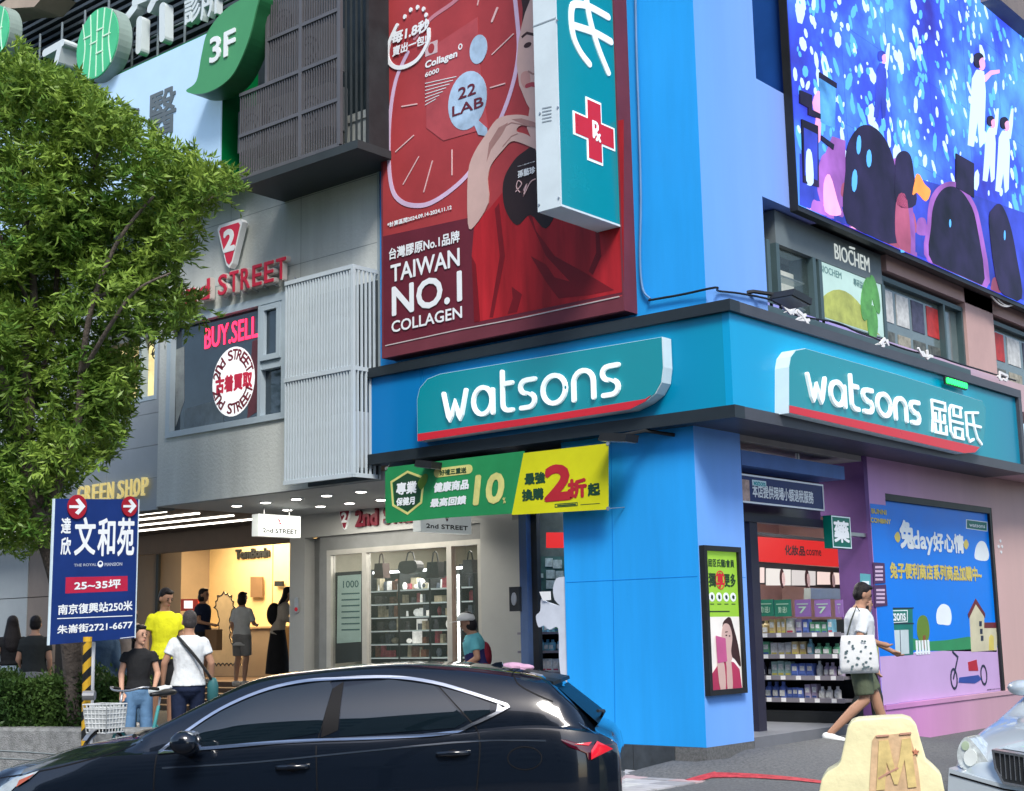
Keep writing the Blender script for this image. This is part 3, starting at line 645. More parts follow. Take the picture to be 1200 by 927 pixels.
for x, y, r1, r2 in ((1005,170,.05,.13),(1017,186,.06,.12),(1000,212,.06,.15),(1112,262,.03,.06),(1176,276,.03,.08)): a, z = FR.px(x, y, SX); q.disc(FR, a, z, r1, r2, SX, SX+.019, 10, -.3)
q.build('confetti', LC, LED)['kind'] = 'stuff'; q = MB()
for k in range(1, 12): a = s0+1.25*k; q.rect(FR, a-.002, sb+.02, a+.002, sb+5.5, SX+.0005, SX+.0016)
for k in range(1, 5): q.rect(FR, s0+.02, sb+1.25*k-.0015, s0+13.9, sb+1.25*k+.0015, SX+.0005, SX+.0015)
q.build('panel_seam', M('led_seam', (.01,.01,.05), .6, emit=.5, ecol=(.04,.08,.6)), LED)
q = MB(); a, z = FR.px(1165, -2, SX+.2); a2, z2 = FR.px(1205, 25, SX+.2); q.prism(FR, [(a, z), (a+6, z-.0), (a+6, z+.5), (a, z+.5)], SX-.3, SX+.25)
q.build('top_beam', M('beam_grey', (.2,.17,.16), .6), LED)
# cables under the screen
m = MB(); cp = [FR.pt(*FR.px(x, y, SX-.05), SX-.05) for x, y in ((1160,345),(1168,354),(1176,359),(1184,358),(1186,352))]; m.path(spline([tuple(p) for p in cp], 4), .012)
m.path(spline([tuple(p+Vector((0,.12,.03))) for p in cp], 4), .01); tag(m.build('hanging_cable', M('cable_white', (.6,.6,.6), .5)), 'loose pale cable loops hanging under the LED screen', 'cable')

# ================================================================ first floor display windows
DO = .1
def D_(pts, off=DO): return FR.pxs(off, pts)
DW = thing('display_window', 'first floor display window of the cosmetics brand with lettered header', 'display window', FR.pt(*FR.px(960, 370, DO), DO))
FRM = M('window_frame_teal', (.06,.1,.11), .4, noise=.1); PANE = M('display_glass', (.13,.17,.17), .1, noise=.15, scale=2, spec=.7)
def dq(name, mat, pts, o0, o1, par, **k):
    q = MB(); q.prism(FR, D_(pts), o0, o1); return q.build(name, mat, par, **k)
zt_ = FR.px(911, 257, DO)[1]; zb_ = FR.px(957, 374, DO)[1]
aA, aB, aC, aD = (FR.px(x, y, DO)[0] for x, y in ((911,300),(957,300),(1036,350),(1134,400)))
zh = FR.px(960, 304, DO)[1]; zh2 = FR.px(1040, 324, DO)[1]
m = MB(); m.rect(FR, aA, zh, aC, zt_+.1, -.3, DO-.01); m.build('header', M('header_grey', (.13,.16,.17), .4), DW)
m = MB()
for a in (aA-.22, aA-.02, aB-.1, aB+.04, aC-.03): m.rect(FR, a, zb_-.05, a+.07, zh, -.2, DO)
m.rect(FR, aA-.3, zb_-.1, aD, zb_-.02, -.25, DO+.01); m.build('frame', FRM, DW)
lit = emat('display_lit', (.75,.85,.7), .8, .35, 4)
m = MB(); m.rect(FR, aA+.05, zb_-.02, aB-.1, zh-.16, -.2, -.15); m.build('lit_back', lit, DW)
m = MB(); m.rect(FR, aA+.05, zb_, aB-.1, zh, .02, .03); m.build('pane', M('clear_glass', (.05,.07,.07), .05, noise=0, spec=.8), DW).name = 'pane'
DW.children[-1].data.materials[0].node_tree.nodes['Principled BSDF'].inputs['Alpha'].default_value = .35
m = MB()
for k in range(3): m.rect(FR, aA+.08, zb_+.1+.3*k, aB-.14, zb_+.12+.3*k, -.14, .0)
m.build('glass_shelf', M('shelf_glass', (.4,.5,.5), .2), DW)
q = MB(); q.text(FR, 'BIOCHEM', (FR.px(979,300,DO)[0], FR.px(979,303,DO)[1], FR.px(1019,305,DO)[0], FR.px(1019,302,DO)[1]), DO-.01, .006, .0); q.stroke(FR, D_([(996,289.5),(1002,291.5)]), .02, DO-.01, DO, cap=False); q.build('letter', emat('header_letter', (.8,.88,.85), .4), DW)
az0, az1 = FR.px(963, 371, DO)[1], FR.px(960, 305, DO)[1]; ax0, ax1 = FR.px(961, 330, DO)[0], FR.px(1034, 350, DO)[0]
AD = M('ad_pale_green', (.4,.55,.5), .35, noise=.1, scale=2, emit=.15, ecol=(.5,.75,.7))
pst = rect('poster', AD, FR, (ax0, az0, ax1, az1), DO-.05, DO-.01, DW)
def sub(name, mat, fr, pts, off, dep, par):
    q = MB(); q.prism(fr, pts, off, off+dep); return q.build(name, mat, par)
sub('printed_hill', M('ad_yellow_green', (.38,.42,.1), .4, noise=.3, scale=5), FR, [(ax0+.03, az0+.01)]+[(ax0+.03+t*(ax1-ax0-.1), az0+(.62-.5*(2*t-.75)**2)*(az1-az0)) for t in (.0,.1,.2,.3,.4,.5,.6,.7,.8,.9)]+[(ax1-.1, az0+.01)], DO-.01, .002, pst)
LGR = M('ad_leaf_green', (.1,.33,.08), .4, noise=.3, scale=8)
for (x, y, r1, r2, ro) in ((1016,350,.13,.3,-.4), (1023,378,.14,.22,-.2), (1026,345,.1,.24,.3)): a, z = FR.px(x, y, DO); q = MB(); q.disc(FR, a, z, r1, r2, DO-.01, DO-.006+.001*y/100, 18, ro); q.build('printed_leaf', LGR, pst)
q = MB(); q.text(FR, 'BIOCHEM', (ax0+.04, az1-.12, ax0+.55, az1-.04), DO-.01, 0, .02); q.text(FR, '專研益生菌', (ax0+.85, az1-.14, ax0+1.25, az1-.05), DO-.01, 0, .02); q.build('printed_text', M('ad_text', (.12,.25,.25), .5), pst)
WB = thing('display_window', 'tinted first floor window right of the lettered header, four small posters inside', 'display window', FR.pt(aC, zb_, DO))
WC = thing('display_window', 'tinted first floor window beyond the pink cladding, at the right edge', 'display window', FR.pt(FR.px(1168, 400, DO)[0], zb_, DO))
posters = [((1041,328),(1055,350),M('poster_white', (.55,.56,.55), .5, noise=.3, scale=9)), ((1060,335),(1075,358),M('poster_white')), ((1079,341),(1094,366),M('poster_dark', (.07,.07,.12), .5, noise=.4, scale=9)), ((1097,350),(1111,371),M('poster_red', (.45,.04,.04), .5, noise=.3, scale=9))]
aE = FR.px(1168, 400, DO)[0]; aF = aE+4
for W_, a0, a1 in ((WB, aC+.05, aD), (WC, aE, aF)):
    rect('pane', PANE, FR, (a0, zb_, a1, zh2), -.05, -.02, W_); q = MB()
    zb3 = zb_-.0
    for a in ((a0, a1-.05, a0+(a1-a0)*.74) if W_ is WB else (a0, a0+2, a1)): q.rect(FR, a, zb3, a+.05, zh2, -.04, .06)
    q.rect(FR, a0, zh2-.05, a1, zh2+.01, -.04, .062); q.rect(FR, a0, zb_-.04, a1, zb_+.02, -.04, .063); q.build('frame', FRM, W_)
    n = 4 if W_ is WB else 3; cw = (a1-a0)*.74/n if W_ is WB else .62
    for row in range(2):
        for i in range(n):
            x0 = a0+.08+i*cw; zt2 = zh2-.12-row*.52; mt_ = (posters[i][2] if row == 0 else [M('goods_dim', (.1,.11,.1), .5, noise=.6, scale=12), M('goods_cream', (.3,.28,.22), .5, noise=.5, scale=12), M('goods_dim')][i % 3])
            if W_ is WC and row == 0: mt_ = [posters[3][2], posters[0][2], posters[2][2]][i]
            rect('poster', mt_, FR, (x0, zt2-.4, x0+cw*.78, zt2), -.02, -.012, W_)
# cable clipped along the ledge with white ties
lp = [(760,352),(800,345),(838,337),(842,341),(868,344),(905,352),(925,366),(945,372),(980,378),(1005,389),(1022,395),(1045,404),(1070,412),(1100,418),(1120,425),(1160,437),(1190,446)]
q = MB(); pp = []
for x, y in lp:
    if x < 840: a, z = FL.px(x, y, .04); pp.append(tuple(FL.pt(a, z, .04)))
    else: a, z = FR.px(x, y, UR+.03); pp.append(tuple(FR.pt(a, z, UR+.03)))
q.path(spline(pp, 4), .012, 6); tag(q.build('ledge_cable', BLACK), 'black cable sagging along the ledge above the fascia', 'cable')
TIE = M('tie_white', (.75,.75,.75), .5)
for i, (x, y) in enumerate(((922,363),(940,372),(1032,402),(1084,415),(1175,442))):
    a, z = FR.px(x, y, UR+.06); q = MB(); r_ = random.Random(i)
    for k in range(3):
        P = [(a+r_.uniform(-.2, .2), z+r_.uniform(-.06, .06)) for _ in range(3)]; q.stroke(FR, P, .035, UR+.05+.004*k, UR+.07+.004*k)
    tag(q.build('cable_tie', TIE), ['torn white tape bunched on the cable below the lit display case', 'torn white tape on the cable under the left edge of the green poster', 'torn white tape on the cable under the tinted window', 'torn white tape on the cable right of the window with small posters', 'torn white tape on the ledge cable near the right edge'][i], 'tape', 'torn white tape on the ledge cable')
# floodlights on arms
def flood(fr, x, y, off, label, s=1, dirn=1):
    a, z = fr.px(x, y, off); T = fthing('floodlight', label, 'floodlight', fr, a, z, off, 'black floodlights on brackets'); q = MB()
    p0 = fr.pt(a-.5*s*dirn, z+.02, .0); p1 = fr.pt(a, z+.02, off); q.path([tuple(p0), tuple(p0.lerp(p1, .5)+Vector((0,0,.05))), tuple(p1)], .02*s, 6); q.build('arm', BLACK, T)
    q = MB(); q.prism(fr, [(a-.16*s, z-.01), (a+.2*s, z-.05), (a+.22*s, z+.02), (a-.12*s, z+.06)], off-.12*s, off+.12*s); q.build('lamp_head', BLACK, T)
    q = MB(); q.prism(fr, [(a-.14*s, z-.02), (a+.19*s, z-.058), (a+.19*s, z-.05), (a-.14*s, z-.012)], off-.1*s, off+.1*s); q.build('lens', M('lens_grey', (.3,.32,.32), .15), T)
flood(FR, 925, 350, .5, 'black floodlight leaning out above the side fascia', 1.1)
flood(FL, 722, 514, .35, 'black floodlight under the fascia right of the yellow banner', .9, -1)
flood(FL, 500, 545, .3, 'black floodlight under the fascia behind the green banner', .7)
# green running-light bar on the fascia
a, z = FR.px(1121, 449, RF+.06); T = fthing('led_indicator', 'small glowing green LED strip at the top edge of the side fascia', 'LED strip', FR, a, z, RF+.06)
rect('housing', BLACK, FR, (a-.32, z-.05, a+.32, z+.05), RF+.03, RF+.055, T); LG = emat('led_green', (.02,1,.12), 2.2)
for i in range(9): q = MB(); q.disc(FR, a-.27+.068*i, z-(.0), .027, .034, RF+.055, RF+.075, 10); q.build('diode', LG, T)

# ================================================================ drugstore entrance on the side street
ENT = thing('store_interior', 'bright drugstore interior seen through the open side entrance', 'shop interior', (-1.5, 4, .87))
SHF = M('shop_floor_tile', (.16,.17,.19), .4, noise=.1)
m = MB(); m.box((-2.6, .87, .7), (-.0, 2.65, .872)); m.box((-4.2, 2.65, .7), (-.0, 9.0, .872)); m.build('shop_floor', SHF, ENT)
m = MB(); m.box((-4.2, 2.6, .87), (-2.6, 2.65, 3.8)); m.box((-4.3, 2.65, .87), (-4.2, 9, 3.8)); m.box((-4.2, 9, .87), (-.3, 9.1, 3.8)); m.build('back_wall', M('shop_wall_peach', (.45,.3,.26), .6), ENT)
m = MB(); m.box((-2.6, .87, 3.8), (-.021, 2.65, 3.95)); m.box((-4.2, 2.65, 3.8), (-.021, 9, 3.95)); m.build('ceiling', M('ceiling_grey', (.32,.3,.3), .7), ENT)
def E_(pts, off): return FR.pxs(off, pts)
# wall fixtures at the back: red header with dark characters, lit faces below
RX = -2.6
q = MB(); q.prism(FR, E_([(860,627),(985,636),(985,664),(860,655)], RX), RX-.1, RX); rb = q.build('red_header', emat('lit_red', (.75,.03,.03), .5), ENT)
q = MB(); a0, z0 = FR.px(920, 650, RX); a1, z1 = FR.px(943, 642, RX); q.text(FR, '化妝品', (a0, z0, a1, z1+.02), RX, 0, .05); a1b, z1b = FR.px(962, 645, RX); q.text(FR, 'cosme', (a1+.04, z0+.01, a1b, z1b), RX, 0, .03); q.build('printed_text', M('print_black'), rb)
q = MB(); q.prism(FR, E_([(860,656),(990,666),(990,690),(860,682)], RX), RX-.12, RX-.02); q.build('fixture_rail', BLACK, ENT)
for x0, x1, y0, y1, c in ((884,889,665,682,(1,.95,.9)), (892,895,665,683,(1,.8,.75)), (899,926,666,686,(.9,.85,.8)), (929,955,668,686,(.75,.7,.68)), (959,984,670,685,(1,.78,.72))):
    P = E_([(x0,y0),(x1,y0+(x1-x0)*.06),(x1,y1),(x0,y1)], RX); q = MB(); q.prism(FR, P, RX-.02, RX+.01); pf = q.build('lit_picture', emat('lit_face_%d' % x0, c, .5), ENT)
    if x1-x0 > 10:
        cx, cy = x0+(x1-x0)*.62, (y0+y1)/2+2; q = MB(); q.disc(FR, *E_([(cx,cy)], RX)[0], .07, .14, RX+.01, RX+.013, 14); q.build('printed_hair', HAIR_P, pf); q = MB(); q.disc(FR, *E_([(cx+1.5,cy+1)], RX)[0], .045, .1, RX+.013, RX+.015, 12); q.build('printed_face', SKIN_P, pf)
q = MB(); q.prism(FR, E_([(950,689),(990,690),(990,702),(950,702)], -1.6), -1.7, -1.6); q.build('price_board', M('board_grey', (.25,.28,.26), .5), ENT)
q = MB(); q.prism(FR, E_([(885,598),(980,612),(980,616),(885,604)], -2), -2.05, -2); q.prism(FR, E_([(885,623),(985,633),(985,636),(885,627)], -2), -2.05, -2); q.build('ceiling_beam', BLACK, ENT)
LTS = thing('ceiling_lamp', 'long white strip lamps on the drugstore ceiling', 'ceiling lamp', (-2, 4, 3.68))
q = MB()
for y in (2.2, 4.4, 6.6): q.box((-4 if y>2.7 else -2.5, y, 3.75), (-.6, y+.12, 3.799))
q.build('diffuser', emat('lamp_white', (1,.97,.93), 5), LTS)
for y in (2.6, 5.6): lamp('ceiling_light', 'AREA', (-2, y, 3.6), 75, (1,.96,.92), 2.2, LTS)
# door frame, left post and header
DFm = M('door_frame_dark', (.03,.03,.05), .35)
T = thing('entrance_frame', 'dark metal frame of the side entrance with a hanging post', 'door frame', (0, 1.2, .87))
q = MB(); a0 = FR.px(880, 650, -.35)[0]; a1 = FR.px(889, 650, -.35)[0]; q.rect(FR, a0, .87, a1, 3.05, -.43, -.35); q.build('post', DFm, T)
q = MB(); q.rect(FR, .87, 3.03, 3.2, 3.12, -.43, -.33); q.build('header', DFm, T)
q = MB(); q.rect(FR, .87, 3.12, 3.2, 3.7, -.4, -.38); q.build('transom', M('tinted_transom', (.1,.07,.13), .2), T)
q = MB(); p = FR.pt(*FR.px(935, 540, -.15), -.15); q.tube(p+Vector((0,0,.32)), p-Vector((0,0,.1)), .022); q.build('hanger', STEEL, T)
q = MB(); q.box((-.35, .87, 3.55), (-.0, 3.1, 3.7)); q.build('soffit_box', M('soffit_blue', (.08,.16,.4), .5), T)
# blue tax-free notice
NB = M('notice_blue', (.008,.02,.12), .35, noise=.05); NO_ = -.1
T = fthing('hanging_sign', 'dark blue tax refund notice with white characters over the entrance', 'sign', FR, *FR.px(900, 590, NO_), NO_)
P = E_([(868,556.5),(964.5,567.5),(965.5,598.5),(868,588)], NO_); 
zA, zB = FR.px(918, 561.5, NO_)[1], FR.px(918, 594, NO_)[1]; aA2, aB2 = FR.px(868, 572, NO_)[0], FR.px(965, 582, NO_)[0]
rect('board', NB, FR, (aA2, zB, aB2, zA), NO_-.06, NO_, T); q = MB(); q.stroke(FR, [(aA2+.02, zB+.01), (aB2-.01, zB+.01), (aB2-.01, zA-.01), (aA2+.02, zA-.01)], .018, NO_, NO_+.006, cap=False); q.build('border', LETTER, T)
q = MB(); a0 = FR.px(882, 580, NO_)[0]; a1 = FR.px(953, 585, NO_)[0]; q.text(FR, '本店提供現場小額退稅服務', (a0, zB+.07, a1, zB+.2), NO_, 0, .025); q.build('printed_text', LETTER, T)
q = MB(); q.rect(FR, a0, zA-.11, a0+.28, zA-.05, NO_, NO_+.004); q.build('printed_logo', SWH, T); q = MB(); q.text(FR, 'watsons', (a0+.02, zA-.105, a0+.26, zA-.06), NO_+.004, 0, .03); q.build('printed_text', TEAL, T)
q = MB(); q.rect(FR, aA2+.02, zB+.02, a0-.06, zA-.06, NO_, NO_+.003); q.build('printed_picture', M('picture_peach', (.5,.35,.3), .5, noise=.4, scale=10), T)
# pharmacy character plate
PO = .04; GRN = M('pharmacy_green', (.0,.12,.09), .35)
a0, z0 = FR.px(976, 642, PO); a1, z1 = FR.px(996, 606, PO)
T = fthing('pharmacy_plate', 'small green plate with one white medicine character beside the entrance', 'sign', FR, a0, z0, PO)
rect('plate', GRN, FR, (a0, z0, a1, z1), PO-.1, PO, T); q = MB(); q.stroke(FR, [(a0+.01, z0+.01), (a1-.01, z0+.01), (a1-.01, z1-.01), (a0+.01, z1-.01)], .012, PO, PO+.004, True); q.build('border', SWH, T)
q = MB(); q.text(FR, '藥', (a0+.05, z0+.07, a1-.05, z1-.06), PO, 0, .04); q.build('printed_character', LETTER, T)
q = MB(); q.rect(FR, a1-.05, z1-.2, p0+.05, z1-.16, -.1, -.02); q.build('bracket', STEEL, T)
# product gondola: four boards, dark back, rows of packs
SHY = 2.95
G1 = thing('display_shelf', 'dark product shelf filling the side entrance of the drugstore', 'shelf', (-.9, SHY, .87))
FS = Fr((0,SHY,0), (1,0,0), (0,-1,0))
q = MB(); q.box((-2.1, SHY+.32, .87), (-.05, SHY+.36, 2.0)); q.box((-2.1, SHY-.02, .87), (-.05, SHY+.32, 1.0)); q.build('back', BLACK, G1)
shz = [FS.px(930, y, 0)[1] for y in (743, 768, 793, 819)]
for z in shz: q = MB(); q.box((-2.1, SHY-.04, z-.03), (-.06, SHY+.32, z)); q.box((-2.1, SHY-.052, z-.035), (-.06, SHY-.04, z+.015)); q.build('shelf_board', M('shelf_board', (.2,.19,.22), .5), G1)
rp = random.Random(5)
PCOL = [(.55,.6,.62), (.1,.16,.45), (.3,.45,.42), (.45,.47,.4), (.12,.35,.2), (.5,.4,.2), (.2,.45,.55), (.35,.3,.42), (.6,.6,.6), (.05,.05,.08)]
PCN = ['pale blue', 'navy', 'mint green', 'cream', 'green', 'ochre', 'turquoise', 'lilac', 'white', 'black']
def pack(x, y, z, w_, d_, h_, k, kind, grp, lab, cap=None):
    lab = PCN[k]+(' carton ' if kind == 'box' else ' bottle ')+lab
    q = MB(); b_ = M('pack_%d' % k, PCOL[k], .4, noise=.35, scale=14)
    if kind == 'box': q.box((x, y, z), (x+w_, y+d_, z+h_)); q.mi(1); q.box((x+w_*.15, y-.002, z+h_*.45), (x+w_*.85, y-.0002, z+h_*.8)); q.mi(2); q.box((x+w_*.1, y-.0025, z+h_*.1), (x+w_*.9, y-.0002, z+h_*.22))
    else:
        c_ = (x+w_/2, y+d_/2); r = min(w_, d_)/2
        q.rings([((*c_, z), (r,0,0), (0,r,0)), ((*c_, z+h_*.66), (r,0,0), (0,r,0)), ((*c_, z+h_*.8), (r*.45,0,0), (0,r*.45,0)), ((*c_, z+h_), (r*.45,0,0), (0,r*.45,0))], 8); q.mi(1); q.box((x+w_*.2, y+d_/2-r-.003, z+h_*.15), (x+w_*.8, y+d_/2-r*.7, z+h_*.5))
    o = q.build('product_pack' if kind == 'box' else 'product_bottle', [b_, M('pack_label', (.62,.64,.62), .45, noise=.3, scale=40), M('pack_stripe_%d' % (k % 3), ((.4,.06,.1), (.05,.1,.3), (.5,.45,.1))[k % 3], .45)]); return tag(o, lab, 'product', grp)
for i, z in enumerate([shz[0], shz[1], shz[2], shz[3]]):
    x = -1.95
    while x < -.2:
        k = rp.randrange(10); n = rp.choice([1, 2, 3]); w_ = rp.uniform(.045, .1); h_ = rp.uniform(.12, .19); kind = rp.choice(['box', 'box', 'bottle'])
        for j in range(n):
            if x > -.17: break
            pack(x, SHY+.02+rp.uniform(0, .05), z+.001, w_, .1, h_*rp.uniform(.93, 1.0), k, kind, 'packs on the entrance shelf', 'standing on the %s board of the entrance shelf, %s part' % (['top', 'second', 'third', 'bottom'][i], ['left', 'middle', 'right'][min(2, int((x+1.95)/.6))])); x += w_+.008
        x += rp.uniform(.0, .02)
# price tickets
TK = M('ticket_white', (.75,.75,.75), .5)
tick = MB(); tick.box((-.03, -.004, -.022), (.03, 0, .022)); tm = tick.mesh('price_ticket', TK)
for z in shz:
    for i in range(9): o = bpy.data.objects.new('price_ticket', tm); C.objects.link(o); o.location = (-1.85+.21*i+rp.uniform(-.03, .03), SHY-.053, z-.01); setpar(o, G1)
for i, (x, c, lab, w_) in enumerate(((885,3,'dark green promotion card on the left end of the entrance shelf',21),(907,3,'dark green promotion card second from the left on the entrance shelf',19),(931,7,'purple promotion card in the middle of the entrance shelf',18),(954,7,'purple promotion card right of the middle on the entrance shelf',18),(978,7,'purple promotion card at the right end of the entrance shelf',9))):
    a0, z1 = FS.px(x, 703, .02); a1 = FS.px(x+w_, 703, .02)[0]; T = thing('promotion_card', lab, 'sign card', FS.pt(a0, z1-.17, .02), 0, 'promotion cards on the entrance shelf')
    rect('card', M('card_green', (.03,.2,.13), .4) if c == 3 else M('card_purple', (.24,.13,.36), .4), FS, (a0, z1-.19, a1, z1), 0, .02, T)
    q = MB(); q.stroke(FS, [(a0+.03, z1-.05), (a1-.03, z1-.05)], .01, .02, .023); q.text(FS, '買1送1' if c == 3 else '7', (a0+.05, z1-.15, a1-.05, z1-.08), .02, 0, .03); q.build('printed_text', M('card_mark', (.4,.6,.45) if c == 3 else (.08,.04,.1), .5), T)

# ================================================================ poster case on the pier
a0, z0 = FR.px(831, 815, .06); a1, z1 = FR.px(868, 640, .06)
a0 = FR.px(829, 727, .06)[0]; a1 = FR.px(872.5, 727, .06)[0]; z1 = FR.px(846, 640, .06)[1]; z0 = FR.px(852, 814, .06)[1]
PC = fthing('poster_case', 'black framed lit poster case on the blue corner pier', 'poster case', FR, a0, z0, .06)
q = MB(); b = .05
q.rect(FR, a0, z0, a1, z0+b, 0, .06); q.rect(FR, a0, z1-b, a1, z1, 0, .06); q.rect(FR, a0, z0+b, a0+b, z1-b, 0, .059); q.rect(FR, a1-b, z0+b, a1, z1-b, 0, .059); q.build('frame', BLACK, PC)
zm = z0+(z1-z0)*.52; PG = emat('poster_green', (.25,.5,.05), .55)
PGm = M('poster_green_print', (.2,.36,.03), .4, emit=.3, ecol=(.25,.5,.05)); rect('green_panel', PGm, FR, (a0+b, zm, a1-b, z1-b), 0, .03, PC); wp = rect('photo_panel', M('poster_cream_print', (.6,.58,.55), .4, emit=.25), FR, (a0+b, z0+b, a1-b, zm), 0, .0305, PC)
gp = PC.children[-2]; Wd = a1-a0-2*b; A0 = a0+b; PT = M('print_dark_green', (.02,.05,.02), .5)
Hg = z1-b-zm; zg_ = lambda t: z1-b-Hg*t
q = MB(); q.text(FR, '屈臣氏寵i會員', (A0+.05, zg_(.24), A0+Wd-.05, zg_(.12)), .03, 0, .03); q.text(FR, '獨', (A0+.05, zg_(.54), A0+Wd*.3, zg_(.34)), .03, 0, .04); q.text(FR, '更多', (A0+Wd*.58, zg_(.54), A0+Wd-.04, zg_(.34)), .03, 0, .04); q.build('printed_text', PT, gp)
q = MB(); q.text(FR, '享', (A0+Wd*.34, zg_(.55), A0+Wd*.55, zg_(.33)), .03, 0, .05); q.build('printed_text', SRED, gp); q = MB(); q.stroke(FR, ell_pts(A0+Wd*.445, zg_(.44), Wd*.14, Hg*.14, 16), .01, .03, .034, True); q.build('printed_ring', SRED, gp)
for i in range(4):
    q = MB(); q.disc(FR, A0+Wd*(.16+.225*i), zg_(.7), Wd*.09, Hg*.07, .03, .033, 16); bd = q.build('printed_badge', LETTER, gp); q = MB(); q.disc(FR, A0+Wd*(.16+.225*i), zg_(.7), Wd*.035, Hg*.04, .033, .035, 6, i*.5); q.build('printed_icon', PT, gp); q = MB(); q.rect(FR, A0+Wd*(.1+.225*i), zg_(.815), A0+Wd*(.22+.225*i), zg_(.8), .03, .032); q.build('printed_line', PT, gp)
q = MB(); q.rect(FR, A0+Wd*.08, zg_(.93), A0+Wd*.7, zg_(.91), .03, .032); q.build('printed_line', PT, gp)
def wf(l): return [(A0+Wd*x, z0+b+(zm-z0-b)*y) for x, y in l]
q = MB(); q.prism(FR, spline(wf([(.45,.86),(.6,.98),(.72,1-.02),(.8,.85),(.92,.6),(.98,.3),(.8,.4),(.62,.5)]), 4, True), .0305, .033); q.build('printed_hair', HAIR_P, wp)
q = MB(); q.prism(FR, spline(wf([(.42,.8),(.5,.9),(.66,.88),(.74,.72),(.68,.52),(.7,.4),(.5,.36),(.46,.5),(.4,.62)]), 4, True), .033, .035); q.build('printed_face', SKIN_P, wp)
q = MB(); q.prism(FR, wf([(.03,0),(.05,.22),(.25,.34),(.5,.4),(.75,.36),(.92,.26),(.97,0)]), .035, .037); q.build('printed_dress', M('print_rose', (.4,.04,.1), .4), wp)
q = MB(); q.prism(FR, spline(wf([(.28,0),(.22,.3),(.24,.42),(.36,.44),(.44,.3),(.44,0)]), 3, True), .039, .041); q.prism(FR, spline(wf([(.5,0),(.5,.3),(.48,.42),(.62,.44),(.66,.3),(.66,0)]), 3, True), .039, .041); q.build('printed_hand', SKIN_P, wp)
q = MB(); q.prism(FR, wf([(.22,.36),(.2,.74),(.5,.7),(.52,.38)]), .041, .043); q.build('printed_package', M('print_magenta', (.5,.1,.25), .4), wp)
q = MB(); q.disc(FR, *wf([(.55,.74)])[0], .016, .007, .035, .0365, 8); q.disc(FR, *wf([(.65,.73)])[0], .014, .007, .035, .0365, 8); q.stroke(FR, wf([(.52,.785),(.59,.79)]), .008, .035, .0365); q.build('printed_eye', HAIR_P, wp)

# ================================================================ blue mural on the recessed wall
MO = -.04
def mu(name, mat, pts, lev=1, sp=0, par=None, off=None):
    P = FR.pxs(MO, pts)
    if sp: P = spline(P, sp, True)
    q = MB(); q.prism(FR, P, MO, MO+.0016*lev); return q.build(name, mat, par or MU)
MU = fthing('mural_panel', 'large blue and lilac printed mural panel on the pink side wall', 'mural', FR, m0, 1.03, MO)
q = MB(); q.rect(FR, m0-.62, 1.031, m1-.07, mt-.3, -.2, MO-.003); 
q = MB(); q.rect(FR, m0, 1.031, m1-.07, mt-.08, -.2, MO); q.build('sky_print', M('mural_blue', (.0,.19,.75), .35, noise=.05, scale=1.5), MU)
# the print also laps round onto the wall at the left of the recess
q = MB(); zz1 = FR.px(1019, 590)[1]; ml = FR.px(1020, 600)[0]; q.rect(FR, ml, 1.031, m0-.0, zz1, -.2, .004); lap = q.build('side_print', M('mural_blue'), MU)
zg = FR.px(1100, 763, MO)[1]; LIL = M('mural_lilac', (.52,.36,.62), .4, noise=.05, scale=1.5)
q = MB(); q.rect(FR, m0, 1.033, m1-.072, zg, MO, MO+.0016); q.build('ground_print', LIL, MU); q = MB(); q.rect(FR, ml, 1.033, m0, zg-.02, .004, .006); q.build('ground_print', LIL, MU)
MW = M('mural_white', (.75,.82,.84), .4, noise=.03); MK = M('mural_line', (.02,.03,.06), .5); MY = M('mural_yellow', (.6,.5,.12), .4)
def mtext(t, x0, y0, x1, y1, bold, mat, lev=2, off=MO):
    a0, z0 = FR.px(x0, y0, off); a1, z1 = FR.px(x1, y1, off); q = MB(); q.text(FR, t, (a0, z0, a1, z1), off+.0016*lev, 0, bold); q.build('printed_text', mat, MU)
mtext('兔', 1055.5, 641, 1069, 612, .06, MW); mtext('day', 1070.5, 648.5, 1092, 624, .04, MW); mtext('好心情', 1094, 645.5, 1128, 627.5, .05, MW)
mtext('~兔子便利商店系列商品加購中~', 1039, 669, 1148, 679.5, .04, MY) if False else mtext('~兔子便利商店系列商品加購中~', 1038, 677, 1149, 665, .05, MY)
mtext('BUNNI', 1021, 601.5, 1038, 598, .06, MY, 2, .004); mtext('CONBINY', 1020, 612, 1043, 609, .06, MY, 2, .004)
mu('flower_print', MY, [(1048,629),(1052,623),(1055,630),(1052,636)], 2, 3); mu('flower_print', MY, [(1129,638),(1132,632),(1135,638),(1132,644)], 2, 3)
MTE = M('mural_teal', (.01,.17,.14), .4)
mu('logo_border', MW, [(1132,608.5),(1157,611.5),(1157,623),(1132,619.5)], 1); mu('logo_patch', MTE, [(1133,609.5),(1156,612.5),(1156,622),(1133,618.7)], 2); mtext('watsons', 1135.5, 617, 1153.5, 615.5, .05, MW, 3)
mu('cloud_print', MW, [(1142,652),(1144,640),(1149,634),(1155,637),(1159,650),(1156,657),(1145,656)], 1, 4); mu('cloud_print', MW, [(1098,730),(1098,716),(1104,708),(1112,711),(1115,722),(1113,732),(1105,732)], 1, 4)
mu('hill_print', M('mural_green', (.03,.25,.1), .4), [(1070,762),(1070,748),(1085,752),(1110,750),(1135,746),(1168,752),(1168,764)], 1)
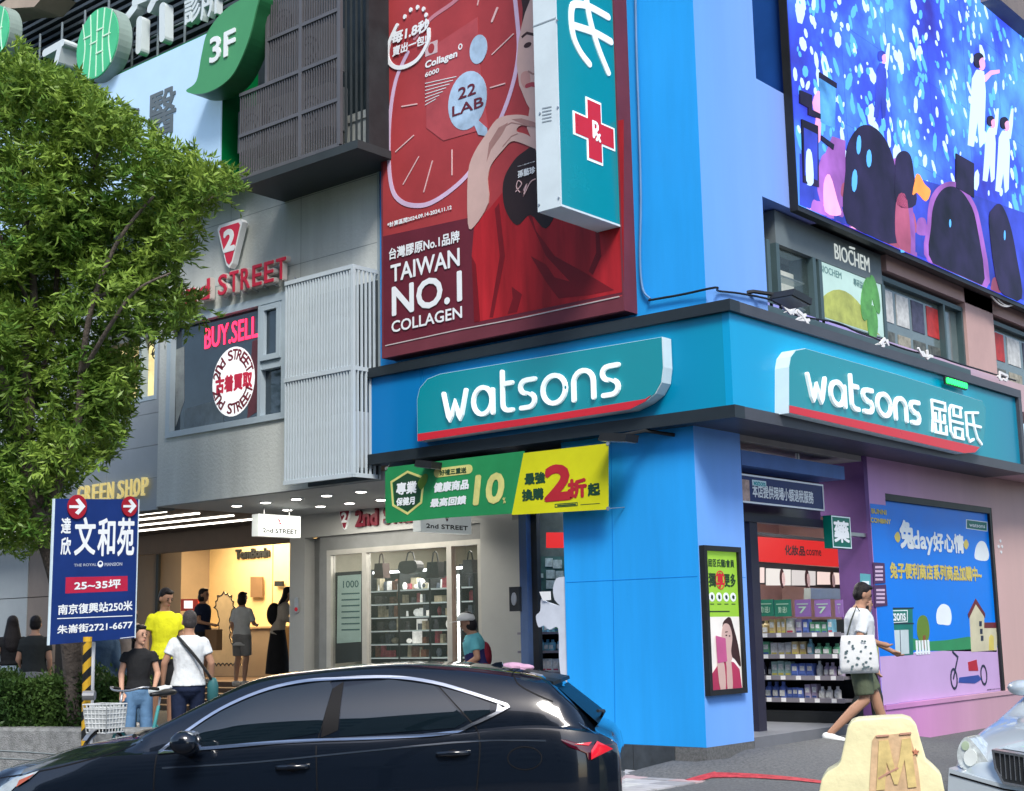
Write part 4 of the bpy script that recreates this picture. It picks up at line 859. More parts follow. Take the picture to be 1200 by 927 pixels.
# printed shop
mu('shop_print', MTE, [(1027,713),(1069,712.5),(1070,767),(1028,771)], 3); mu('shop_window_print', M('mural_pale', (.5,.6,.62), .4), [(1034,739),(1064,738),(1065,766),(1035,768.5)], 4)
q = MB()
for l in ([(1034,731),(1070,730.5)],[(1044,739),(1045,768)],[(1054,738.5),(1055,767)],[(1026,713),(1070,712.5)]): q.stroke(FR, FR.pxs(MO, l), .012, MO+.006, MO+.009)
q.build('outline_print', MK, MU)
mu('logo_border', MW, [(1031.5,715.5),(1063,714.8),(1063,729),(1031.5,731)], 5); mu('logo_patch', MTE, [(1033,716.5),(1062,716),(1062,728),(1033,729.8)], 6); mtext('watsons', 1035, 727.5, 1059.5, 717.5, .05, MW, 7)
mu('tree_print', M('mural_olive', (.12,.22,.03), .4), [(1075,745),(1075,728),(1080,721),(1086,724),(1089,738),(1087,750),(1080,753)], 3, 4); mu('trunk_print', M('mural_brown', (.2,.08,.03), .4), [(1081,745),(1084,744),(1085,760),(1081,760)], 4)
q = MB()
for i in range(5): q.rect(FR, FR.px(1073+3.4*i, 760, MO)[0], zg-.03, FR.px(1075.2+3.4*i, 760, MO)[0], zg+.14, MO+.004, MO+.008)
q.stroke(FR, FR.pxs(MO, [(1072,765),(1089,763.5)]), .02, MO+.004, MO+.0086); q.build('fence_print', MW, MU)
CRM = M('mural_cream', (.55,.52,.36), .4); MBR = M('mural_roof', (.13,.02,.03), .4)
mu('house_print', CRM, [(1136,722),(1143,707),(1153,722),(1153,735),(1168,736),(1168,762),(1138,764)], 3); mu('roof_print', MBR, [(1134,720),(1143,701.5),(1154,719),(1154,724),(1143,708),(1135,725)], 4); mu('roof_print', MBR, [(1153,729.5),(1168,729.5),(1168,736),(1153,736)], 4)
mu('door_print', MY, [(1158.5,762),(1158.5,747),(1161,743.5),(1164,746),(1164.5,762)], 4)
for x, y in ((1147,728),(1148,737),(1149,745)): mu('window_print', MK, [(x,y),(x+3,y-.2),(x+3,y+6),(x,y+6)], 4)
# scooter
for cx, cy in ((1117.5,795.5),(1152.5,791)): q = MB(); q.stroke(FR, ell_pts(*FR.pxs(MO, [(cx,cy)])[0], .095, .12, 16), .028, MO+.004, MO+.008, True); q.build('wheel_print', MK, MU)
q = MB(); q.stroke(FR, FR.pxs(MO, [(1117,795),(1122,770),(1116,764)]), .03, MO+.004, MO+.007); q.build('scooter_print', MK, MU); mu('scooter_print', M('mural_navy', (.03,.07,.3), .4), [(1123,800),(1124,794),(1146,791),(1150,796),(1142,801)], 4); mu('scooter_print', M('mural_red', (.4,.02,.04), .4), [(1135,786),(1134,776),(1144,773),(1146,786)], 4)
mtext('商標 ©BUNNI', 1156, 809, 1172, 806, .03, MK, 4)
# posters stuck to the left of the mural
def sticker(lab, pts, mat, off=.0, marks=None):
    P = FR.pxs(off+.006, pts); T = fthing('wall_poster', lab, 'poster', FR, P[0][0], min(p[1] for p in P), off, 'posters beside the mural'); q = MB(); q.prism(FR, P, off+.004, off+.008); q.build('sheet', mat, T)
    q = MB(); (x0, y0), (x1, y1) = pts[0], pts[2]
    for i in range(4):
        yy = y0+(y1-y0)*(.18+.2*i); q.prism(FR, FR.pxs(off+.008, [(x0+(x1-x0)*.18, yy), (x1-(x1-x0)*.2, yy), (x1-(x1-x0)*.2, yy+(y1-y0)*.11), (x0+(x1-x0)*.18, yy+(y1-y0)*.11)]), off+.008, off+.0095)
    q.build('printed_block', marks or M('print_lilac'), T)
DPL = M('poster_plum', (.07,.03,.1), .4)
sticker('dark plum poster, upper of the pair at the mural edge', [(1023,659),(1036.5,660),(1037.5,683),(1024,684)], DPL, .004); sticker('dark plum poster, lower of the pair at the mural edge', [(1024,686),(1038,685),(1040,709.5),(1025,711.5)], DPL, .004)
sticker('teal and white care poster on the pink jamb behind the walking man', [(1008,672),(1020,673),(1021,722),(1009,721)], M('poster_aqua', (.1,.35,.4), .4), .002, MW)
sticker('yellow green poster low on the jamb behind the walking man', [(1017,758),(1029,757),(1030,784),(1018,785)], M('poster_lime', (.35,.42,.08), .4), .002, MW)
for k, (x, y) in enumerate(((1172,634),(1170,640.5),(1174,640.5),(1173,647))):
    a, z = FR.px(x, y, 0); q = MB(); q.disc(FR, a, z, .035, .022, 0, .006, 8); tag(q.build('wall_sticker', WHITE), ['topmost', 'left', 'right', 'lowest'][k]+' of four tiny white stickers on the wall right of the mural', 'sticker', 'tiny white wall stickers')
# ================================================================ green and yellow banner
NO = .2
zt = FL.px(452, 548, NO)[1]; zb2 = FL.px(452, 613, NO)[1]; bx0 = FL.px(452, 580, NO)[0]; bx1 = FL.px(713, 560, NO)[0]
BN = fthing('vinyl_banner', 'green and yellow discount banner strung under the fascia', 'banner', FL, bx0, zb2, NO)
def N_(pts): return FL.pxs(NO, pts)
def wavy(name, mat, pts, off, par, nx=40):
    """sheet cut to the outline, with a slight ripple"""
    P = N_(pts); q = MB(); q.prism(FL, P, off, off+.004); return q.build(name, mat, par)
GB = M('banner_green', (.02,.24,.08), .45, noise=.12, scale=2, bump=.15, bscale=4); YB = M('banner_yellow', (.6,.6,.01), .45, noise=.1, scale=2, bump=.15, bscale=4)
def nq(x0, x1, zz0, zz1): return (FL.px(x0, 570, NO)[0], zz0, FL.px(x1, 570, NO)[0], zz1)
wavy('sheet', GB, [(451.5,548),(615,528.5),(615,600),(600,602),(520,607),(452,613.5)], NO, BN)
P = N_([(614,531),(713.5,519.5),(713.5,597),(600,603.5)]); q = MB(); q.prism(FL, P, NO+.003, NO+.006); q.build('yellow_panel', YB, BN)
m = MB()
for x, y in ((453,549),(713,520),(713,596),(452,612)): a, z = FL.px(x, y, NO); m.disc(FL, a, z, .02, .02, NO-.002, NO+.012, 8); p = FL.pt(a, z, NO); m.path([tuple(p), tuple(FL.pt(a, z+.1, .1))] if y < 560 else [tuple(p), tuple(FL.pt(a+(.05 if x > 600 else -.05), z+.02, .0))], .005, 5)
m.build('tie', STEEL, BN)
DG = M('banner_dark', (.015,.06,.03), .5); YG = M('banner_gold', (.6,.58,.2), .4, noise=.15, scale=8)
def bt(t, x0, y0, x1, y1, bold, mat, lev=1, shear=.0):
    a0, z0 = FL.px(x0, y0, NO); a1, z1 = FL.px(x1, y1, NO); q = MB(); q.text(FL, t, (a0, z0, a1, z1), NO+.006+.001*lev, 0, bold, shear=shear); q.build('printed_text', mat, BN)
m = MB(); m.stroke(FL, N_([(478,553),(497,560),(494,589),(478,602),(461,592),(459,565)]), .025, NO+.004, NO+.008, True); m.build('printed_shield', YG, BN)
m = MB(); m.prism(FL, N_([(478,555),(495,561.5),(492,588),(478,599.5),(463,590.5),(461,566)]), NO+.004, NO+.0065); m.build('printed_shield', DG, BN)
m = MB(); m.prism(FL, spline(N_([(490,566),(497,556),(502,557),(500,566),(494,574)]), 3, True), NO+.007, NO+.0085); m.build('printed_leaf', M('mural_olive'), BN)
bt('專業', 465, 580, 488, 564, .05, LETTER, 1, .1); bt('保健月', 465, 593, 486, 582, .05, LETTER, 1, .1)
m = MB(); P = N_([(513,550),(550,545.5),(550,554),(513,558.5)]); m.stroke(FL, [((P[0][0]+P[3][0])/2, (P[0][1]+P[3][1])/2), ((P[1][0]+P[2][0])/2, (P[0][1]+P[3][1])/2)], .1, NO+.004, NO+.0075); m.build('printed_pill', YG, BN)
bt('好禮三重送', 516, 557.5, 547, 547.5, .04, DG, 2); bt('健康商品', 509, 577, 549, 562, .06, LETTER, 1, .15); bt('最高回饋', 505, 594.5, 546, 581, .06, LETTER, 1, .15)
bt('10', 556, 591, 588, 555, .06, YG, 1, .15); bt('%', 590, 590, 593, 583, .02, YG, 1)
bt('最強', 616, 568, 639, 553, .06, DG); bt('換購', 613, 587, 637, 572, .06, DG); BR2 = M('banner_red', (.4,.02,.03), .4)
bt('2', 640, 586, 668, 545, .07, BR2, 1, .05); bt('折', 667, 583.5, 687, 561, .07, BR2, 1); bt('起', 690, 581, 703, 566, .06, DG)
m = MB(); m.stroke(FL, N_([(651,591),(677,589),(677,592.5),(651,594.5)]), .008, NO+.006, NO+.008, True); m.stroke(FL, N_([(654,592.6),(675,591)]), .012, NO+.006, NO+.0085); m.stroke(FL, N_([(681,591.5),(703,590)]), .006, NO+.006, NO+.008); m.build('small_print', DG, BN)

# ================================================================ drugstore side door, left of the pier
SD = thing('side_store_door', 'narrow drugstore doorway with product shelves left of the blue pier', 'doorway', (-2, .3, .7))
DBL = M('door_blue_grey', (.05,.08,.15), .4); wx = FL.px(603, 650, -.2)[0]; dx = FL.px(617, 650, -.3)[0]
m = MB(); m.box((wx-.02, .3, .6), (dx, .5, 3.86)); m.box((dx, .3, 3.2), (-1.63, .42, 3.86)); m.build('frame', DBL, SD)
m = MB(); m.box((dx, .38, .6), (dx+.08, .44, 3.2)); m.build('inner_frame', BLACK, SD)
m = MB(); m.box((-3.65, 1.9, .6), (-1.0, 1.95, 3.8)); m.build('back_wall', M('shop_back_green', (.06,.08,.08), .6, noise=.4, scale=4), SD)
m = MB(); m.box((-3.6, .4, .6), (-1.64, 1.9, .62)); m.build('shop_floor', SHF, SD)
m = MB(); m.add([(wx-.02,.5,.6),(-4.1,2.45,.6),(-4.1,2.45,3.86),(wx-.02,.5,3.86),(wx-.06,.5,.6),(-4.14,2.45,.6),(-4.14,2.45,3.86),(wx-.06,.5,3.86)], [(0,1,2,3),(7,6,5,4),(0,4,5,1),(3,2,6,7),(1,5,6,2),(0,3,7,4)]); m.build('side_wall', DBL, SD)
q = MB(); P = FL.pxs(-1.2, [(640,624),(662,624),(662,642),(640,642)]); q.prism(FL, P, -1.25, -1.2); q.build('red_sign', emat('lit_red'), SD)
m = MB(); P = FL.pxs(-1.0, [(620,652),(662,652),(662,692),(620,692)]); m.prism(FL, P, -1.1, -1.05)
m.build('notice_board', M('notice_dark_green', (.03,.07,.06), .5, noise=.5, scale=7), SD)
rp = random.Random(8)
for (x, y, x2, y2) in ((626,652,632,657),(639,654,647,664),(648,656,658,666),(640,668,650,678),(651,669,660,680),(632,672,636,677),(640,680,650,690)):
    q = MB(); q.prism(FL, FL.pxs(-1.04, [(x,y),(x2,y),(x2,y2),(x,y2)]), -1.05, -1.04); q.build('notice', M('notice_paper', (.25,.3,.28), .6, noise=.4, scale=20), SD)
T = thing('display_shelf', 'dark shelf of toiletries just inside the narrow side doorway', 'shelf', (-1.9, .9, .62)); FS2 = Fr((0,.9,0),(1,0,0),(0,-1,0))
zz = [FS2.px(640, y)[1] for y in (740.5, 762.5, 787)]
for z in zz: q = MB(); q.box((-3.0, .87, z-.025), (-1.3, 1.15, z)); q.build('shelf_board', M('shelf_board'), T)
q = MB(); q.box((-3.0, 1.15, .62), (-1.3, 1.18, 2.0)); q.build('back', BLACK, T)
for i, z in enumerate(zz):
    x = -2.98
    while x < -1.5:
        k = rp.choice([0, 1, 2, 4, 6, 9]); w_ = rp.uniform(.05, .09); h_ = rp.uniform(.1, .17); kd = rp.choice(['box', 'bottle'])
        for j in range(3):
            q = MB(); y = .9+rp.uniform(0, .04); pack(x, y, z+.001, w_, .09, h_, k, kd, 'packs on the shelf in the narrow doorway', 'on the %s board in the narrow doorway' % ['top', 'middle', 'bottom'][i]); x += w_+.01
        x += .02
lamp('door_light', 'AREA', (-2.4, .8, 3.6), 25, (.9,.95,1), .8, SD)
# plain white cut-out sticker at the door edge, and the entry phone
CO = -.02
P = FL.pxs(CO, spline([(660,676),(652,678),(648,690),(650,703),(656,710),(640,705),(634,702),(633,716),(628,722),(631,735),(637,733),(644,738),(654,736),(655,770),(657,790),(661,800)], 3))
q = MB(); q.prism(FL, P+[(-1.6, P[-1][1]), (-1.6, P[0][1])], CO-.02, CO); tag(q.build('cutout_figure', M('cutout_white', (.55,.6,.68), .4)), 'white rounded cut-out board standing against the edge of the blue pier', 'cut-out board')
q = MB(); q.prism(FL, FL.pxs(0, [(632,693.5),(644.5,693),(645,703),(636,704)]), -.01, .0); tag(q.build('paper_notice', WHITE), 'small white paper above the white cut-out board', 'paper')
T = fthing('entry_phone', 'dark entry phone on the blue grey door frame', 'entry phone', FL, *FL.px(604, 702, -.28), -.28)
q = MB(); a, z = FL.px(604, 702, -.28); q.rect(FL, a-.07, z-.13, a+.07, z+.13, -.3, -.26); q.build('case', BLACK, T); q = MB(); q.disc(FL, a, z, .035, .07, -.26, -.25, 14); q.build('dial', STEEL, T)

# ================================================================ concrete building of the clothing shop
CO2 = thing('concrete_building', 'grey fair-faced concrete building of the second hand clothing shop', 'building', (-6.5, 0, .6))
def conc_mat():
    m = M('fair_faced_concrete', (.58,.62,.6), .75, noise=.17, scale=1.6, bump=.3, bscale=25, streak=True); return m
CON = conc_mat(); xL = -8.62; xR = -4.28
wz0, wz1 = 4.66, 6.17; wx0 = FL.px(198, 508)[0]; wx1 = -5.99
WB0 = wx0
m = MB()
def fq(a0, z0, a1, z1): m.add([FL.pt(a0,z0), FL.pt(a1,z0), FL.pt(a1,z1), FL.pt(a0,z1)], [(0,1,2,3)])
fq(xL, 3.7, xR, wz0); fq(xL, wz0, wx0, wz1); fq(wx1, wz0, xR, wz1); fq(xL, wz1, xR, 8.25)
m.add([(xL,0,3.7),(xL,0,8.25),(xL,4,8.25),(xL,4,3.7)], [(0,1,2,3)]); m.build('facade_wall', CON, CO2)
m = MB(); m.box((xR-.04, -.012, 3.76), (xR, 0, 16)); m.build('corner_joint', M('joint_grey', (.35,.42,.45), .6), CO2)
m = MB()
for zj in (5.35+1.2, 7.4): m.stroke(FL, [(xL+.05, zj), (xR-.05, zj)], .006, 0, .0015, cap=False)
for aj in (-7.1, -5.7): m.stroke(FL, [(aj, 6.25), (aj, 8.2)], .005, 0, .0016, cap=False)
m.build('formwork_line', M('joint_dark', (.2,.24,.25), .7), CO2)
SOF = M('soffit_grey', (.36,.37,.38), .6, noise=.06, scale=2)
m = MB(); m.box((xL, .012, 3.69), (-4.3, 2.5, 3.8)); m.box((-4.3, .012, 3.69), (-2.7, .86, 3.8)); m.build('soffit', SOF, CO2)
# window
WF = M('window_frame_pale', (.45,.55,.62), .4, noise=.06); WN = thing('shop_window', 'wide first floor window with neon words and a round sticker', 'window', (wx0, 0, wz0))
xm_ = FL.px(306, 440)[0]
m = MB(); t_ = .07
m.rect(FL, wx0-.05, wz0-.05, wx1+.03, wz0+.03, -.12, .03); m.rect(FL, wx0-.05, wz1-.04, wx1+.03, wz1+.06, -.12, .031)
m.rect(FL, wx0-.05, wz0+.03, wx0+.04, wz1-.04, -.12, .029); m.rect(FL, wx1-.04, wz0+.03, wx1+.03, wz1-.04, -.12, .029); m.rect(FL, xm_-.04, wz0+.03, xm_+.02, wz1-.04, -.12, .028)
m.rect(FL, xm_+.02, wz0+.62, wx1-.04, wz0+.72, -.1, .02); m.build('frame', WF, WN)
m = MB(); a0, a1, z0, z1 = xm_+.03, wx1-.05, wz0+.73, wz1-.06
m.rect(FL, a0, z0, a1, z0+.07, -.03, .05); m.rect(FL, a0, z1-.07, a1, z1, -.03, .05); m.rect(FL, a0, z0+.07, a0+.07, z1-.07, -.03, .049); m.rect(FL, a1-.07, z0+.07, a1, z1-.07, -.03, .049); m.build('casement', WF, WN)
GL = M('window_glass_blue', (.03,.05,.07), .06, noise=.25, scale=1.2, spec=.7)
m = MB(); m.rect(FL, wx0+.04, wz0+.03, xm_-.04, wz1-.04, -.08, -.06); m.build('pane', GL, WN)
m = MB(); m.rect(FL, xm_+.02, wz0+.03, wx1-.04, wz0+.62, -.08, -.06); m.build('pane', GL, WN); m = MB(); m.rect(FL, a0+.07, z0+.07, a1-.07, z1-.07, -.02, 0); m.build('pane', GL, WN)
q = MB(); q.disc(FL, *FL.px(325, 360, .001), .04, .02, .0, .004, 12); q.build('reflected_lamp', emat('lamp_reflection_glow', (1,.9,.75), 1.5), WN)  # glowing disc painted on the pane as a lamp's reflection
# things seen in the glass: pale curtain panel, clothes
for pts, c in (([(206,410),(216,406),(216,470),(206,500)], (.3,.33,.33)), ([(216,480),(250,470),(262,478),(262,496),(216,503)], (.12,.16,.19)), ([(296,400),(305,396),(305,480),(290,490)], (.14,.04,.05))):
    q = MB(); q.prism(FL, FL.pxs(-.06, pts), -.06, -.056); q.build('shape_behind_glass', M('behind_%d' % int(c[0]*100), c, .4, noise=.3, scale=5), WN)
NEON = emat('neon_pink_red', (1,.03,.1), 1.6)
T = fthing('neon_sign', 'glowing red neon buy and sell words inside the first floor window', 'neon sign', FL, *FL.px(240, 410, -.05), -.05)
a0, z0 = FL.px(240, 409, -.05); a1, z1 = FL.px(302, 377, -.05); q = MB(); q.text(FL, 'BUY.SELL', (a0, z0, a1, z0+.28), -.055, .008, .014); q.build('letter', NEON, T)
cx, cz = FL.px(273, 447, -.05); rr_ = abs(FL.px(299, 440, -.05)[0]-FL.px(248, 450, -.05)[0])/2
T = fthing('round_sticker', 'round white 2nd STREET window sticker with red characters', 'sticker', FL, cx, cz-rr_, -.05)
q = MB(); q.disc(FL, cx, cz, rr_*.97, rr_*1.03, -.059, -.053, 36); q.build('disc', M('sticker_backlit', (.8,.82,.84), .4, emit=.35, ecol=(1,1,1)), T); RR = M('sticker_red', (.6,.02,.06), .4, emit=.15)
q = MB(); q.text(FL, '古着買取', (cx-rr_*.8, cz-rr_*.27, cx+rr_*.85, cz+rr_*.2), -.053, 0, .06); q.build('printed_text', RR, T)
def ring_text(fr, t, cx, cz, r, a_mid, step, h, off, bold, mat, par, flip=1):
    n = len(t); 
    for i, ch in enumerate(t):
        if ch == ' ': continue
        an = RAD(a_mid+flip*(-(i-(n-1)/2))*step); q = MB(); q.text(fr, ch, (-h*.36, -h/2, h*.36, h/2), 0, 0, bold)
        c, s = math.cos(an), math.sin(an); th = an-math.pi/2 if flip > 0 else an+math.pi/2; vs = []
        for v in q.v:
            loc = Vector(v)-fr.O; x = loc.dot(fr.A); z = loc.z; o_ = loc.dot(fr.N)
            X = cx+r*c+x*math.cos(th)-z*math.sin(th); Z = cz+r*s+x*math.sin(th)+z*math.cos(th); vs.append(tuple(fr.pt(X, Z, off+o_)))
        q.v = vs; q.build('printed_letter', mat, par)
RK = M('sticker_dark_red', (.25,.02,.04), .5)
ring_text(FL, '2nd STREET', cx, cz, rr_*.8, 92, 15.5, rr_*.3, -.053, .04, RK, T); ring_text(FL, '2nd STREET', cx, cz, rr_*.8, 268, 15.5, rr_*.3, -.053, .04, RK, T, -1)
# white slatted screen box
SB = thing('slatted_screen', 'white metal slatted screen box beside the first floor window', 'slatted screen', (-5.9, -.45, 3.8)); SO = .4
ax0, sz1 = FL.px(335, 333, SO); ax1 = FL.px(415, 308, SO)[0]; sz0 = FL.px(336, 566, SO)[1]
SW = M('slat_white', (.5,.58,.63), .4, noise=.05); sm = FL.px(336, 446, SO)[1]
q = MB(); q.box((-.0075, -.014, sz0), (.0075, .014, sz1)); sl = q.mesh('slat', SW); n = 24
for i in range(n+1):
    o = bpy.data.objects.new('slat', sl); C.objects.link(o); o.location = (ax0+.015+(ax1-ax0-.03)*i/n, -SO, 0); setpar(o, SB)
for i in range(1, 6): o = bpy.data.objects.new('slat', sl); C.objects.link(o); o.location = (ax1-.015, -SO+SO*i/6, 0); o.rotation_euler = (0,0,RAD(90)); setpar(o, SB)
for z in (sz0, sm, sz1): q = MB(); q.box((ax0, -SO-.022, z-.025), (ax1, -SO+.022, z+.025)); q.box((ax1-.022, -SO+.022, z-.024), (ax1, -.0, z+.024)); q.build('rail', SW, SB)
q = MB(); q.box((ax1-.035, -SO-.024, sz0), (ax1+.004, -SO+.02, sz1)); q.build('corner_post', SW, SB)
q = MB(); q.box((ax0, -.03, sz0-.02), (ax1, -.015, sz1-.1)); q.build('back_wall', M('screen_back', (.05,.065,.075), .7), SB)
for bx_ in ((ax0+.1, sz0+.1, ax0+.55, sz0+.7), (ax0+.7, sz0+.1, ax0+1.15, sz0+.75), (ax0+.1, sm+.1, ax0+.8, sm+.7)): rect('unit_case', M('unit_grey', (.4,.43,.44), .5), FL, bx_, .03, .3, SB)
# wall letters STREET and the shield logo
R3 = M('wall_letter_red', (.5,.015,.045), .35, noise=.05, emit=.1); LE = M('letter_return', (.6,.55,.52), .5)
WS = fthing('wall_lettering', 'red 3D shop name letters with white edges on the concrete wall', 'sign lettering', FL, *FL.px(253, 348, .1), .0)
a0, z0 = FL.px(254, 347, .14); a1, z1 = FL.px(336.5, 303, .14); hh = .27
wL = (a1-a0)/6
for i, ch in enumerate('STREET'):
    b = (a0+i*wL+.03, z0, a0+(i+1)*wL-.03, z0+hh); q = MB(); q.text(FL, ch, b, .06, .07, .07); q.build('letter_edge', LE, WS); q = MB(); q.text(FL, ch, b, .132, .012, .012); q.build('letter', R3, WS)
a2 = a0-.16
for i, (ch, k) in enumerate((('d', 1), ('n', .75), ('2', 1))):
    b = (a2-.22, z0, a2, z0+hh*k); q = MB(); q.text(FL, ch, b, .06, .07, .07); q.build('letter_edge', LE, WS); q = MB(); q.text(FL, ch, b, .132, .012, .012); q.build('letter', R3, WS); a2 -= .28
def shield(fr, cx, cz, w_, h_, off, dep, par, edge=True):
    P = [(-.5,.42),(-.42,.5),(.42,.5),(.5,.42),(.12,-.42),(0,-.5),(-.12,-.42)]
    q = MB(); q.prism(fr, [(cx+x*w_, cz+z*h_) for x, z in P], off, off+dep); q.build('shield_edge', LETTER, par)
    q = MB(); q.prism(fr, [(cx+x*w_*.82, cz+z*h_*.86) for x, z in P], off+dep, off+dep+.006); q.build('shield', R3 if edge else M('shield_dark_red', (.2,.01,.03), .4), par)
    q = MB(); q.text(fr, '2', (cx-w_*.2, cz-h_*.12, cx+w_*.2, cz+h_*.32), off+dep+.006, .003, .07); q.build('shield_numeral', LETTER, par)
cx, cz = FL.px(269, 287, .14); T = fthing('shield_logo', 'red and white shield logo with a 2 above the wall letters', 'logo sign', FL, cx, cz-.3, .0)
shield(FL, cx, cz, .52, .62, .05, .09, T)
q = MB()
for i in range(8): q.tube(FL.pt(a0+.1+i*.2, z0-.04, .02), FL.pt(a0+.1+i*.2, z0-.02, .1), .012, n=6)
q.build('standoff', STEEL, WS)

# ---------------------------------------------------------------- arcade below: downlights
DLm = emat('downlight_glow', (1,.95,.86), 9)
grp = 'round downlights in the arcade soffit'
k = 0
rowA = [-7.72, -7.12, -6.51, -5.93, -5.3, -4.7]; rowB = [-7.79, -7.1, -6.52, -5.92, -5.3, -4.7]
for y, row in ((.65, rowA), (1.6, rowB)):
    for x in row:
        T = thing('downlight', '%s round downlight from the left in the %s row of the arcade soffit' % (['first','second','third','fourth','fifth','last'][row.index(x)], 'street side' if y < 1 else 'shop side'), 'downlight', (x, y, 3.68), 0, grp); q = MB(); q.tube((x,y,3.676),(x,y,3.689),.085,n=16); q.build('rim', WHITE, T); q = MB(); q.tube((x,y,3.672),(x,y,3.6765),.062,n=16); q.build('lens', DLm, T)
ALm = thing('arcade_lamp', 'soft warm light falling from the arcade soffit', 'lamp', (-6.4, 1.1, 3.66)); bpy.data.objects.remove(ALm)
arc_l = lamp('arcade_light', 'AREA', (-6.5, 1.2, 3.66), 60, (1,.93,.82), 2.0)
# strip lights over the neighbour's forecourt
BRN = M('brown_ceiling', (.13,.1,.08), .6, noise=.08)
LB = thing('stone_building', 'stone clad building with yellow wall letters left of the concrete one', 'building', (-12, 0, .6))
STN = M('stone_cladding', (.36,.4,.43), .6, noise=.08, scale=1.5, bump=.08)
m = MB(); m.box((-19, -.02, 3.65), (xL-.0, .0, 16)) if False else None
# cladding as separate slabs with open joints
slab_cache = {}
rp = random.Random(21)
ws0 = FL.px(155, 470)[0]; wso = FL.px(183, 470)[0]; wzb = FL.px(170, 470)[1]; wzt = FL.px(170, 395)[1]
zr = [3.66, 4.22, 4.78, wzb, 5.9, 6.5, 7.1, 7.7, 8.3]; zr = [3.66, 4.1, 4.55, 5.0, 5.45, 5.9, 6.35, 6.8, 7.25, 7.7, 8.15, 8.6]
xsl = [xL-.0]; 
while xsl[-1] > -16: xsl.append(xsl[-1]-1.2)
wr = (ws0-.9, wzb, wso, wzt)
for i in range(len(xsl)-1):
    for j in range(len(zr)-1):
        x1, x0 = xsl[i]-.002, xsl[i+1]+.002; z0, z1 = zr[j]+.003, zr[j+1]-.003
        off = -.004-rp.uniform(0, .003)
        if z1 > wr[1]+.01 and z0 < wr[3]-.01 and x1 > wr[0] and x0 < wr[2]:
            if x1 > wr[2]+.05: rect('slab', STN, FL, (max(x0, wr[2]), z0, x1, z1), -.04, off, LB)
            if x0 < wr[0]-.05: rect('slab', STN, FL, (x0, z0, min(x1, wr[0]), z1), -.04, off, LB)
            if z0 < wr[1]-.05: rect('slab', STN, FL, (max(x0, wr[0]), z0, min(x1, wr[2]), wr[1]), -.04, off, LB)
            continue
        rect('slab', STN, FL, (x0, z0, x1, z1), -.04, off, LB)
m = MB(); m.rect(FL, -16.2, 3.66, xL, wr[1], -.3, -.03); m.rect(FL, -16.2, wr[3], xL, 9, -.3, -.03); m.rect(FL, -16.2, wr[1], wr[0], wr[3], -.3, -.03); m.rect(FL, wr[2], wr[1], xL, wr[3], -.3, -.03)
m.build('backing_wall', M('stone_joint', (.12,.13,.13), .8), LB)
T = thing('lit_window', 'warm lit window with curly lead lines at the left edge of the concrete wall', 'window', (wr[2], 0, wr[1]))
rect('lit_back', emat('warm_room', (1,.62,.28), .75, .5, 3), FL, (wr[0], wr[1], wr[2], wr[3]), -.34, -.3, T); m = MB()
for a in (wr[0], (wr[0]+wr[2])/2+.3, wr[2]-.06): m.rect(FL, a, wr[1], a+.06, wr[3], -.12, -.0)
m.rect(FL, wr[0]+.06, wr[1], wr[2]-.06, wr[1]+.06, -.12, .001); m.build('frame', WF, T)
m = MB(); rr = random.Random(2)
for i in range(14):
    a, z = rr.uniform(wr[0]+.2, wr[2]-.15), rr.uniform(wr[1]+.2, wr[3]); m.stroke(FL, ell_pts(a, z, .09, .1, 10, 0, 250, rr.uniform(0, 360)), .015, -.1, -.09)
m.build('lead_line', BLACK, T)
YL = M('letter_yellow', (.6,.5,.2), .4, emit=.25, ecol=(1,.8,.3)); GS = fthing('wall_lettering', 'pale yellow serif shop name letters on the stone wall', 'sign lettering', FL, *FL.px(100, 586, .05), .02)
a1, _ = FL.px(176, 560, .1); z0 = FL.px(172, 578.5, .1)[1]; z1 = FL.px(172, 558, .1)[1]; a0 = FL.px(99, 580, .1)[0]; wch = (a1-a0)/8.2
for i, ch in enumerate('GREENSHOP'):
    x = a0-.25+i*wch*.98+(.06 if i > 4 else 0); q = MB(); q.text(FL, ch, (x, z0, x+wch*.7, z1), .03, .03, .004)
    q.rect(FL, x-.01, z0-.01, x+wch*.3, z0+.02, .03, .062); q.build('letter', YL, GS)
# ceiling and strip lights of the stone building forecourt
m = MB(); m.box((-20, 0.012, 3.69), (xL-.01, 3.0, 3.8)); m.build('soffit', BRN, LB)
m = MB(); m.box((-20, 2.9, 3.35), (-8.95, 3.0, 3.69)); m.build('bulkhead', M('brown_bulkhead', (.07,.05,.04), .5), LB)
for i, (y, xr_) in enumerate(((.42,-9.0),(.96,-8.97),(1.58,-8.98),(2.24,-9.3))):
    T = thing('strip_light', ['first thin strip light from the street in the brown ceiling', 'second thin strip light from the street in the brown ceiling', 'third thin strip light from the street in the brown ceiling', 'innermost thin strip light in the brown ceiling'][i], 'strip light', (-12, y, 3.68), 0, 'thin strip lights in the brown ceiling'); q = MB(); q.box((-16, y-.03, 3.672), (xr_, y+.03, 3.689)); q.build('diffuser', emat('strip_glow', (1,.93,.82), 4), T)
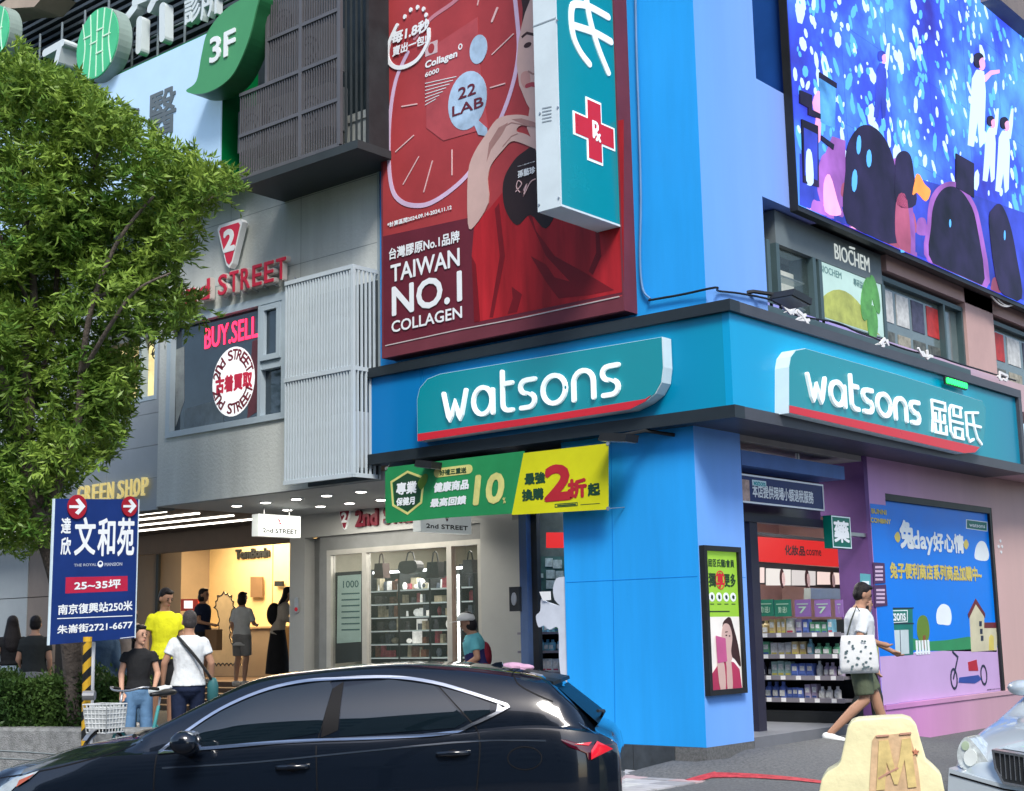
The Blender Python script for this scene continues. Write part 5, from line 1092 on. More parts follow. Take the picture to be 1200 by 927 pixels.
# ---------------------------------------------------------------- clothing shop front (ground floor)
SY = 2.5; F2 = Fr((0,SY,0),(1,0,0),(0,-1,0)); G2 = M('shopfront_grey', (.36,.37,.36), .5, noise=.05, scale=2)
SF = thing('clothing_shopfront', 'pale grey framed glass front of the second hand clothing shop', 'shopfront', (-6.5, SY, .6))
f0, f1 = -8.78, -4.42; g0 = -8.0; g1 = -4.98; gz = 3.15
m = MB(); m.rect(F2, f0, 3.36, f1, 3.69, -.15, 0); m.build('fascia', G2, SF)
m = MB(); m.rect(F2, f0, .6, -8.45, 3.36, -.5, .0); m.build('pillar', G2, SF)
m = MB(); m.rect(F2, -8.45, .6, -8.17, 3.36, -.3, -.2); m.rect(F2, -8.17, gz, f1, 3.36, -.2, -.05); m.rect(F2, -8.17, .6, g0, gz, -.2, -.04); m.build('door_surround', M('frame_grey_dark', (.2,.21,.21), .4), SF)
pl = FL.px(560, 700, -1.0)[0]; pr = FL.px(602, 700, -1.0)[0]
m = MB(); m.box((-5.02, 1.0, .6), (-4.4, 2.3, 3.69)) if False else m.rect(F2, g1, .6, -4.2, 3.36, -.2, .0); m.build('pillar', G2, SF)
m = MB()
for a in (g0, -7.26, -5.62, g1-.08): m.rect(F2, a, .6, a+.09, gz, -.12, -.03)
m.rect(F2, g0, gz-.07, g1, gz, -.12, -.028); m.build('mullion', M('alu_cream', (.45,.44,.4), .35, .3), SF)
CG = M('shop_glass', (.1,.13,.12), .03, noise=0, spec=.8); CG.node_tree.nodes['Principled BSDF'].inputs['Alpha'].default_value = .16
for a, b in ((g0+.09, -7.26), (-7.17, -5.62), (-5.53, g1-.08)): rect('pane', CG, F2, (a, .6, b, gz-.07), -.09, -.08, SF)
m = MB(); m.box((-8.4, SY+.2, .6), (-4.3, 6.0, .62)); m.build('shop_floor', SHF, SF); m = MB(); m.box((-8.45, 6.0, .6), (-4.2, 6.1, 3.6)); m.box((-8.5, SY+.3, .6), (-8.42, 6, 3.6)); m.box((-4.25, SY+.3, .6), (-4.2, 6, 3.6)); m.build('inner_wall', M('shop_wall_cream', (.4,.38,.3), .6), SF)
m = MB(); m.box((-8.5, SY+.2, 3.5), (-4.2, 6.1, 3.55)); m.build('ceiling', M('ceiling_grey'), SF)
lamp('shop_light', 'AREA', (-6.3, 3.9, 3.45), 95, (1,.96,.88), 1.6, SF)
# name on the shop fascia and hanging light boxes
T = fthing('fascia_lettering', 'dark red shield and 2nd STREET letters on the grey shopfront', 'sign lettering', F2, *F2.px(398, 620), 0)
cx, cz = F2.px(405.5, 609); shield(F2, cx, cz, .24, .3, 0, .03, T, False)
a0, z0 = F2.px(418.5, 617); a1, z1 = F2.px(445, 600.5); w3 = (a1-a0)/3; DR = M('letter_dark_red', (.12,.008,.02), .35)
for i, ch in enumerate('2nd'): q = MB(); q.text(F2, ch, (a0+i*w3+.01, z0, a0+(i+1)*w3-.02, z0+(.22 if ch != 'n' else .16)), 0, .04, .06); q.build('letter', DR, T)
x = a1+.12
for ch in 'STREET': q = MB(); q.text(F2, ch, (x, z0, x+w3*.75, z0+.22), 0, .04, .06); q.build('letter', DR, T); x += w3*.98
LBX = M('lightbox_white', (.6,.64,.64), .35, emit=.1, ecol=(.9,1,1))
for xx, (ya, yb_), (pt_, pb_), lab in ((-7.6, (.93, 1.68), (3.58, 3.28), 'white hanging 2nd STREET light box left, in front of the yellow shop'), (-4.95, (1.35, 2.3), (3.47, 3.2), 'white hanging 2nd STREET light box half hidden behind the green banner')):
    T = thing('hanging_light_box', lab, 'light box', (xx, ya, pb_), 0, 'hanging light boxes of the clothing shop'); q = MB(); q.box((xx-.14, ya, pb_), (xx-.004, yb_, pt_)); q.build('case', LBX, T); q = MB(); q.rect(FR, ya+.01, pb_+.01, yb_-.01, pt_-.01, xx-.004, xx); q.build('face', LBX, T)
    h_ = pt_-pb_; ww = yb_-ya; shield(FR, ya+ww*.5, pb_+h_*.7, .09, .1, xx, .004, T, False); q = MB(); q.text(FR, '2nd STREET', (ya+ww*.1, pb_+h_*.17, yb_-ww*.08, pb_+h_*.37), xx, 0, .05); q.build('printed_text', BLACK, T)
    q = MB()
    for y in (ya+.15, yb_-.15): q.tube((xx-.07, y, pt_), (xx-.07, y, 3.69), .012, n=6)
    q.build('hanger', STEEL, T)
T = fthing('intercom', 'small round intercom on the pillar left of the shop door', 'intercom', F2, *F2.px(349, 715), 0); a, z = F2.px(349, 710); q = MB(); q.stroke(F2, [(a, z-.06), (a, z+.08)], .09, 0, .03); q.build('case', STEEL, T); q = MB(); q.disc(F2, a, z-.05, .03, .03, .03, .04, 12); q.build('button', SRED, T)
# poster by the door, handbags, glass shelving with goods
T = fthing('price_poster', 'pale green price poster reading 1000 in the shop glass', 'poster', F2, *F2.px(395, 770), -.1)
P = F2.pxs(-.14, [(391,671),(423,669),(423,775),(389,778)]); q = MB(); q.prism(F2, P, -.2, -.14); q.build('frame', BLACK, T); P = F2.pxs(-.14, [(396,675),(423,673),(423,752),(395,754)]); q = MB(); q.prism(F2, P, -.14, -.135); q.build('sheet', M('poster_mint', (.3,.42,.38), .5, emit=.1, noise=.1), T)
q = MB(); a0, z0 = F2.px(402, 689, -.13); a1, z1 = F2.px(420, 680, -.13); q.text(F2, '1000', (a0, z0, a1, z1), -.134, 0, .02)
for i in range(7): b = F2.px(400, 697+7*i, -.13); q.rect(F2, b[0], b[1], a1+.02, b[1]+.02, -.134, -.132)
q.build('printed_text', M('print_teal_dark', (.03,.1,.1), .5), T)
BAGS = [((447,668),(17,20),'dark brown square handbag hanging at the left of the shop glass'),((481,664),(30,18),'wide oval dark handbag hanging in the middle of the shop glass'),((510,667),(21,21),'black trapezoid handbag hanging right of the oval bag'),((527,665),(10,19),'narrow black handbag partly behind the mullion'),((551,663),(17,17),'grey handbag hanging at the right end of the shop glass')]
for i, ((x, y), (w_, h_), lab) in enumerate(BAGS):
    a, z = F2.px(x, y, -.5); k = w_*.0118; h2 = h_*.0118; T = fthing('handbag', lab, 'handbag', F2, a, z-h2/2, -.5, 'handbags hanging in the shop window')
    q = MB(); P = spline([(a-k*.5, z-h2*.3), (a-k*.45, z+h2*.3), (a, z+h2*.38), (a+k*.45, z+h2*.3), (a+k*.5, z-h2*.3), (a, z-h2*.5)], 3, True) if i == 1 else [(a-k*.5, z-h2*.5), (a-k*.4, z+h2*.4), (a+k*.4, z+h2*.4), (a+k*.5, z-h2*.5)]
    q.prism(F2, P, -.58, -.44); q.build('body', [M('bag_brown', (.05,.025,.02), .4), M('bag_black', (.02,.018,.02), .35), M('bag_black'), M('bag_black'), M('bag_grey', (.09,.1,.11), .4)][i], T)
    q = MB(); q.path([tuple(F2.pt(a-k*.25, z+h2*.35, -.5)), tuple(F2.pt(a-k*.14, z+h2*.9, -.5)), tuple(F2.pt(a, z+h2*1.0, -.5)), tuple(F2.pt(a+k*.14, z+h2*.9, -.5)), tuple(F2.pt(a+k*.25, z+h2*.35, -.5))], .01, 6); q.build('handle', M('bag_brown') if i == 0 else M('bag_black'), T)
GSH = thing('glass_cabinet', 'tall lit glass cabinet crowded with small goods behind the shop glass', 'glass cabinet', (-6.2, SY+.9, .62)); FY = SY+.95; FC = Fr((0,FY,0),(1,0,0),(0,-1,0))
ca0 = FC.px(432, 700)[0]; ca1 = FC.px(556, 700)[0]; ctop = FC.px(490, 668)[1]
q = MB(); q.rect(FC, ca0, .62, ca1, ctop+.05, -.45, -.42); q.build('back', M('cabinet_back', (.035,.04,.038), .3), GSH)
q = MB()
for a in (ca0, ca0+.62, ca0+1.25, ca0+1.85, ca1-.03): q.rect(FC, a, .62, a+.035, ctop+.05, -.42, .0)
q.build('upright', BLACK, GSH); q = MB(); q.rect(FC, ca0+.1, ctop-.02, ca1-.05, ctop+.012, -.05, .012); q.build('lit_strip', emat('cabinet_lamp', (.95,1,1), 5), GSH)
q = MB(); q.rect(FC, ca0+1.82, 1.5, ca0+1.85, 2.75, .001, .015); q.build('lit_strip', emat('cabinet_lamp'), GSH)
shelves = [FC.px(490, y)[1] for y in (690, 706, 722, 738, 754, 770)]
for z in shelves: q = MB(); q.rect(FC, ca0, z-.012, ca1, z, -.42, -.005); q.build('glass_shelf', M('shelf_glass'), GSH); q = MB(); q.rect(FC, ca0+.04, z-.022, ca1-.04, z-.013, -.03, -.01); q.build('lit_strip', emat('shelf_sparkle_glow', (.75,.85,.85), .45), GSH)  # glowing strips under the shelves are added for the glass sparkle
rp = random.Random(77); GC = [(.6,.62,.6), (.05,.05,.06), (.2,.09,.06), (.45,.4,.28), (.1,.12,.15), (.3,.06,.08), (.7,.7,.66)]
for z in [ctop-.28]+shelves:
    x = ca0+.08
    while x < ca1-.12:
        k = rp.randrange(7); w_ = rp.uniform(.05, .16); h_ = rp.uniform(.08, .19); q = MB(); gm = M('goods_%d' % k, GC[k], .25, noise=.4, scale=20, emit=.5 if k in (0, 6) else .04)  # white and cream goods glow to imitate the cabinet's sparkle
        y0 = FY+rp.uniform(.03, .2)
        if rp.random() < .5: q.box((x, y0, z+.001), (x+w_, y0+.1, z+h_))
        elif rp.random() < .5: q.tube((x+w_/2, y0+.05, z+.001), (x+w_/2, y0+.05, z+h_), w_/3, w_/4, 8)
        else: q.ell((x+w_/2, y0+.06, z+h_*.45), (w_/2, .05, h_*.45), 10, 6)
        tag(q.build('shop_goods', gm), ['white', 'black', 'brown', 'straw coloured', 'slate', 'red', 'cream'][k]+' small item on glass shelf %s of the lit cabinet' % ['one, topmost', 'two', 'three', 'four', 'five', 'six', 'seven, lowest'][([ctop-.28]+shelves).index(z)], 'goods', 'goods in the glass cabinet'); x += w_+rp.uniform(.0, .022)

# ---------------------------------------------------------------- the yellow shop deep in the arcade
AR = thing('arcade_shop', 'warmly lit yellow walled shop deep inside the arcade', 'shop interior', (-16, 8, 1.05))
WD = M('brown_deck', (.13,.085,.055), .6, noise=.25, scale=3)
def AY(y): return Fr((0,y,0),(1,0,0),(0,-1,0))
m = MB(); m.box((-24, 6.6, .5), (-9, 12, 1.05)); m.build('shop_floor', WD, AR)
for i in range(4): rect('step', WD, AY(0), (-24, .55, -9, .68+.09*i), -(6.6), -(5.0+.4*i)-.001*i, AR)
YW = M('yellow_wall', (.66,.49,.25), .6, noise=.05); BW = M('tan_wall', (.25,.19,.13), .5, noise=.06)
f9 = AY(9.2)
y0a = f9.px(245, 700)[0]; y1a = f9.px(345, 700)[0]; t0 = f9.px(190, 700)[0]
m = MB(); m.box((y0a, 9.2, 1.05), (y1a+1.5, 9.3, 4.6)); m.build('back_wall', YW, AR)
m = MB(); xs2 = f9.px(319.5, 700)[0]; m.rect(f9, xs2-.012, 1.05, xs2+.012, 4.5, 0, .006); m.build('wall_joint', M('joint_brown', (.25,.15,.06), .6), AR)
m = MB(); m.box((t0-3.5, 8.4, 1.05), (y0a, 9.31, 4.6)); m.build('side_wall', BW, AR)
fa = AY(8.4); q = MB(); a0 = fa.px(186, 700)[0]; q.rect(fa, a0-.05, 1.05, a0+.05, 4.4, 0, .06); q.build('dark_post', BLACK, AR)
zl = fa.px(215, 638)[1]; q = MB(); q.rect(fa, a0+.3, zl, fa.px(243, 634)[0], zl+.07, .02, .08); q.build('cove_light', emat('cove_glow', (1,.8,.5), 2.5), AR)
m = MB(); m.box((-24, 3.0, 4.5), (-8, 12, 4.6)); m.build('ceiling', M('ceiling_brown', (.2,.15,.1), .6), AR)
lamp('warm_shop_light', 'AREA', (-17.0, 7.8, 4.4), 230, (1,.79,.5), 2.2, AR)
q = MB(); a0, z0 = f9.px(278, 655); a1, z1 = f9.px(317, 643); q.text(f9, 'TomBonin', (a0, z0, a1, z0+.2), 0, .05, .07); tag(q.build('wall_lettering', BLACK), 'black hand drawn style shop name on the yellow wall', 'sign lettering')
# plain cream scalloped cut-out board and its curly-edged counter
fb = AY(7.9)
def scal(pts, k=5, amp=.05, fr=fb, off=0):
    P = fr.pxs(off, pts); o = []; n = len(P)
    for i in range(n):
        a, b = Vector(P[i]), Vector(P[(i+1) % n]); d = b-a; L_ = d.length; m_ = max(1, int(L_/.13)); nn = Vector((-d.y, d.x)).normalized()
        for j in range(m_):
            for t in (0, .25, .5, .75): c = a.lerp(b, (j+t)/m_)+nn*amp*math.sin(math.pi*t)*-1; o.append(tuple(c))
    return o
CRB = M('board_cream', (.55,.42,.25), .5); T = fthing('cutout_board', 'cream scalloped cut-out board standing in the yellow shop', 'cut-out board', fb, *fb.px(265, 790), 0)
P = scal([(252,712),(256,698),(264,693),(273,698),(277,712),(272,722),(272,750),(284,762),(284,780),(246,780),(247,760),(256,750),(257,722)], fr=fb); q = MB(); q.prism(fb, P, 0, .03); q.build('board', CRB, T); q = MB(); q.stroke(fb, P, .025, .03, .036, True); q.build('outline', BLACK, T)
T = fthing('till_screen', 'small red and white till screen beside the cut-out board', 'till screen', fb, *fb.px(225, 715), 0); P = fb.pxs(0, [(214,702),(234,702),(234,716),(214,716)]); q = MB(); q.prism(fb, P, 0, .05); q.build('case', M('till_red', (.3,.03,.02), .4), T); P = fb.pxs(0, [(218,704),(228,704),(228,713),(218,713)]); q = MB(); q.prism(fb, P, .05, .055); q.build('screen', emat('till_glow', (1,.85,.8), .7), T)
f91 = AY(9.15); P = f91.pxs(0, [(295,676),(309,676),(309,700),(295,700)]); q = MB(); q.prism(f91, P, 0, .04); tag(q.build('wall_picture', M('picture_brown', (.18,.11,.06), .5)), 'brown framed panel on the yellow wall', 'wall panel')
P = f91.pxs(0, [(323,681),(333,681),(333,687),(323,687)]); q = MB(); q.prism(f91, P, 0, .04); tag(q.build('wall_plaque', BLACK), 'small black plaque on the yellow wall above the long haired woman', 'plaque')
T = thing('shop_counter', 'long tan counter along the back of the yellow shop', 'counter', (-17, 8.9, 1.05)); q = MB(); q.box((y0a, 8.7, 1.06), (y1a, 9.19, 2.1)); q.build('body', BW, T); q = MB(); q.box((y0a-.02, 8.66, 2.1), (y1a, 9.195, 2.14)); q.build('top', M('counter_top', (.4,.28,.15), .4), T)
# plain walls at the far left of the pavement
fw_ = AY(.5)
T = thing('side_wall', 'pale grey and beige panelled ground floor wall at the left edge', 'wall', (-11.5, .5, .6))
a0 = fw_.px(-60, 700)[0]; a1 = fw_.px(32, 700)[0]; a2 = fw_.px(60, 700)[0]; zT = 3.69
PG2 = M('panel_grey', (.3,.34,.36), .55, noise=.06); PB2 = M('panel_beige', (.2,.17,.15), .55, noise=.1)
zz = [.6, 1.6, 2.6, 3.69]
for i in range(3):
    rect('panel', PG2, fw_, (a0, zz[i]+.006, a1-.006, zz[i+1]-.006), -.1, 0, T); rect('panel', PB2, fw_, (a1, zz[i]+.006, a2, zz[i+1]-.006), -.1, -.01, T)
rect('backing', DARK, fw_, (a0, .6, a2-.01, 3.69), -.3, -.11, T)

# ================================================================ upper left: clinic signs and balcony cage
CL_ = .6
BLD = thing('clinic_building', 'dark upper storey of the clinic behind the signs at the top left', 'building', (-9, 0, 8.2))
m = MB(); m.rect(FL, -20, 8.25, xR-.06, 16, -.4, -.38); m.build('recess_wall', M('recess_dark', (.03,.045,.055), .6, noise=.3), BLD)
m = MB(); m.rect(FL, -20, 8.16, xR, 8.26, -.4, .02); m.build('ledge', CON, BLD)
LV = M('louvre_dark', (.05,.065,.075), .5)
for i in range(26): rect('louvre', LV, FL, (-16, 10.2+.13*i, -6.9, 10.25+.13*i), -.3, -.16, BLD)
q = MB(); P = FL.pxs(.5, [(-10,12),(10,-2),(56,-10),(40,8),(10,10),(-10,16)]); q.prism(FL, P, .0, .5); q.build('beam', M('beam_beige', (.4,.32,.25), .6), BLD)
q = MB()
for x in (430, 436, 442): a = FL.px(x, 100, .1)[0]; q.rect(FL, a-.02, 8.2, a+.02, 16, .02, .1)
q.build('drain_pipe', M('pipe_teal', (.03,.07,.08), .5), BLD)
# sign box
px1 = FL.px(259, 120, CL_)[0]; pzt = FL.px(239, 41, CL_)[1]; pzb = FL.px(259, 198, CL_)[1]; px0 = FL.px(-60, 100, CL_)[0]
T = fthing('clinic_sign_box', 'large pale blue clinic sign box with grey characters and a green side', 'sign', FL, px1, pzb, 0)
rect('face', M('clinic_pale_blue', (.42,.6,.8), .35, noise=.04, emit=.12, ecol=(.5,.75,1)), FL, (px0, pzb, px1, pzt), CL_-.02, CL_, T)
rect('case', M('clinic_green', (.0,.16,.04), .4, noise=.1), FL, (px0, pzb-.01, px1+.004, pzt+.03), .0, CL_-.021, T)
GY = M('clinic_grey', (.12,.15,.17), .5)
for t, (x0, y0, x1, y1) in (('中', (137,170,163,130)), ('醫', (174,152,207,98))):
    a0, z0 = FL.px(x0, y0, CL_); a1, z1 = FL.px(x1, y1, CL_); z0b = FL.px((x0+x1)/2, y0+3, CL_)[1]; z1b = z0b+.62; q = MB(); q.text(FL, t, (a0, z0b if t == '中' else z1-.66, a1, z0b+.62 if t == '中' else z1-.02), CL_, .01, .015); q.build('character', GY, T)
# railing over the box
q = MB()
for i in range(9):
    a = px0+1.0+i*.62; q.tube(FL.pt(a, pzt, .3), FL.pt(a, pzt+1.5, .3), .018, n=6)
for z in (pzt+.55, pzt+1.1): q.tube(FL.pt(px0, z, .3), FL.pt(px1, z, .3), .016, n=6)
tag(q.build('metal_frame', M('rail_grey', (.16,.2,.22), .5)), 'thin grey metal frame carrying the white 3D characters', 'metal frame')
q = MB(); rr = random.Random(4); q.path(spline([tuple(FL.pt(*FL.px(x, y, .25), .25)) for x, y in ((140,52),(148,68),(160,66),(168,52),(172,30))], 4), .012); tag(q.build('hanging_cable', BLACK), 'black cable drooping behind the white 3D characters', 'cable')
# green leaf sign 3F
LO = .95; P = FL.pxs(LO, spline([(218,106),(230,95),(236,65),(243,38),(262,13),(285,-2),(303,-8),(299,16),(290,50),(276,82),(262,98),(244,108),(228,110)], 5, True))
T = fthing('leaf_sign', 'green leaf shaped sign marked 3F', 'sign', FL, *FL.px(245, 108, LO), CL_); GRL = M('leaf_green', (.07,.3,.13), .35, noise=.05)
q = MB(); q.prism(FL, P, CL_+.03, LO-.02); q.build('case', M('leaf_green_dark', (.02,.13,.05), .4), T); q = MB(); q.prism(FL, P, LO-.02, LO); q.build('face', GRL, T)
a0, z0 = FL.px(247, 72, LO); a1, z1 = FL.px(276, 32, LO); z0 = FL.px(255, 71, LO)[1]; z1 = FL.px(255, 43, LO)[1]
q = MB(); q.text(FL, '3F', (a0, z0, a1, z1), LO, .015, .035); q.build('printed_text', LETTER, T)
# round green stripe sign + its neighbour
def round_sign(cx, cy, rx, ry, lab):
    a, z = FL.px(cx, cy, .8); T = fthing('round_sign', lab, 'sign', FL, a, z-ry, .2, 'round green signs of the clinic'); q = MB(); q.disc(FL, a, z, rx, ry, .55, .76, 40); q.build('case', M('sign_side_grey', (.25,.33,.3), .5), T); q = MB(); q.disc(FL, a, z, rx*.97, ry*.97, .76, .78, 40); q.build('face', M('round_green', (.06,.42,.2), .35, emit=.1, ecol=(.1,.7,.35)), T)
    q = MB()
    for i, dx in enumerate((-.62, -.3, 0, .3, .62)):
        h_ = ry*math.sqrt(max(0, 1-(dx)**2))*.93; bow = .12*dx*rx; q.stroke(FL, spline([(a+dx*rx+bow, z-h_), (a+dx*rx*.9, z), (a+dx*rx+bow, z+h_)], 5), .02, .78, .785+i*.0005)
    for i, (x1, x2, zz) in enumerate(((-.62,-.3,.3),(-.3,0,.05),(0,.3,.35),(.3,.62,.1),(0,.3,-.3))): q.stroke(FL, [(a+x1*rx, z+zz*ry), (a+x2*rx, z+zz*ry)], .02, .78, .79+i*.0005)
    q.build('stripe', M('stripe_pale', (.55,.75,.6), .4, emit=.1), T)
rxx = abs(FL.px(137,50,.8)[0]-FL.px(88,50,.8)[0])/2
round_sign(112, 50, rxx, .53, 'round green sign with pale vertical stripes over the tree'); round_sign(-12, 42, rxx, .5, 'round green sign cut off by the left edge')
# big white 3D characters
W3 = M('white_3d', (.62,.7,.72), .5, noise=.05); W3s = M('white_3d')
def fat(strokes, wd, off0, off1, lab, grp=None, k=1):
    q = MB(); a, z = FL.px(*strokes[0][0], off1)
    for i, st in enumerate(strokes): q.stroke(FL, FL.pxs(off1, st), wd, off0, off1+i*.002)
    return tag(q.build('sign_character', W3), lab, 'sign character', 'white 3D characters over the clinic sign')
fat([[(163,24),(162,58)], [(190,8),(190,44)], [(146,24),(158,8),(163,-12)], [(158,2),(172,-4)], [(176,10),(184,-6),(188,-20)], [(181,-2),(197,-10)]], .13, .36, .5, 'large white 3D bamboo shaped character over the clinic sign')
for x0, x1, y0, t, lab in ((216,236,30,'診','white 3D character half hidden left of the 3F leaf sign'),(235,256,24,'所','white 3D character just behind the 3F leaf sign')):
    a0, z0 = FL.px(x0, y0, .5); a1, _ = FL.px(x1, y0-8, .5); q = MB(); q.text(FL, t, (a0, z0, a1, z0+.42), .4, .1, .02); tag(q.build('sign_character', W3), lab, 'sign character', 'white 3D characters over the clinic sign')
fat([[(52,62),(73,50)], [(70,54),(66,72)]], .12, .2, .5, 'white 3D corner stroke showing above the tree crown')
# balcony cage of dark bars
CO_ = .75; CG_ = thing('balcony_cage', 'dark barred balcony cage under the leaf sign with a stepped top', 'balcony cage', FL.pt(-6, 8, 0))
c0, cz0 = FL.px(280.5, 210, CO_); c1 = FL.px(397.5, 168, CO_)[0]; cstep = FL.px(312.5, 98, CO_)[0]; cz1 = FL.px(281, 112, CO_)[1]
BAR = M('bar_bronze', (.11,.11,.12), .45, .1, noise=.1); n = 41
for i in range(n+1):
    a = c0+(c1-c0)*i/n; top = cz1 if a < cstep-.02 else 13.5; q = MB(); q.rect(FL, a-.0055, cz0, a+.0055, top, CO_-.02, CO_); q.build('bar', BAR, CG_)
rails = [(cz0, c0), (FL.px(281,160,CO_)[1], c0), (cz1, c0), (FL.px(313,47.5,CO_)[1], cstep)]
for z, a in rails: rect('rail', BAR, FL, (a-.01, z-.022, c1+.01, z+.022), CO_-.015, CO_+.012, CG_)
am = FL.px(352, 150, CO_)[0]; rect('post', BAR, FL, (am-.03, cz0, am+.03, 13.5), CO_-.02, CO_+.013, CG_); rect('post', BAR, FL, (c1-.02, cz0, c1+.03, 13.5), CO_-.03, CO_+.014, CG_); rect('post', BAR, FL, (cstep-.02, cz1, cstep+.02, 13.5), CO_-.02, CO_+.0135, CG_)
for i in range(8): rect('bar', M('bar_dark', (.04,.05,.055), .5), FL, (c1, cz0, c1+.02, 13.5), .05+.085*i, .07+.085*i, CG_)
rect('base_plate', M('bar_dark'), FL, (c0-.02, cz0-.12, c1+.32, cz0-.02), .0, CO_+.01, CG_)
rect('side_panel', DARK, FL, (c1+.25, cz0-.02, c1+.29, 13.5), .0, CO_-.2, CG_)
# air conditioner units dimly seen in the cage
for i, (x, y) in enumerate(((300,150),(328,140),(368,60),(338,28),(370,130))):
    a, z = FL.px(x, y, .4); T = fthing('air_conditioner', ['grey outdoor unit low at the left of the balcony cage', 'grey outdoor unit low in the middle of the balcony cage', 'grey outdoor unit high at the right of the balcony cage', 'grey outdoor unit high in the middle of the balcony cage', 'grey outdoor unit low at the right of the balcony cage'][i], 'air conditioner', FL, a, z-.3, .1, 'outdoor units in the balcony cage'); rect('case', M('unit_shaded_grey', (.16,.17,.18), .5), FL, (a-.3, z-.28, a+.3, z+.28), .15, .45, T); q = MB(); q.stroke(FL, ell_pts(a-.05, z, .18, .18, 16), .02, .45, .46, True); q.stroke(FL, ell_pts(a-.05, z, .1, .1, 12), .015, .45, .46, True); q.build('fan_grille', BLACK, T)
# ================================================================ people
def remesh(mb, name, mat, parent, vox, smooth=3, label=None):
    me = mb.mesh(name, mat, True); o = bpy.data.objects.new(name, me); C.objects.link(o)
    r = o.modifiers.new('r', 'REMESH'); r.mode = 'VOXEL'; r.voxel_size = vox; r.use_smooth_shade = True
    s = o.modifiers.new('s', 'SMOOTH'); s.factor = .5; s.iterations = smooth
    dg = bpy.context.evaluated_depsgraph_get(); me2 = bpy.data.meshes.new_from_object(o.evaluated_get(dg)); me2.name = name
    if not me2.materials: me2.materials.append(mat)
    o.modifiers.clear(); o.data = me2; bpy.data.meshes.remove(me); me2.polygons.foreach_set('use_smooth', [True]*len(me2.polygons)); o.parent = parent
    return o
SK = M('skin', (.5,.29,.2), .55, noise=.06, scale=12); SKD = M('skin_tan', (.36,.2,.13), .55, noise=.06, scale=12)
HB = M('hair_black', (.012,.01,.011), .4, noise=.3, scale=40, bump=.5, bscale=120)
def cloth(key, col=(.5,.5,.5), **k): return M(key, col, .85, noise=.12, scale=9, bump=.7, bscale=11)
BASEJ = dict(shR=(.157,0,1.36), elR=(.215,-.03,1.11), wrR=(.21,.07,.87), shL=(-.157,0,1.36), elL=(-.215,-.03,1.11), wrL=(-.21,.07,.87),
             hiR=(.09,0,.9), knR=(.1,.02,.49), anR=(.1,-.03,.09), hiL=(-.09,0,.9), knL=(-.1,.02,.49), anL=(-.1,-.03,.09))
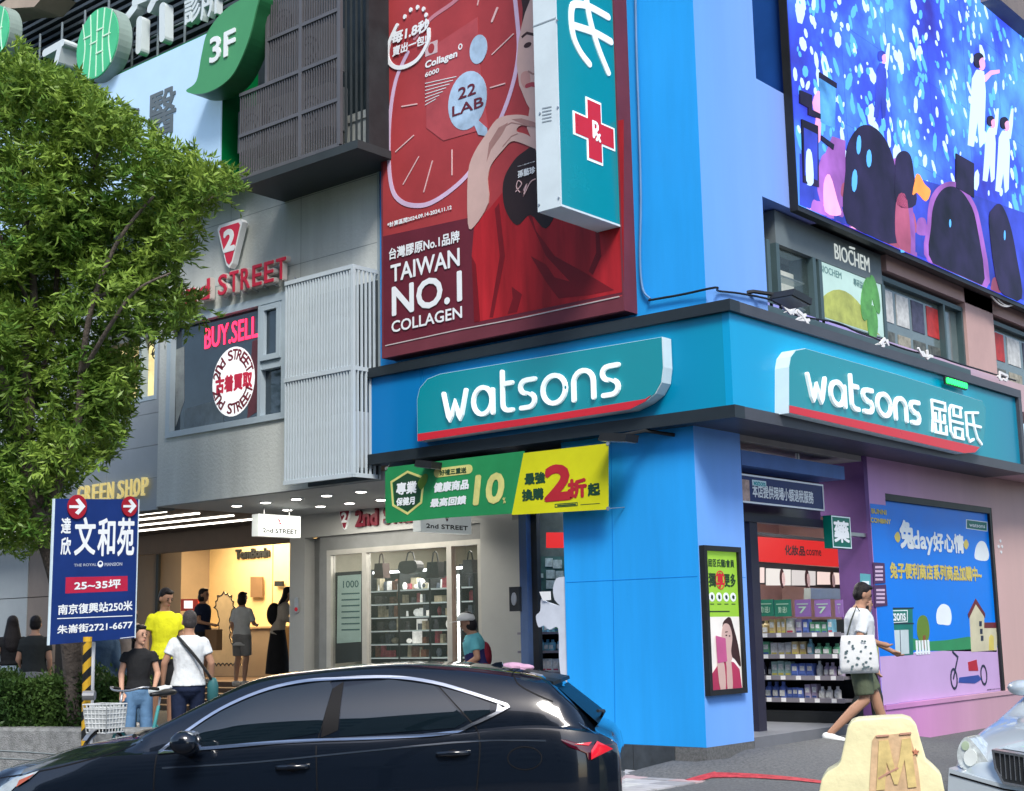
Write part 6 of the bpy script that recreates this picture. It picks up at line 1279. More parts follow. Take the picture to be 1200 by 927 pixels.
def person(label, px, py, Z, H, face, J=None, lean=0, head=(0, 0), top=None, bottom=None, shoes=(.5,.5,.5), hair='short', skin=None, vox=.013, sleeve=.6, bot='trousers', hem=.83, build_=1.0, toes=None, group=None, seat=None):
    """px, py: where the top of the head shows; face: compass of the gaze, 0 = picture right, 90 = away, 180 = left, 270 = towards us"""
    P = at(px, py, Z); s = H/1.7; rz = RAD(-49.9+face)
    T = thing('person', label, 'person', (P.x, P.y, P.z-(H if seat is None else seat)), rz, group)
    j = dict(BASEJ); 
    if J: j.update(J)
    piv = Vector((0, 0, .92)); Rl = Matrix.Rotation(-RAD(lean), 3, 'X')
    def U(p): return piv+Rl @ (Vector(p)-piv)
    j = {k: (Vector(v) if k[:2] in ('hi', 'kn', 'an') or (J and k in J and k[:2] != 'sh') else U(v)) for k, v in j.items()}
    skin = skin or SK; S = lambda v: Vector(v)*s
    hc = U((0, .018, 1.58)); Rh = Rl @ Matrix.Rotation(RAD(head[0]), 3, 'Z') @ Matrix.Rotation(-RAD(head[1]), 3, 'X')
    def Hd(x, y, z): return hc+Rh @ Vector((x, y, z))
    TR = [(.80,.1,.085,0),(.87,.155,.11,0),(.95,.16,.11,0),(1.06,.135,.098,0),(1.2,.155,.11,.005),(1.31,.178,.108,0),(1.355,.165,.097,0),(1.395,.128,.078,-.005),(1.43,.075,.058,-.01),(1.46,.055,.052,-.005)]
    def torso(mb, rows, inf=0):
        mb.rings([(S(U((0, yo, z))), S(Rl @ Vector(((hx*build_+inf), 0, 0))), S(Rl @ Vector((0, hy*build_+inf, 0)))) for z, hx, hy, yo in rows], 18)
    b = MB(); torso(b, TR); b.tube(S(U((0,-.005,1.4))), S(hc+Vector((0,-.015,-.05))), .057*s, .054*s, 12)
    Rm = Rh
    b.ell(S(Hd(0, 0, .02)), (.074*s, .09*s, .098*s), 16, 12, Rm); b.ell(S(Hd(0, .022, -.045)), (.052*s, .06*s, .066*s), 12, 10, Rm)
    b.ell(S(Hd(0, .098, -.012)), (.012*s, .016*s, .022*s), 8, 6, Rm); b.ell(S(Hd(0, .078, -.055)), (.024*s, .012*s, .012*s), 8, 6, Rm); b.ell(S(Hd(0, .07, -.092)), (.02*s, .016*s, .016*s), 8, 6, Rm)
    for sx in (-1, 1): b.ell(S(Hd(.077*sx, -.005, -.01)), (.011*s, .02*s, .032*s), 8, 6, Rm)
    for sd_, e in (('R', 1), ('L', -1)):
        sh, el, wr = j['sh'+sd_], j['el'+sd_], j['wr'+sd_]
        b.tube(S(sh), S(el), .05*s*build_, .038*s, 12, True); b.tube(S(el), S(wr), .039*s, .026*s, 12, True)
        d = (wr-el).normalized(); side = d.cross(Vector((0, 1, 0))).normalized() if abs(d.y) < .8 else Vector((1, 0, 0)); nrm = side.cross(d).normalized()
        b.tube(S(wr), S(wr+d*.085), .026*s, .03*s, 10, True)
        for k, (o_, ln) in enumerate(((-.027, .058), (-.009, .072), (.009, .068), (.026, .052))):
            a0 = wr+d*.085+side*o_; a1 = a0+d*ln*.55+nrm*.006; a2 = a1+d*ln*.4+nrm*.02; b.tube(S(a0), S(a1), .0098*s, .0092*s, 7, True); b.tube(S(a1), S(a2), .0092*s, .0085*s, 7, True)
        t0 = wr+d*.03+side*-.024*e; t1 = t0+d*.035-side*.022*e+nrm*.014; t2 = t1+d*.03+nrm*.008; b.tube(S(t0), S(t1), .012*s, .011*s, 7, True); b.tube(S(t1), S(t2), .011*s, .009*s, 7, True)
        hi, kn, an = j['hi'+sd_], j['kn'+sd_], j['an'+sd_]
        b.tube(S(hi), S(kn), .082*s*build_, .052*s, 14, True); cm = kn.lerp(an, .3)+Vector((0, -.012, 0)); b.tube(S(kn), S(cm), .053*s, .056*s, 12, True); b.tube(S(cm), S(an), .056*s, .035*s, 12, True)
        td = Vector((0, 1, 0)) if not toes else Vector(toes.get(sd_, (0, 1, 0))).normalized()
        b.tube(S(an+Vector((0,0,-.04))), S(an+td*.15+Vector((0,0,-.05))), .035*s, .026*s, 10, True)
    remesh(b, 'body', skin, T, vox, 2)
    # eyes and brows
    for sx in (-1, 1):
        q = MB(); q.ell(S(Hd(.03*sx, .086, .008)), (.013*s, .006*s, .0065*s), 8, 6, Rm); o = q.build('eye', M('eye_dark', (.02,.015,.012), .3), smooth=True); o.parent = T
        q = MB(); q.ell(S(Hd(.031*sx, .088, .03)), (.018*s, .005*s, .004*s), 8, 6, Rm); o = q.build('brow', HB, smooth=True); o.parent = T
    q = MB(); q.ell(S(Hd(0, .09, -.055)), (.02*s, .004*s, .006*s), 8, 6, Rm); o = q.build('mouth', M('lips', (.35,.1,.09), .5), smooth=True); o.parent = T
    if top:
        m_ = MB(); rows = [(z, hx, hy, yo) for z, hx, hy, yo in TR if hem < z < 1.42]; lo = rows[0]; rows = [(hem, max(.165, lo[1])+.012, max(.112, lo[2])+.012, 0)]+rows+[(1.432,.07,.056,-.01)]
        torso(m_, rows, .018)
        for sd_ in 'RL':
            sh, el, wr = j['sh'+sd_], j['el'+sd_], j['wr'+sd_]; 
            m_.tube(S(sh), S(sh.lerp(el, min(1, sleeve))), .062*s*build_, .062*s, 12, False); m_.ell(S(sh+Vector((0,0,-.006))), (.057*s*build_,)*3, 10, 8)
            if sleeve > 1: m_.tube(S(el), S(el.lerp(wr, sleeve-1)), .057*s, .042*s, 12, True)
        remesh(m_, 'shirt', top, T, max(vox, .011), 2)
    if bottom:
        m_ = MB()
        if bot == 'skirt': m_.rings([(S(U((0,0,.98))), (.14*s,0,0), (0,.11*s,0)), (S((0,0,.9)), (.185*s,0,0), (0,.135*s,0)), (S((0,0,.5)), (.23*s,0,0), (0,.19*s,0)), (S((0,0,.14)), (.27*s,0,0), (0,.22*s,0))], 20)
        else:
            m_.rings([(S(U((0,0,1.0))), (.15*s*build_,0,0), (0,.115*s*build_,0)), (S((0,0,.92)), (.175*s*build_,0,0), (0,.13*s*build_,0)), (S((0,-.005,.82)), (.165*s*build_,0,0), (0,.125*s*build_,0))], 18); m_.ell(S((0,-.005,.83)), (.15*s*build_,.115*s*build_,.1*s), 14, 10)
            for sd_ in 'RL':
                hi, kn, an = j['hi'+sd_], j['kn'+sd_], j['an'+sd_]
                if bot == 'shorts': m_.tube(S(hi), S(hi.lerp(kn, .88)), .105*s*build_, .1*s, 14)
                else: m_.tube(S(hi), S(kn), .099*s*build_, .076*s, 14, True); m_.ell(S(kn), (.078*s,)*3, 12, 8); m_.tube(S(kn), S(kn.lerp(an, .93)), .076*s, .062*s, 12, True)
        remesh(m_, {'skirt': 'skirt', 'shorts': 'shorts'}.get(bot, 'trousers'), bottom, T, max(vox, .012), 2)
    SH_ = M('shoe_%d%d' % (shoes[0]*100, shoes[2]*100), shoes, .5, noise=.05); SO_ = M('sole_pale', (.6,.6,.58), .6)
    for sd_ in 'RL':
        an = j['an'+sd_]; td = Vector((0, 1, 0)) if not toes else Vector(toes.get(sd_, (0, 1, 0))).normalized(); q0 = an+Vector((0,0,-.045)); m_ = MB()
        m_.tube(S(q0-td*.045), S(q0+td*.15+Vector((0,0,-.004))), .047*s, .038*s, 12, True); m_.tube(S(an+Vector((0,0,.0))), S(q0), .045*s, .045*s, 10)
        o = remesh(m_, 'shoe', SH_, T, .012, 3); q = MB(); q.rings([(S(q0+td*.05+Vector((0,0,-.044))), S(td*.13), S(Vector((-td.y, td.x, 0))*.044)), (S(q0+td*.05+Vector((0,0,-.022))), S(td*.135), S(Vector((-td.y, td.x, 0))*.05))], 16); so_ = q.build('sole', SO_, smooth=False); so_.parent = o
    hb = MB()
    if hair in ('short', 'grey', 'tied', 'long', 'bob', 'cap'):
        hb.ell(S(Hd(0, -.018, .045)), (.081*s, .09*s, .09*s), 16, 12, Rm); hb.ell(S(Hd(0, -.034, .0)), (.08*s, .07*s, .085*s), 14, 10, Rm); hb.ell(S(Hd(0, .045, .098)), (.058*s, .046*s, .026*s), 12, 8, Rm)
    if hair == 'tied': hb.ell(S(Hd(0, -.11, -.03)), (.03*s, .035*s, .06*s), 10, 8, Rm); hb.ell(S(Hd(0, -.115, -.12)), (.025*s, .028*s, .08*s), 10, 8, Rm)
    if hair == 'bob': hb.ell(S(Hd(0, -.03, -.04)), (.092*s, .085*s, .1*s), 12, 8, Rm)
    if hair == 'long': hb.rings([(S(Hd(0,-.03,.06)), (.08*s,0,0), (0,.07*s,0)), (S(Hd(0,-.04,-.05)), (.1*s,0,0), (0,.065*s,0)), (S(Hd(0,-.08,-.2)), (.13*s,0,0), (0,.06*s,0)), (S(Hd(0,-.11,-.33)), (.11*s,0,0), (0,.045*s,0)), (S(Hd(0,-.11,-.4)), (.05*s,0,0), (0,.03*s,0))], 14)
    remesh(hb, 'hair', HB if hair != 'grey' else M('hair_greying', (.05,.045,.045), .5, noise=.5, scale=60, bump=.5, bscale=150), T, .011, 2)
    T['_s'] = s
    return T, (lambda v: T.matrix_basis_world(v) if False else Vector((P.x, P.y, P.z-(H if seat is None else seat)))+Matrix.Rotation(rz, 3, 'Z') @ (Vector(v)*s)), j
wt, bk, nv = cloth('cloth_white', (.62,.66,.68)), cloth('cloth_black', (.015,.016,.018)), cloth('cloth_navy', (.012,.02,.05))
jean = cloth('cloth_denim', (.1,.2,.34)); 
# the walking man on the right with his tote bag
man, mw, mj = person('man in white tee and olive shorts walking right past the drugstore entrance', 999, 683, 14.5, 1.66, 4, dict(elR=(.22,-.03,1.12), wrR=(.17,.2,1.06), elL=(-.2,.16,1.13), wrL=(-.16,.42,.98), knR=(.1,.03,.48), anR=(.09,-.36,.15), knL=(-.09,.2,.52), anL=(-.09,.33,.09)),
    lean=7, head=(0, 14), top=wt, bottom=cloth('cloth_olive', (.09,.11,.07)), shoes=(.7,.72,.7), vox=.009, bot='shorts', hem=.84, build_=1.2, sleeve=.8, skin=SKD, toes=dict(R=(0,1,-.25)))
def local_thing(name, label, cat, base_fn, group=None):
    p = base_fn((0, 0, 0)); return thing(name, label, cat, p, 0, group)
TT = thing('tote_bag', 'white tote bag printed with small dark drawings hanging from the walking man', 'tote bag', mw((.22,-.05,.8))); TW = M('tote_canvas', (.62,.64,.64), .8, noise=.06, bump=.3, bscale=14)
q = MB(); 
for (y, hw, th) in ((1.13,.15,.02),(1.05,.17,.045),(.9,.19,.06),(.78,.19,.05),(.74,.17,.02)): pass
def tote_ring(z, hw, th): c = mw((.255, -.06, z)); fy = mw((.255, -.06+1, z))-c; fx = mw((1.255, -.06, z))-c; return (c, fy.normalized()*hw, fx.normalized()*th)
q.rings([tote_ring(z, a, b) for z, a, b in ((1.15,.17,.012),(1.08,.185,.03),(.95,.2,.045),(.83,.205,.04),(.76,.195,.02))], 20); tb = q.build('bag', TW, TT, smooth=True)
q = MB(); q.path([tuple(mw(p)) for p in ((.2,-.16,1.13),(.19,-.1,1.3),(.15,-.02,1.45),(.19,.06,1.3),(.24,.04,1.13))], .009, 6); q.build('strap', M('strap_dark', (.05,.06,.05), .7), TT)
q = MB(); rr = random.Random(9)
nx = (mw((1,0,1))-mw((0,0,1))).normalized(); ny = (mw((0,1,1))-mw((0,0,1))).normalized()
for i in range(26):
    y, z = rr.uniform(-.16, .15), rr.uniform(.8, 1.1); c = mw((.255, -.06+y, z)); th = .045*math.sqrt(max(.05, 1-(y/.205)**2))
    c += nx*(th+.004); vs = [c+ny*.016*math.cos(a)*rr.uniform(.7, 1.2)+Vector((0,0,1))*.012*math.sin(a) for a in [k*math.pi/3 for k in range(6)]]; q.add(vs, [tuple(range(6))])
q.build('printed_drawing', M('tote_ink', (.08,.12,.13), .6), TT)['kind'] = 'stuff'
person('second walker in white tee and dark trousers hidden behind the walking man', 1006, 695, 15.4, 1.6, 8, dict(knR=(.1,.1,.5), anR=(.1,.12,.08), knL=(-.1,.0,.5), anL=(-.1,-.25,.12)), lean=4, top=wt, bottom=cloth('cloth_charcoal', (.03,.035,.035)), shoes=(.7,.7,.68), hair='bob', vox=.013)
# people by the planter
p5_, w5, j5 = person('man with greying hair in white tee seen from behind, dark strap across his back', 222, 716, 15.6, 1.7, 100, dict(elR=(.25,-.02,1.12), wrR=(.25,.06,.88), elL=(-.26,-.02,1.13), wrL=(-.28,.04,.9), knR=(.1,.1,.5), anR=(.1,.14,.1)), head=(15, 0), top=wt, bottom=nv, shoes=(.05,.05,.05), hair='grey', skin=SKD, vox=.01, build_=1.03, hem=.88)
T = thing('shoulder_bag', 'small teal pouch on a dark strap worn by the man in white from behind', 'bag', w5((.27,.05,.9))); q = MB(); q.path([tuple(w5(p)) for p in spline([(-.12,-.04,1.42),(-.05,-.15,1.35),(.08,-.165,1.2),(.19,-.13,1.05),(.25,-.05,.95)], 4)], .017, 6); q.build('strap', BLACK, T); q = MB(); c = w5((.27,-.02,.82)); q.rings([(c+Vector((0,0,z)), (.05*k,.04*k,0), (-.03*k,.04*k,0)) for z, k in ((-.12,.7),(-.1,1),(.05,1),(.1,.8),(.14,.5))], 12); q.build('pouch', M('pouch_teal', (.03,.12,.13), .5), T, smooth=True)
p4_, w4, j4 = person('woman in black tee and blue jeans facing us with hair tied back', 164, 733, 15.4, 1.56, 290, dict(elR=(.2,-.03,1.13), wrR=(.2,.1,.93), elL=(-.22,.02,1.12), wrL=(-.17,.2,.98)), head=(35, 0), top=bk, bottom=jean, hair='tied', vox=.01, sleeve=.4, build_=.82, hem=.95)
T = thing('water_bottle', 'clear white drinks bottle held by the woman in the black tee', 'bottle', w4((-.17,.28,.95))); c = w4((-.16,.3,.93)); d = (w4((-1,.35,1.25))-w4((0,0,1))).normalized(); q = MB(); q.tube(c-d*.06, c+d*.13, .036, .036, 12); q.build('bottle', M('bottle_white', (.6,.65,.66), .15, noise=.1), T, smooth=True); q = MB(); q.tube(c+d*.13, c+d*.17, .03, .016, 12); q.tube(c+d*.17, c+d*.19, .018, .018, 10); q.build('cap', WHITE, T)
person('man in a bright yellow tee and dark shorts looking down', 194, 690, 17.0, 1.72, 300, dict(wrR=(.22,.02,.87)), head=(20, 18), top=cloth('cloth_yellow', (.72,.72,.02)), bottom=bk, bot='shorts', skin=SKD, vox=.011, build_=.95, hem=.86, shoes=(.1,.1,.1))
person('woman with long dark hair in a black cropped top and pale jeans, seen from behind', 15, 722, 19.3, 1.62, 115, top=bk, bottom=cloth('cloth_pale_denim', (.33,.42,.5)), hair='long', vox=.014, build_=.95, hem=1.0, sleeve=.4)
person('man in a charcoal tee seen from behind at the left edge', 42, 722, 19.3, 1.68, 95, top=cloth('cloth_charcoal'), bottom=cloth('cloth_grey', (.25,.26,.27)), vox=.014, build_=1.08, hem=.8)
person('woman in sunglasses behind the right edge of the blue notice board', 154, 707, 18.2, 1.6, 280, top=cloth('cloth_beige', (.45,.36,.3)), bottom=jean, hair='bob', vox=.015)
person('person in a slate blue jacket mostly hidden behind the blue notice board', 122, 722, 18.0, 1.68, 80, top=cloth('cloth_slate', (.05,.09,.15)), bottom=nv, vox=.015, build_=1.15, sleeve=1.8, hem=.78)
# people at the yellow shop
p6_, w6, j6 = person('woman in navy dress top with dark hair standing left of the cream cut-out', 238, 690, 24.0, 1.6, -20, dict(elR=(.2,.05,1.1), wrR=(.12,.26,1.05)), top=nv, bottom=bk, bot='shorts', hair='bob', skin=SKD, vox=.015, build_=1.05, hem=.75, shoes=(.3,.3,.3))
T = thing('paper_bag', 'brown paper bag carried by the woman in navy', 'bag', w6((-.1,.3,.7))); c = w6((.1,.3,.8)); q = MB(); q.box((c.x-.16, c.y-.06, c.z-.2), (c.x+.16, c.y+.06, c.z+.15)); q.build('bag', M('kraft_paper', (.25,.14,.07), .7), T)
person('person in white tee and grey shorts standing with back turned in the yellow shop', 284, 694, 24.3, 1.6, 60, dict(elR=(.2,.1,1.12), wrR=(.1,.28,1.1)), top=wt, bottom=cloth('cloth_grey'), bot='shorts', hair='bob', vox=.015, sleeve=.8, hem=.72, shoes=(.6,.6,.6), build_=1.05)
p8_, w8, j8 = person('long haired woman in cream top and long black skirt leaning over the shop counter', 326, 687, 24.3, 1.64, 10, dict(elR=(.2,.12,1.12), wrR=(.15,.35,1.05), elL=(-.2,.12,1.12), wrL=(-.12,.35,1.05)), lean=14, top=cloth('cloth_cream', (.5,.45,.38)), bottom=bk, bot='skirt', hair='long', vox=.015, sleeve=1.6)
T = thing('backpack', 'black backpack on the back of the long haired woman', 'backpack', w8((0,-.2,1.2))); c = w8((0,-.07,1.2)); q = MB(); q.ell(c, (.14,.12,.2), 14, 10); q.build('bag', cloth('cloth_black'), T, smooth=True)
# seated vendor
vp, wv, jv = person('seated street vendor in white cap, teal sleeves and a navy and red vest', 562, 716, 16.3, 1.6, 188, dict(hiR=(.09,0,.9), knR=(.12,.42,.88), anR=(.12,.45,.45), hiL=(-.09,0,.9), knL=(-.12,.42,.88), anL=(-.12,.45,.45), elR=(.22,.06,1.13), wrR=(.14,.27,1.0), elL=(-.22,.06,1.13), wrL=(-.12,.27,1.0)), lean=12, head=(0, 10), top=cloth('cloth_teal', (.12,.42,.46)), bottom=nv, hair='bob', skin=SKD, vox=.011, build_=1.12, hem=.9)
m_ = MB(); Rl = Matrix.Rotation(-RAD(12), 3, 'X'); sv = 1.6/1.72; piv = Vector((0,0,.92))
m_.rings([((piv+Rl @ (Vector((0,0,z))-piv))*sv, (hx*sv,0,0), (0,hy*sv,0)) for z, hx, hy in ((.86,.225,.175),(1.0,.21,.16),(1.15,.2,.15),(1.3,.2,.14),(1.37,.15,.12))], 18); vs_ = m_.build('vest', cloth('cloth_vest_navy', (.02,.02,.09)), smooth=True); vs_.parent = vp
m_ = MB(); m_.ell((piv+Rl @ (Vector((0,-.11,1.14))-piv))*sv, (.15,.08,.17), 12, 10); o = m_.build('vest_back', cloth('cloth_vest_red', (.2,.015,.03)), smooth=True); o.parent = vp
hc = (piv+Rl @ (Vector((0,.02,1.66))-piv))*sv; m_ = MB(); m_.rings([(hc+Vector((0,0,z)), (.095*k,0,0), (0,.105*k,0)) for z, k in ((-.035,1.03),(.0,1.02),(.035,.85),(.055,.5),(.06,.1))], 16); m_.add([hc+Vector(p) for p in ((-.085,.05,-.035),(.085,.05,-.035),(.07,.17,-.055),(0,.195,-.06),(-.07,.17,-.055),(-.085,.05,-.025),(.085,.05,-.025),(.07,.17,-.047),(0,.195,-.052),(-.07,.17,-.047))], [(0,1,2,3,4)[::-1],(5,6,7,8,9),(0,1,6,5),(1,2,7,6),(2,3,8,7),(3,4,9,8),(4,0,5,9)]); o = m_.build('cap', M('cap_white', (.66,.66,.62), .7), smooth=True); o.parent = vp
T = thing('stool', 'plain seat under the vendor behind the parked black car', 'stool', wv((0,0,0))); q = MB(); c = wv((0,-.02,.74)); q.tube(c-Vector((0,0,.03)), c, .19, .19, 16); q.build('seat', M('stool_blue', (.05,.1,.3), .5), T)
for ax_, ay_ in ((-.12,-.12),(.12,-.12),(-.12,.12),(.12,.12)): q = MB(); q.tube(c+Vector((ax_*1.2, ay_*1.2, -(c.z-.59))), c+Vector((ax_, ay_, -.03)), .014, n=8); q.build('leg', STEEL, T)

# ================================================================ planter, hedge, tree
GRN_ = M('granite_rough', (.24,.25,.25), .85, noise=.35, scale=14, bump=.9, bscale=90)
pts = [at(-70,845,15.6), at(60,843,15.1), at(110,842,14.9), at(150,838,14.75), at(190,836,14.8), at(222,836,15.1), at(232,834,15.9)]
PTZ = 1.0
front = spline([(p.x, p.y) for p in pts], 5)
PLN = thing('stone_planter', 'curved rough granite planter wall on the pavement at the left', 'planter', (front[0][0], front[0][1], .5))
m = MB(); n = len(front); inn = []
for i, p in enumerate(front):
    a = Vector(front[max(i-1, 0)]); b = Vector(front[min(i+1, n-1)]); d = (b-a).normalized(); nn = Vector((-d.y, d.x)); inn.append((p[0]+nn.x*.28, p[1]+nn.y*.28))
vs = []
for p, q_ in zip(front, inn): vs += [(p[0], p[1], .4), (p[0], p[1], PTZ-.03), (p[0]+(q_[0]-p[0])*.08, p[1]+(q_[1]-p[1])*.08, PTZ), (q_[0], q_[1], PTZ), (q_[0], q_[1], .4)]
fs = [(5*i+k, 5*(i+1)+k, 5*(i+1)+k+1, 5*i+k+1) for i in range(n-1) for k in range(4)]+[(0,1,2,3,4), tuple(5*(n-1)+k for k in (4,3,2,1,0))]
m.add(vs, fs); m.build('wall', GRN_, PLN, fix=True)
m = MB()
for zz_ in (.74, .66):
    m.path([(p[0]-(q_[0]-p[0])*.01, p[1]-(q_[1]-p[1])*.01, zz_+.02*math.sin(i*.7)) for i, (p, q_) in enumerate(zip(front, inn))], .006, 5)
m.build('course_joint', M('joint_dark'), PLN)
m = MB(); soil = [(p[0], p[1], PTZ-.08) for p in inn]; bk_ = [(p[0]-.55, p[1]+1.0, PTZ-.08) for p in inn]; m.add(soil+bk_, [(i, i+1, n+i+1, n+i) for i in range(n-1)]); m.build('soil', M('soil_brown', (.05,.035,.025), .9, noise=.4, scale=10, bump=1, bscale=40), PLN)
def leafmat(key, c1, c2, rough=.45):
    m = M(key, c1, rough, noise=.0); t = m.node_tree; b = t.nodes['Principled BSDF']; tc = t.nodes.new('ShaderNodeTexCoord'); n_ = t.nodes.new('ShaderNodeTexNoise'); n_.inputs['Scale'].default_value = 1.1; n_.inputs['Detail'].default_value = 12; n_.inputs['Roughness'].default_value = .8
    t.links.new(tc.outputs['Object'], n_.inputs['Vector']); cr = t.nodes.new('ShaderNodeValToRGB'); t.links.new(n_.outputs[0], cr.inputs[0]); cr.color_ramp.elements[0].position = .4; cr.color_ramp.elements[1].position = .62
    cr.color_ramp.elements[0].color = (*c1, 1); cr.color_ramp.elements[1].color = (*c2, 1); t.links.new(cr.outputs[0], b.inputs['Base Color'])
    tr = t.nodes.new('ShaderNodeBsdfTranslucent'); t.links.new(cr.outputs[0], tr.inputs[0]); mx = t.nodes.new('ShaderNodeMixShader'); mx.inputs[0].default_value = .3; out = t.nodes['Material Output']
    t.links.new(b.outputs[0], mx.inputs[1]); t.links.new(tr.outputs[0], mx.inputs[2]); t.links.new(mx.outputs[0], out.inputs[0]); return m
def leaves(name, mat, P, Dr, Ln, Wd, parent=None, seed=1):
    """numpy built leaves: P base points, Dr directions"""
    rg = np.random.default_rng(seed); n = len(P); Dr = Dr/np.linalg.norm(Dr, axis=1)[:, None]; up_ = rg.normal(size=(n, 3)); S1 = np.cross(Dr, up_); S1 /= np.linalg.norm(S1, axis=1)[:, None]; Nn = np.cross(S1, Dr)
    L_ = (Ln*rg.uniform(.5, 1.5, n))[:, None]; W_ = (Wd*rg.uniform(.75, 1.2, n))[:, None]
    V = np.stack([P, P+Dr*L_*.5+S1*W_/2+Nn*W_*.15, P+Dr*L_-Nn*L_*.12, P+Dr*L_*.5-S1*W_/2+Nn*W_*.15], 1).reshape(-1, 3)
    me = bpy.data.meshes.new(name); me.vertices.add(4*n); me.vertices.foreach_set('co', V.ravel()); me.loops.add(4*n); me.polygons.add(n)
    me.loops.foreach_set('vertex_index', np.arange(4*n)); me.polygons.foreach_set('loop_start', np.arange(n)*4); me.polygons.foreach_set('loop_total', np.full(n, 4)); me.update(); me.validate(); me.materials.append(mat)
    o = bpy.data.objects.new(name, me); C.objects.link(o)
    if parent: setpar(o, parent)
    o['kind'] = 'stuff'; return o
# hedge
HG = thing('hedge', 'clipped dense green shrub hedge growing in the granite planter', 'hedge', at(60, 830, 15.6)); rg = np.random.default_rng(5)
h0, h1 = at(-60, 800, 15.9), at(146, 800, 15.35); hv = Vector((h1.x-h0.x, h1.y-h0.y, 0)); hl = hv.length; hu = hv.normalized(); hn = Vector((-hu.y, hu.x, 0))
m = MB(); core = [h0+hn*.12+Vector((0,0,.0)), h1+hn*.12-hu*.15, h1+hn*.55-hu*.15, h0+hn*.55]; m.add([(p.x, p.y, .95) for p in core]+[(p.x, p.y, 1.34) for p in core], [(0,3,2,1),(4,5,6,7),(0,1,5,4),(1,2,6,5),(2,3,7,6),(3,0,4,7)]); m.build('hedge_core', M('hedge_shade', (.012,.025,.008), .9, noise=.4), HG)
n = 15000; u = rg.uniform(0, hl, n); t_ = rg.uniform(0, 1, n); lump = .06*np.sin(u*5.1)+.05*np.sin(u*11.3+2); v = np.where(t_ < .5, rg.normal(.02, .05, n)+lump*.6, rg.uniform(0, .65, n)); z = np.where(t_ < .5, rg.uniform(.92, 1.5, n), 1.45+lump+rg.normal(0, .05, n)-np.abs(v-.3)**2*.4)
P = np.array(h0)[None, :]*[1,1,0]+u[:, None]*np.array(hu)+v[:, None]*np.array(hn); P[:, 2] = z; Dd = rg.normal(size=(n, 3))*.6+[0,0,.6]-np.array(hn)*.5
leaves('foliage', leafmat('hedge_leaf', (.03,.075,.02), (.08,.15,.035)), P, Dd, .055, .028, HG, 3)
# tree
TRE = thing('street_tree', 'leafy street tree with narrow bright green leaves filling the upper left', 'tree', at(88, 830, 15.6)); BARK = M('bark_grey', (.12,.1,.085), .9, noise=.35, scale=8, bump=1, bscale=30)
def tp(l): return [tuple(at(x, y, z)) for x, y, z in l]
m = MB()
for pl_, r0, r1 in (([(90,850,15.6),(86,770,15.6),(72,690,15.6),(52,620,15.6),(38,560,15.6),(26,515,15.6)], .13, .1), ([(26,515,15.6),(14,490,15.5),(2,440,15.3),(-20,380,15.2),(-40,300,15.2)], .075, .03), ([(28,520,15.6),(34,480,15.6),(30,430,15.7),(40,350,15.8),(30,250,15.8),(25,170,15.8)], .08, .02), ([(50,610,15.6),(75,550,15.5),(92,490,15.4),(96,430,15.3),(110,350,15.2),(140,280,15.2),(180,230,15.2)], .06, .015),
    ([(34,470,15.6),(60,400,15.9),(70,300,16.1),(100,230,16.1),(120,160,16)], .04, .012), ([(95,440,15.3),(130,380,15),(160,340,15),(200,320,15)], .03, .01), ([(36,360,15.8),(-10,250,15.4),(-30,150,15.4)], .03, .01), ([(110,350,15.2),(150,330,15.7),(190,280,15.8),(250,230,15.8)], .025, .008)):
    P_ = spline(tp(pl_), 4); m.path(P_, [r0+(r1-r0)*i/(len(P_)-1) for i in range(len(P_))], 9)
m.build('trunk', BARK, TRE, smooth=True)
crown = [(-60,70),(0,62),(22,48),(35,60),(60,76),(100,84),(130,112),(165,142),(205,165),(235,178),(262,196),(286,212),(276,226),(250,238),(238,262),(222,290),(212,315),(226,338),(240,352),(238,372),(214,388),(206,402),(186,392),(168,406),(176,432),(160,470),(160,496),(148,515),(134,538),(112,552),(94,562),(84,572),(62,590),(64,628),(40,655),(10,648),(-60,640)]
def inside(x, y):
    c = False; n = len(crown); k = n-1
    for i in range(n):
        (xi, yi), (xj, yj) = crown[i], crown[k]
        if (yi > y) != (yj > y) and x < (xj-xi)*(y-yi)/(yj-yi)+xi: c = not c
        k = i
    return c
rr = random.Random(12); tw = []
cl = [(rr.uniform(-60, 286), rr.uniform(48, 655)) for _ in range(900)]; cl = [c for c in cl if inside(*c)]
cl = [(x, y, rr.uniform(15.1, 17.3)) for x, y in cl]
lowthin = lambda y: 1 if y < 420 else .62
base, dirs = [], []
for (x, y, Z) in cl:
    k = rr.choice((8, 14, 20))
    for _ in range(k):
        tx, ty, tz = x+rr.gauss(0, 11), y+rr.gauss(0, 9), Z+rr.gauss(0, .22)
        if not inside(tx, ty): continue
        p = Vector(at(tx, ty, tz)); d = Vector((rr.gauss(0,.6), rr.gauss(0,.6), rr.gauss(.25,.45))).normalized()
        if ty > 430: d.z -= .5; d.normalize()
        L_ = rr.uniform(.14, .3); mleaf = 15; e_ = p+d*(L_+.06)-CAM; ez = e_.dot(fw)
        if not inside(600+F_PX*e_.dot(rt)/ez, 463.5-F_PX*e_.dot(up)/ez) and (ty > 380 or rr.random() < .55): continue
        for i in range(mleaf):
            t = i/mleaf; q_ = p+d*L_*t+Vector((0,0,-.1*t*t)); dd = d+Vector((rr.gauss(0,.7), rr.gauss(0,.7), rr.gauss(0,.5))); base.append(q_[:]); dirs.append(dd[:])
leaves('crown', leafmat('tree_leaf', (.08,.19,.03), (.33,.47,.08), .4), np.array(base), np.array(dirs), .1, .028, TRE, 8)
print('leaves', len(base))

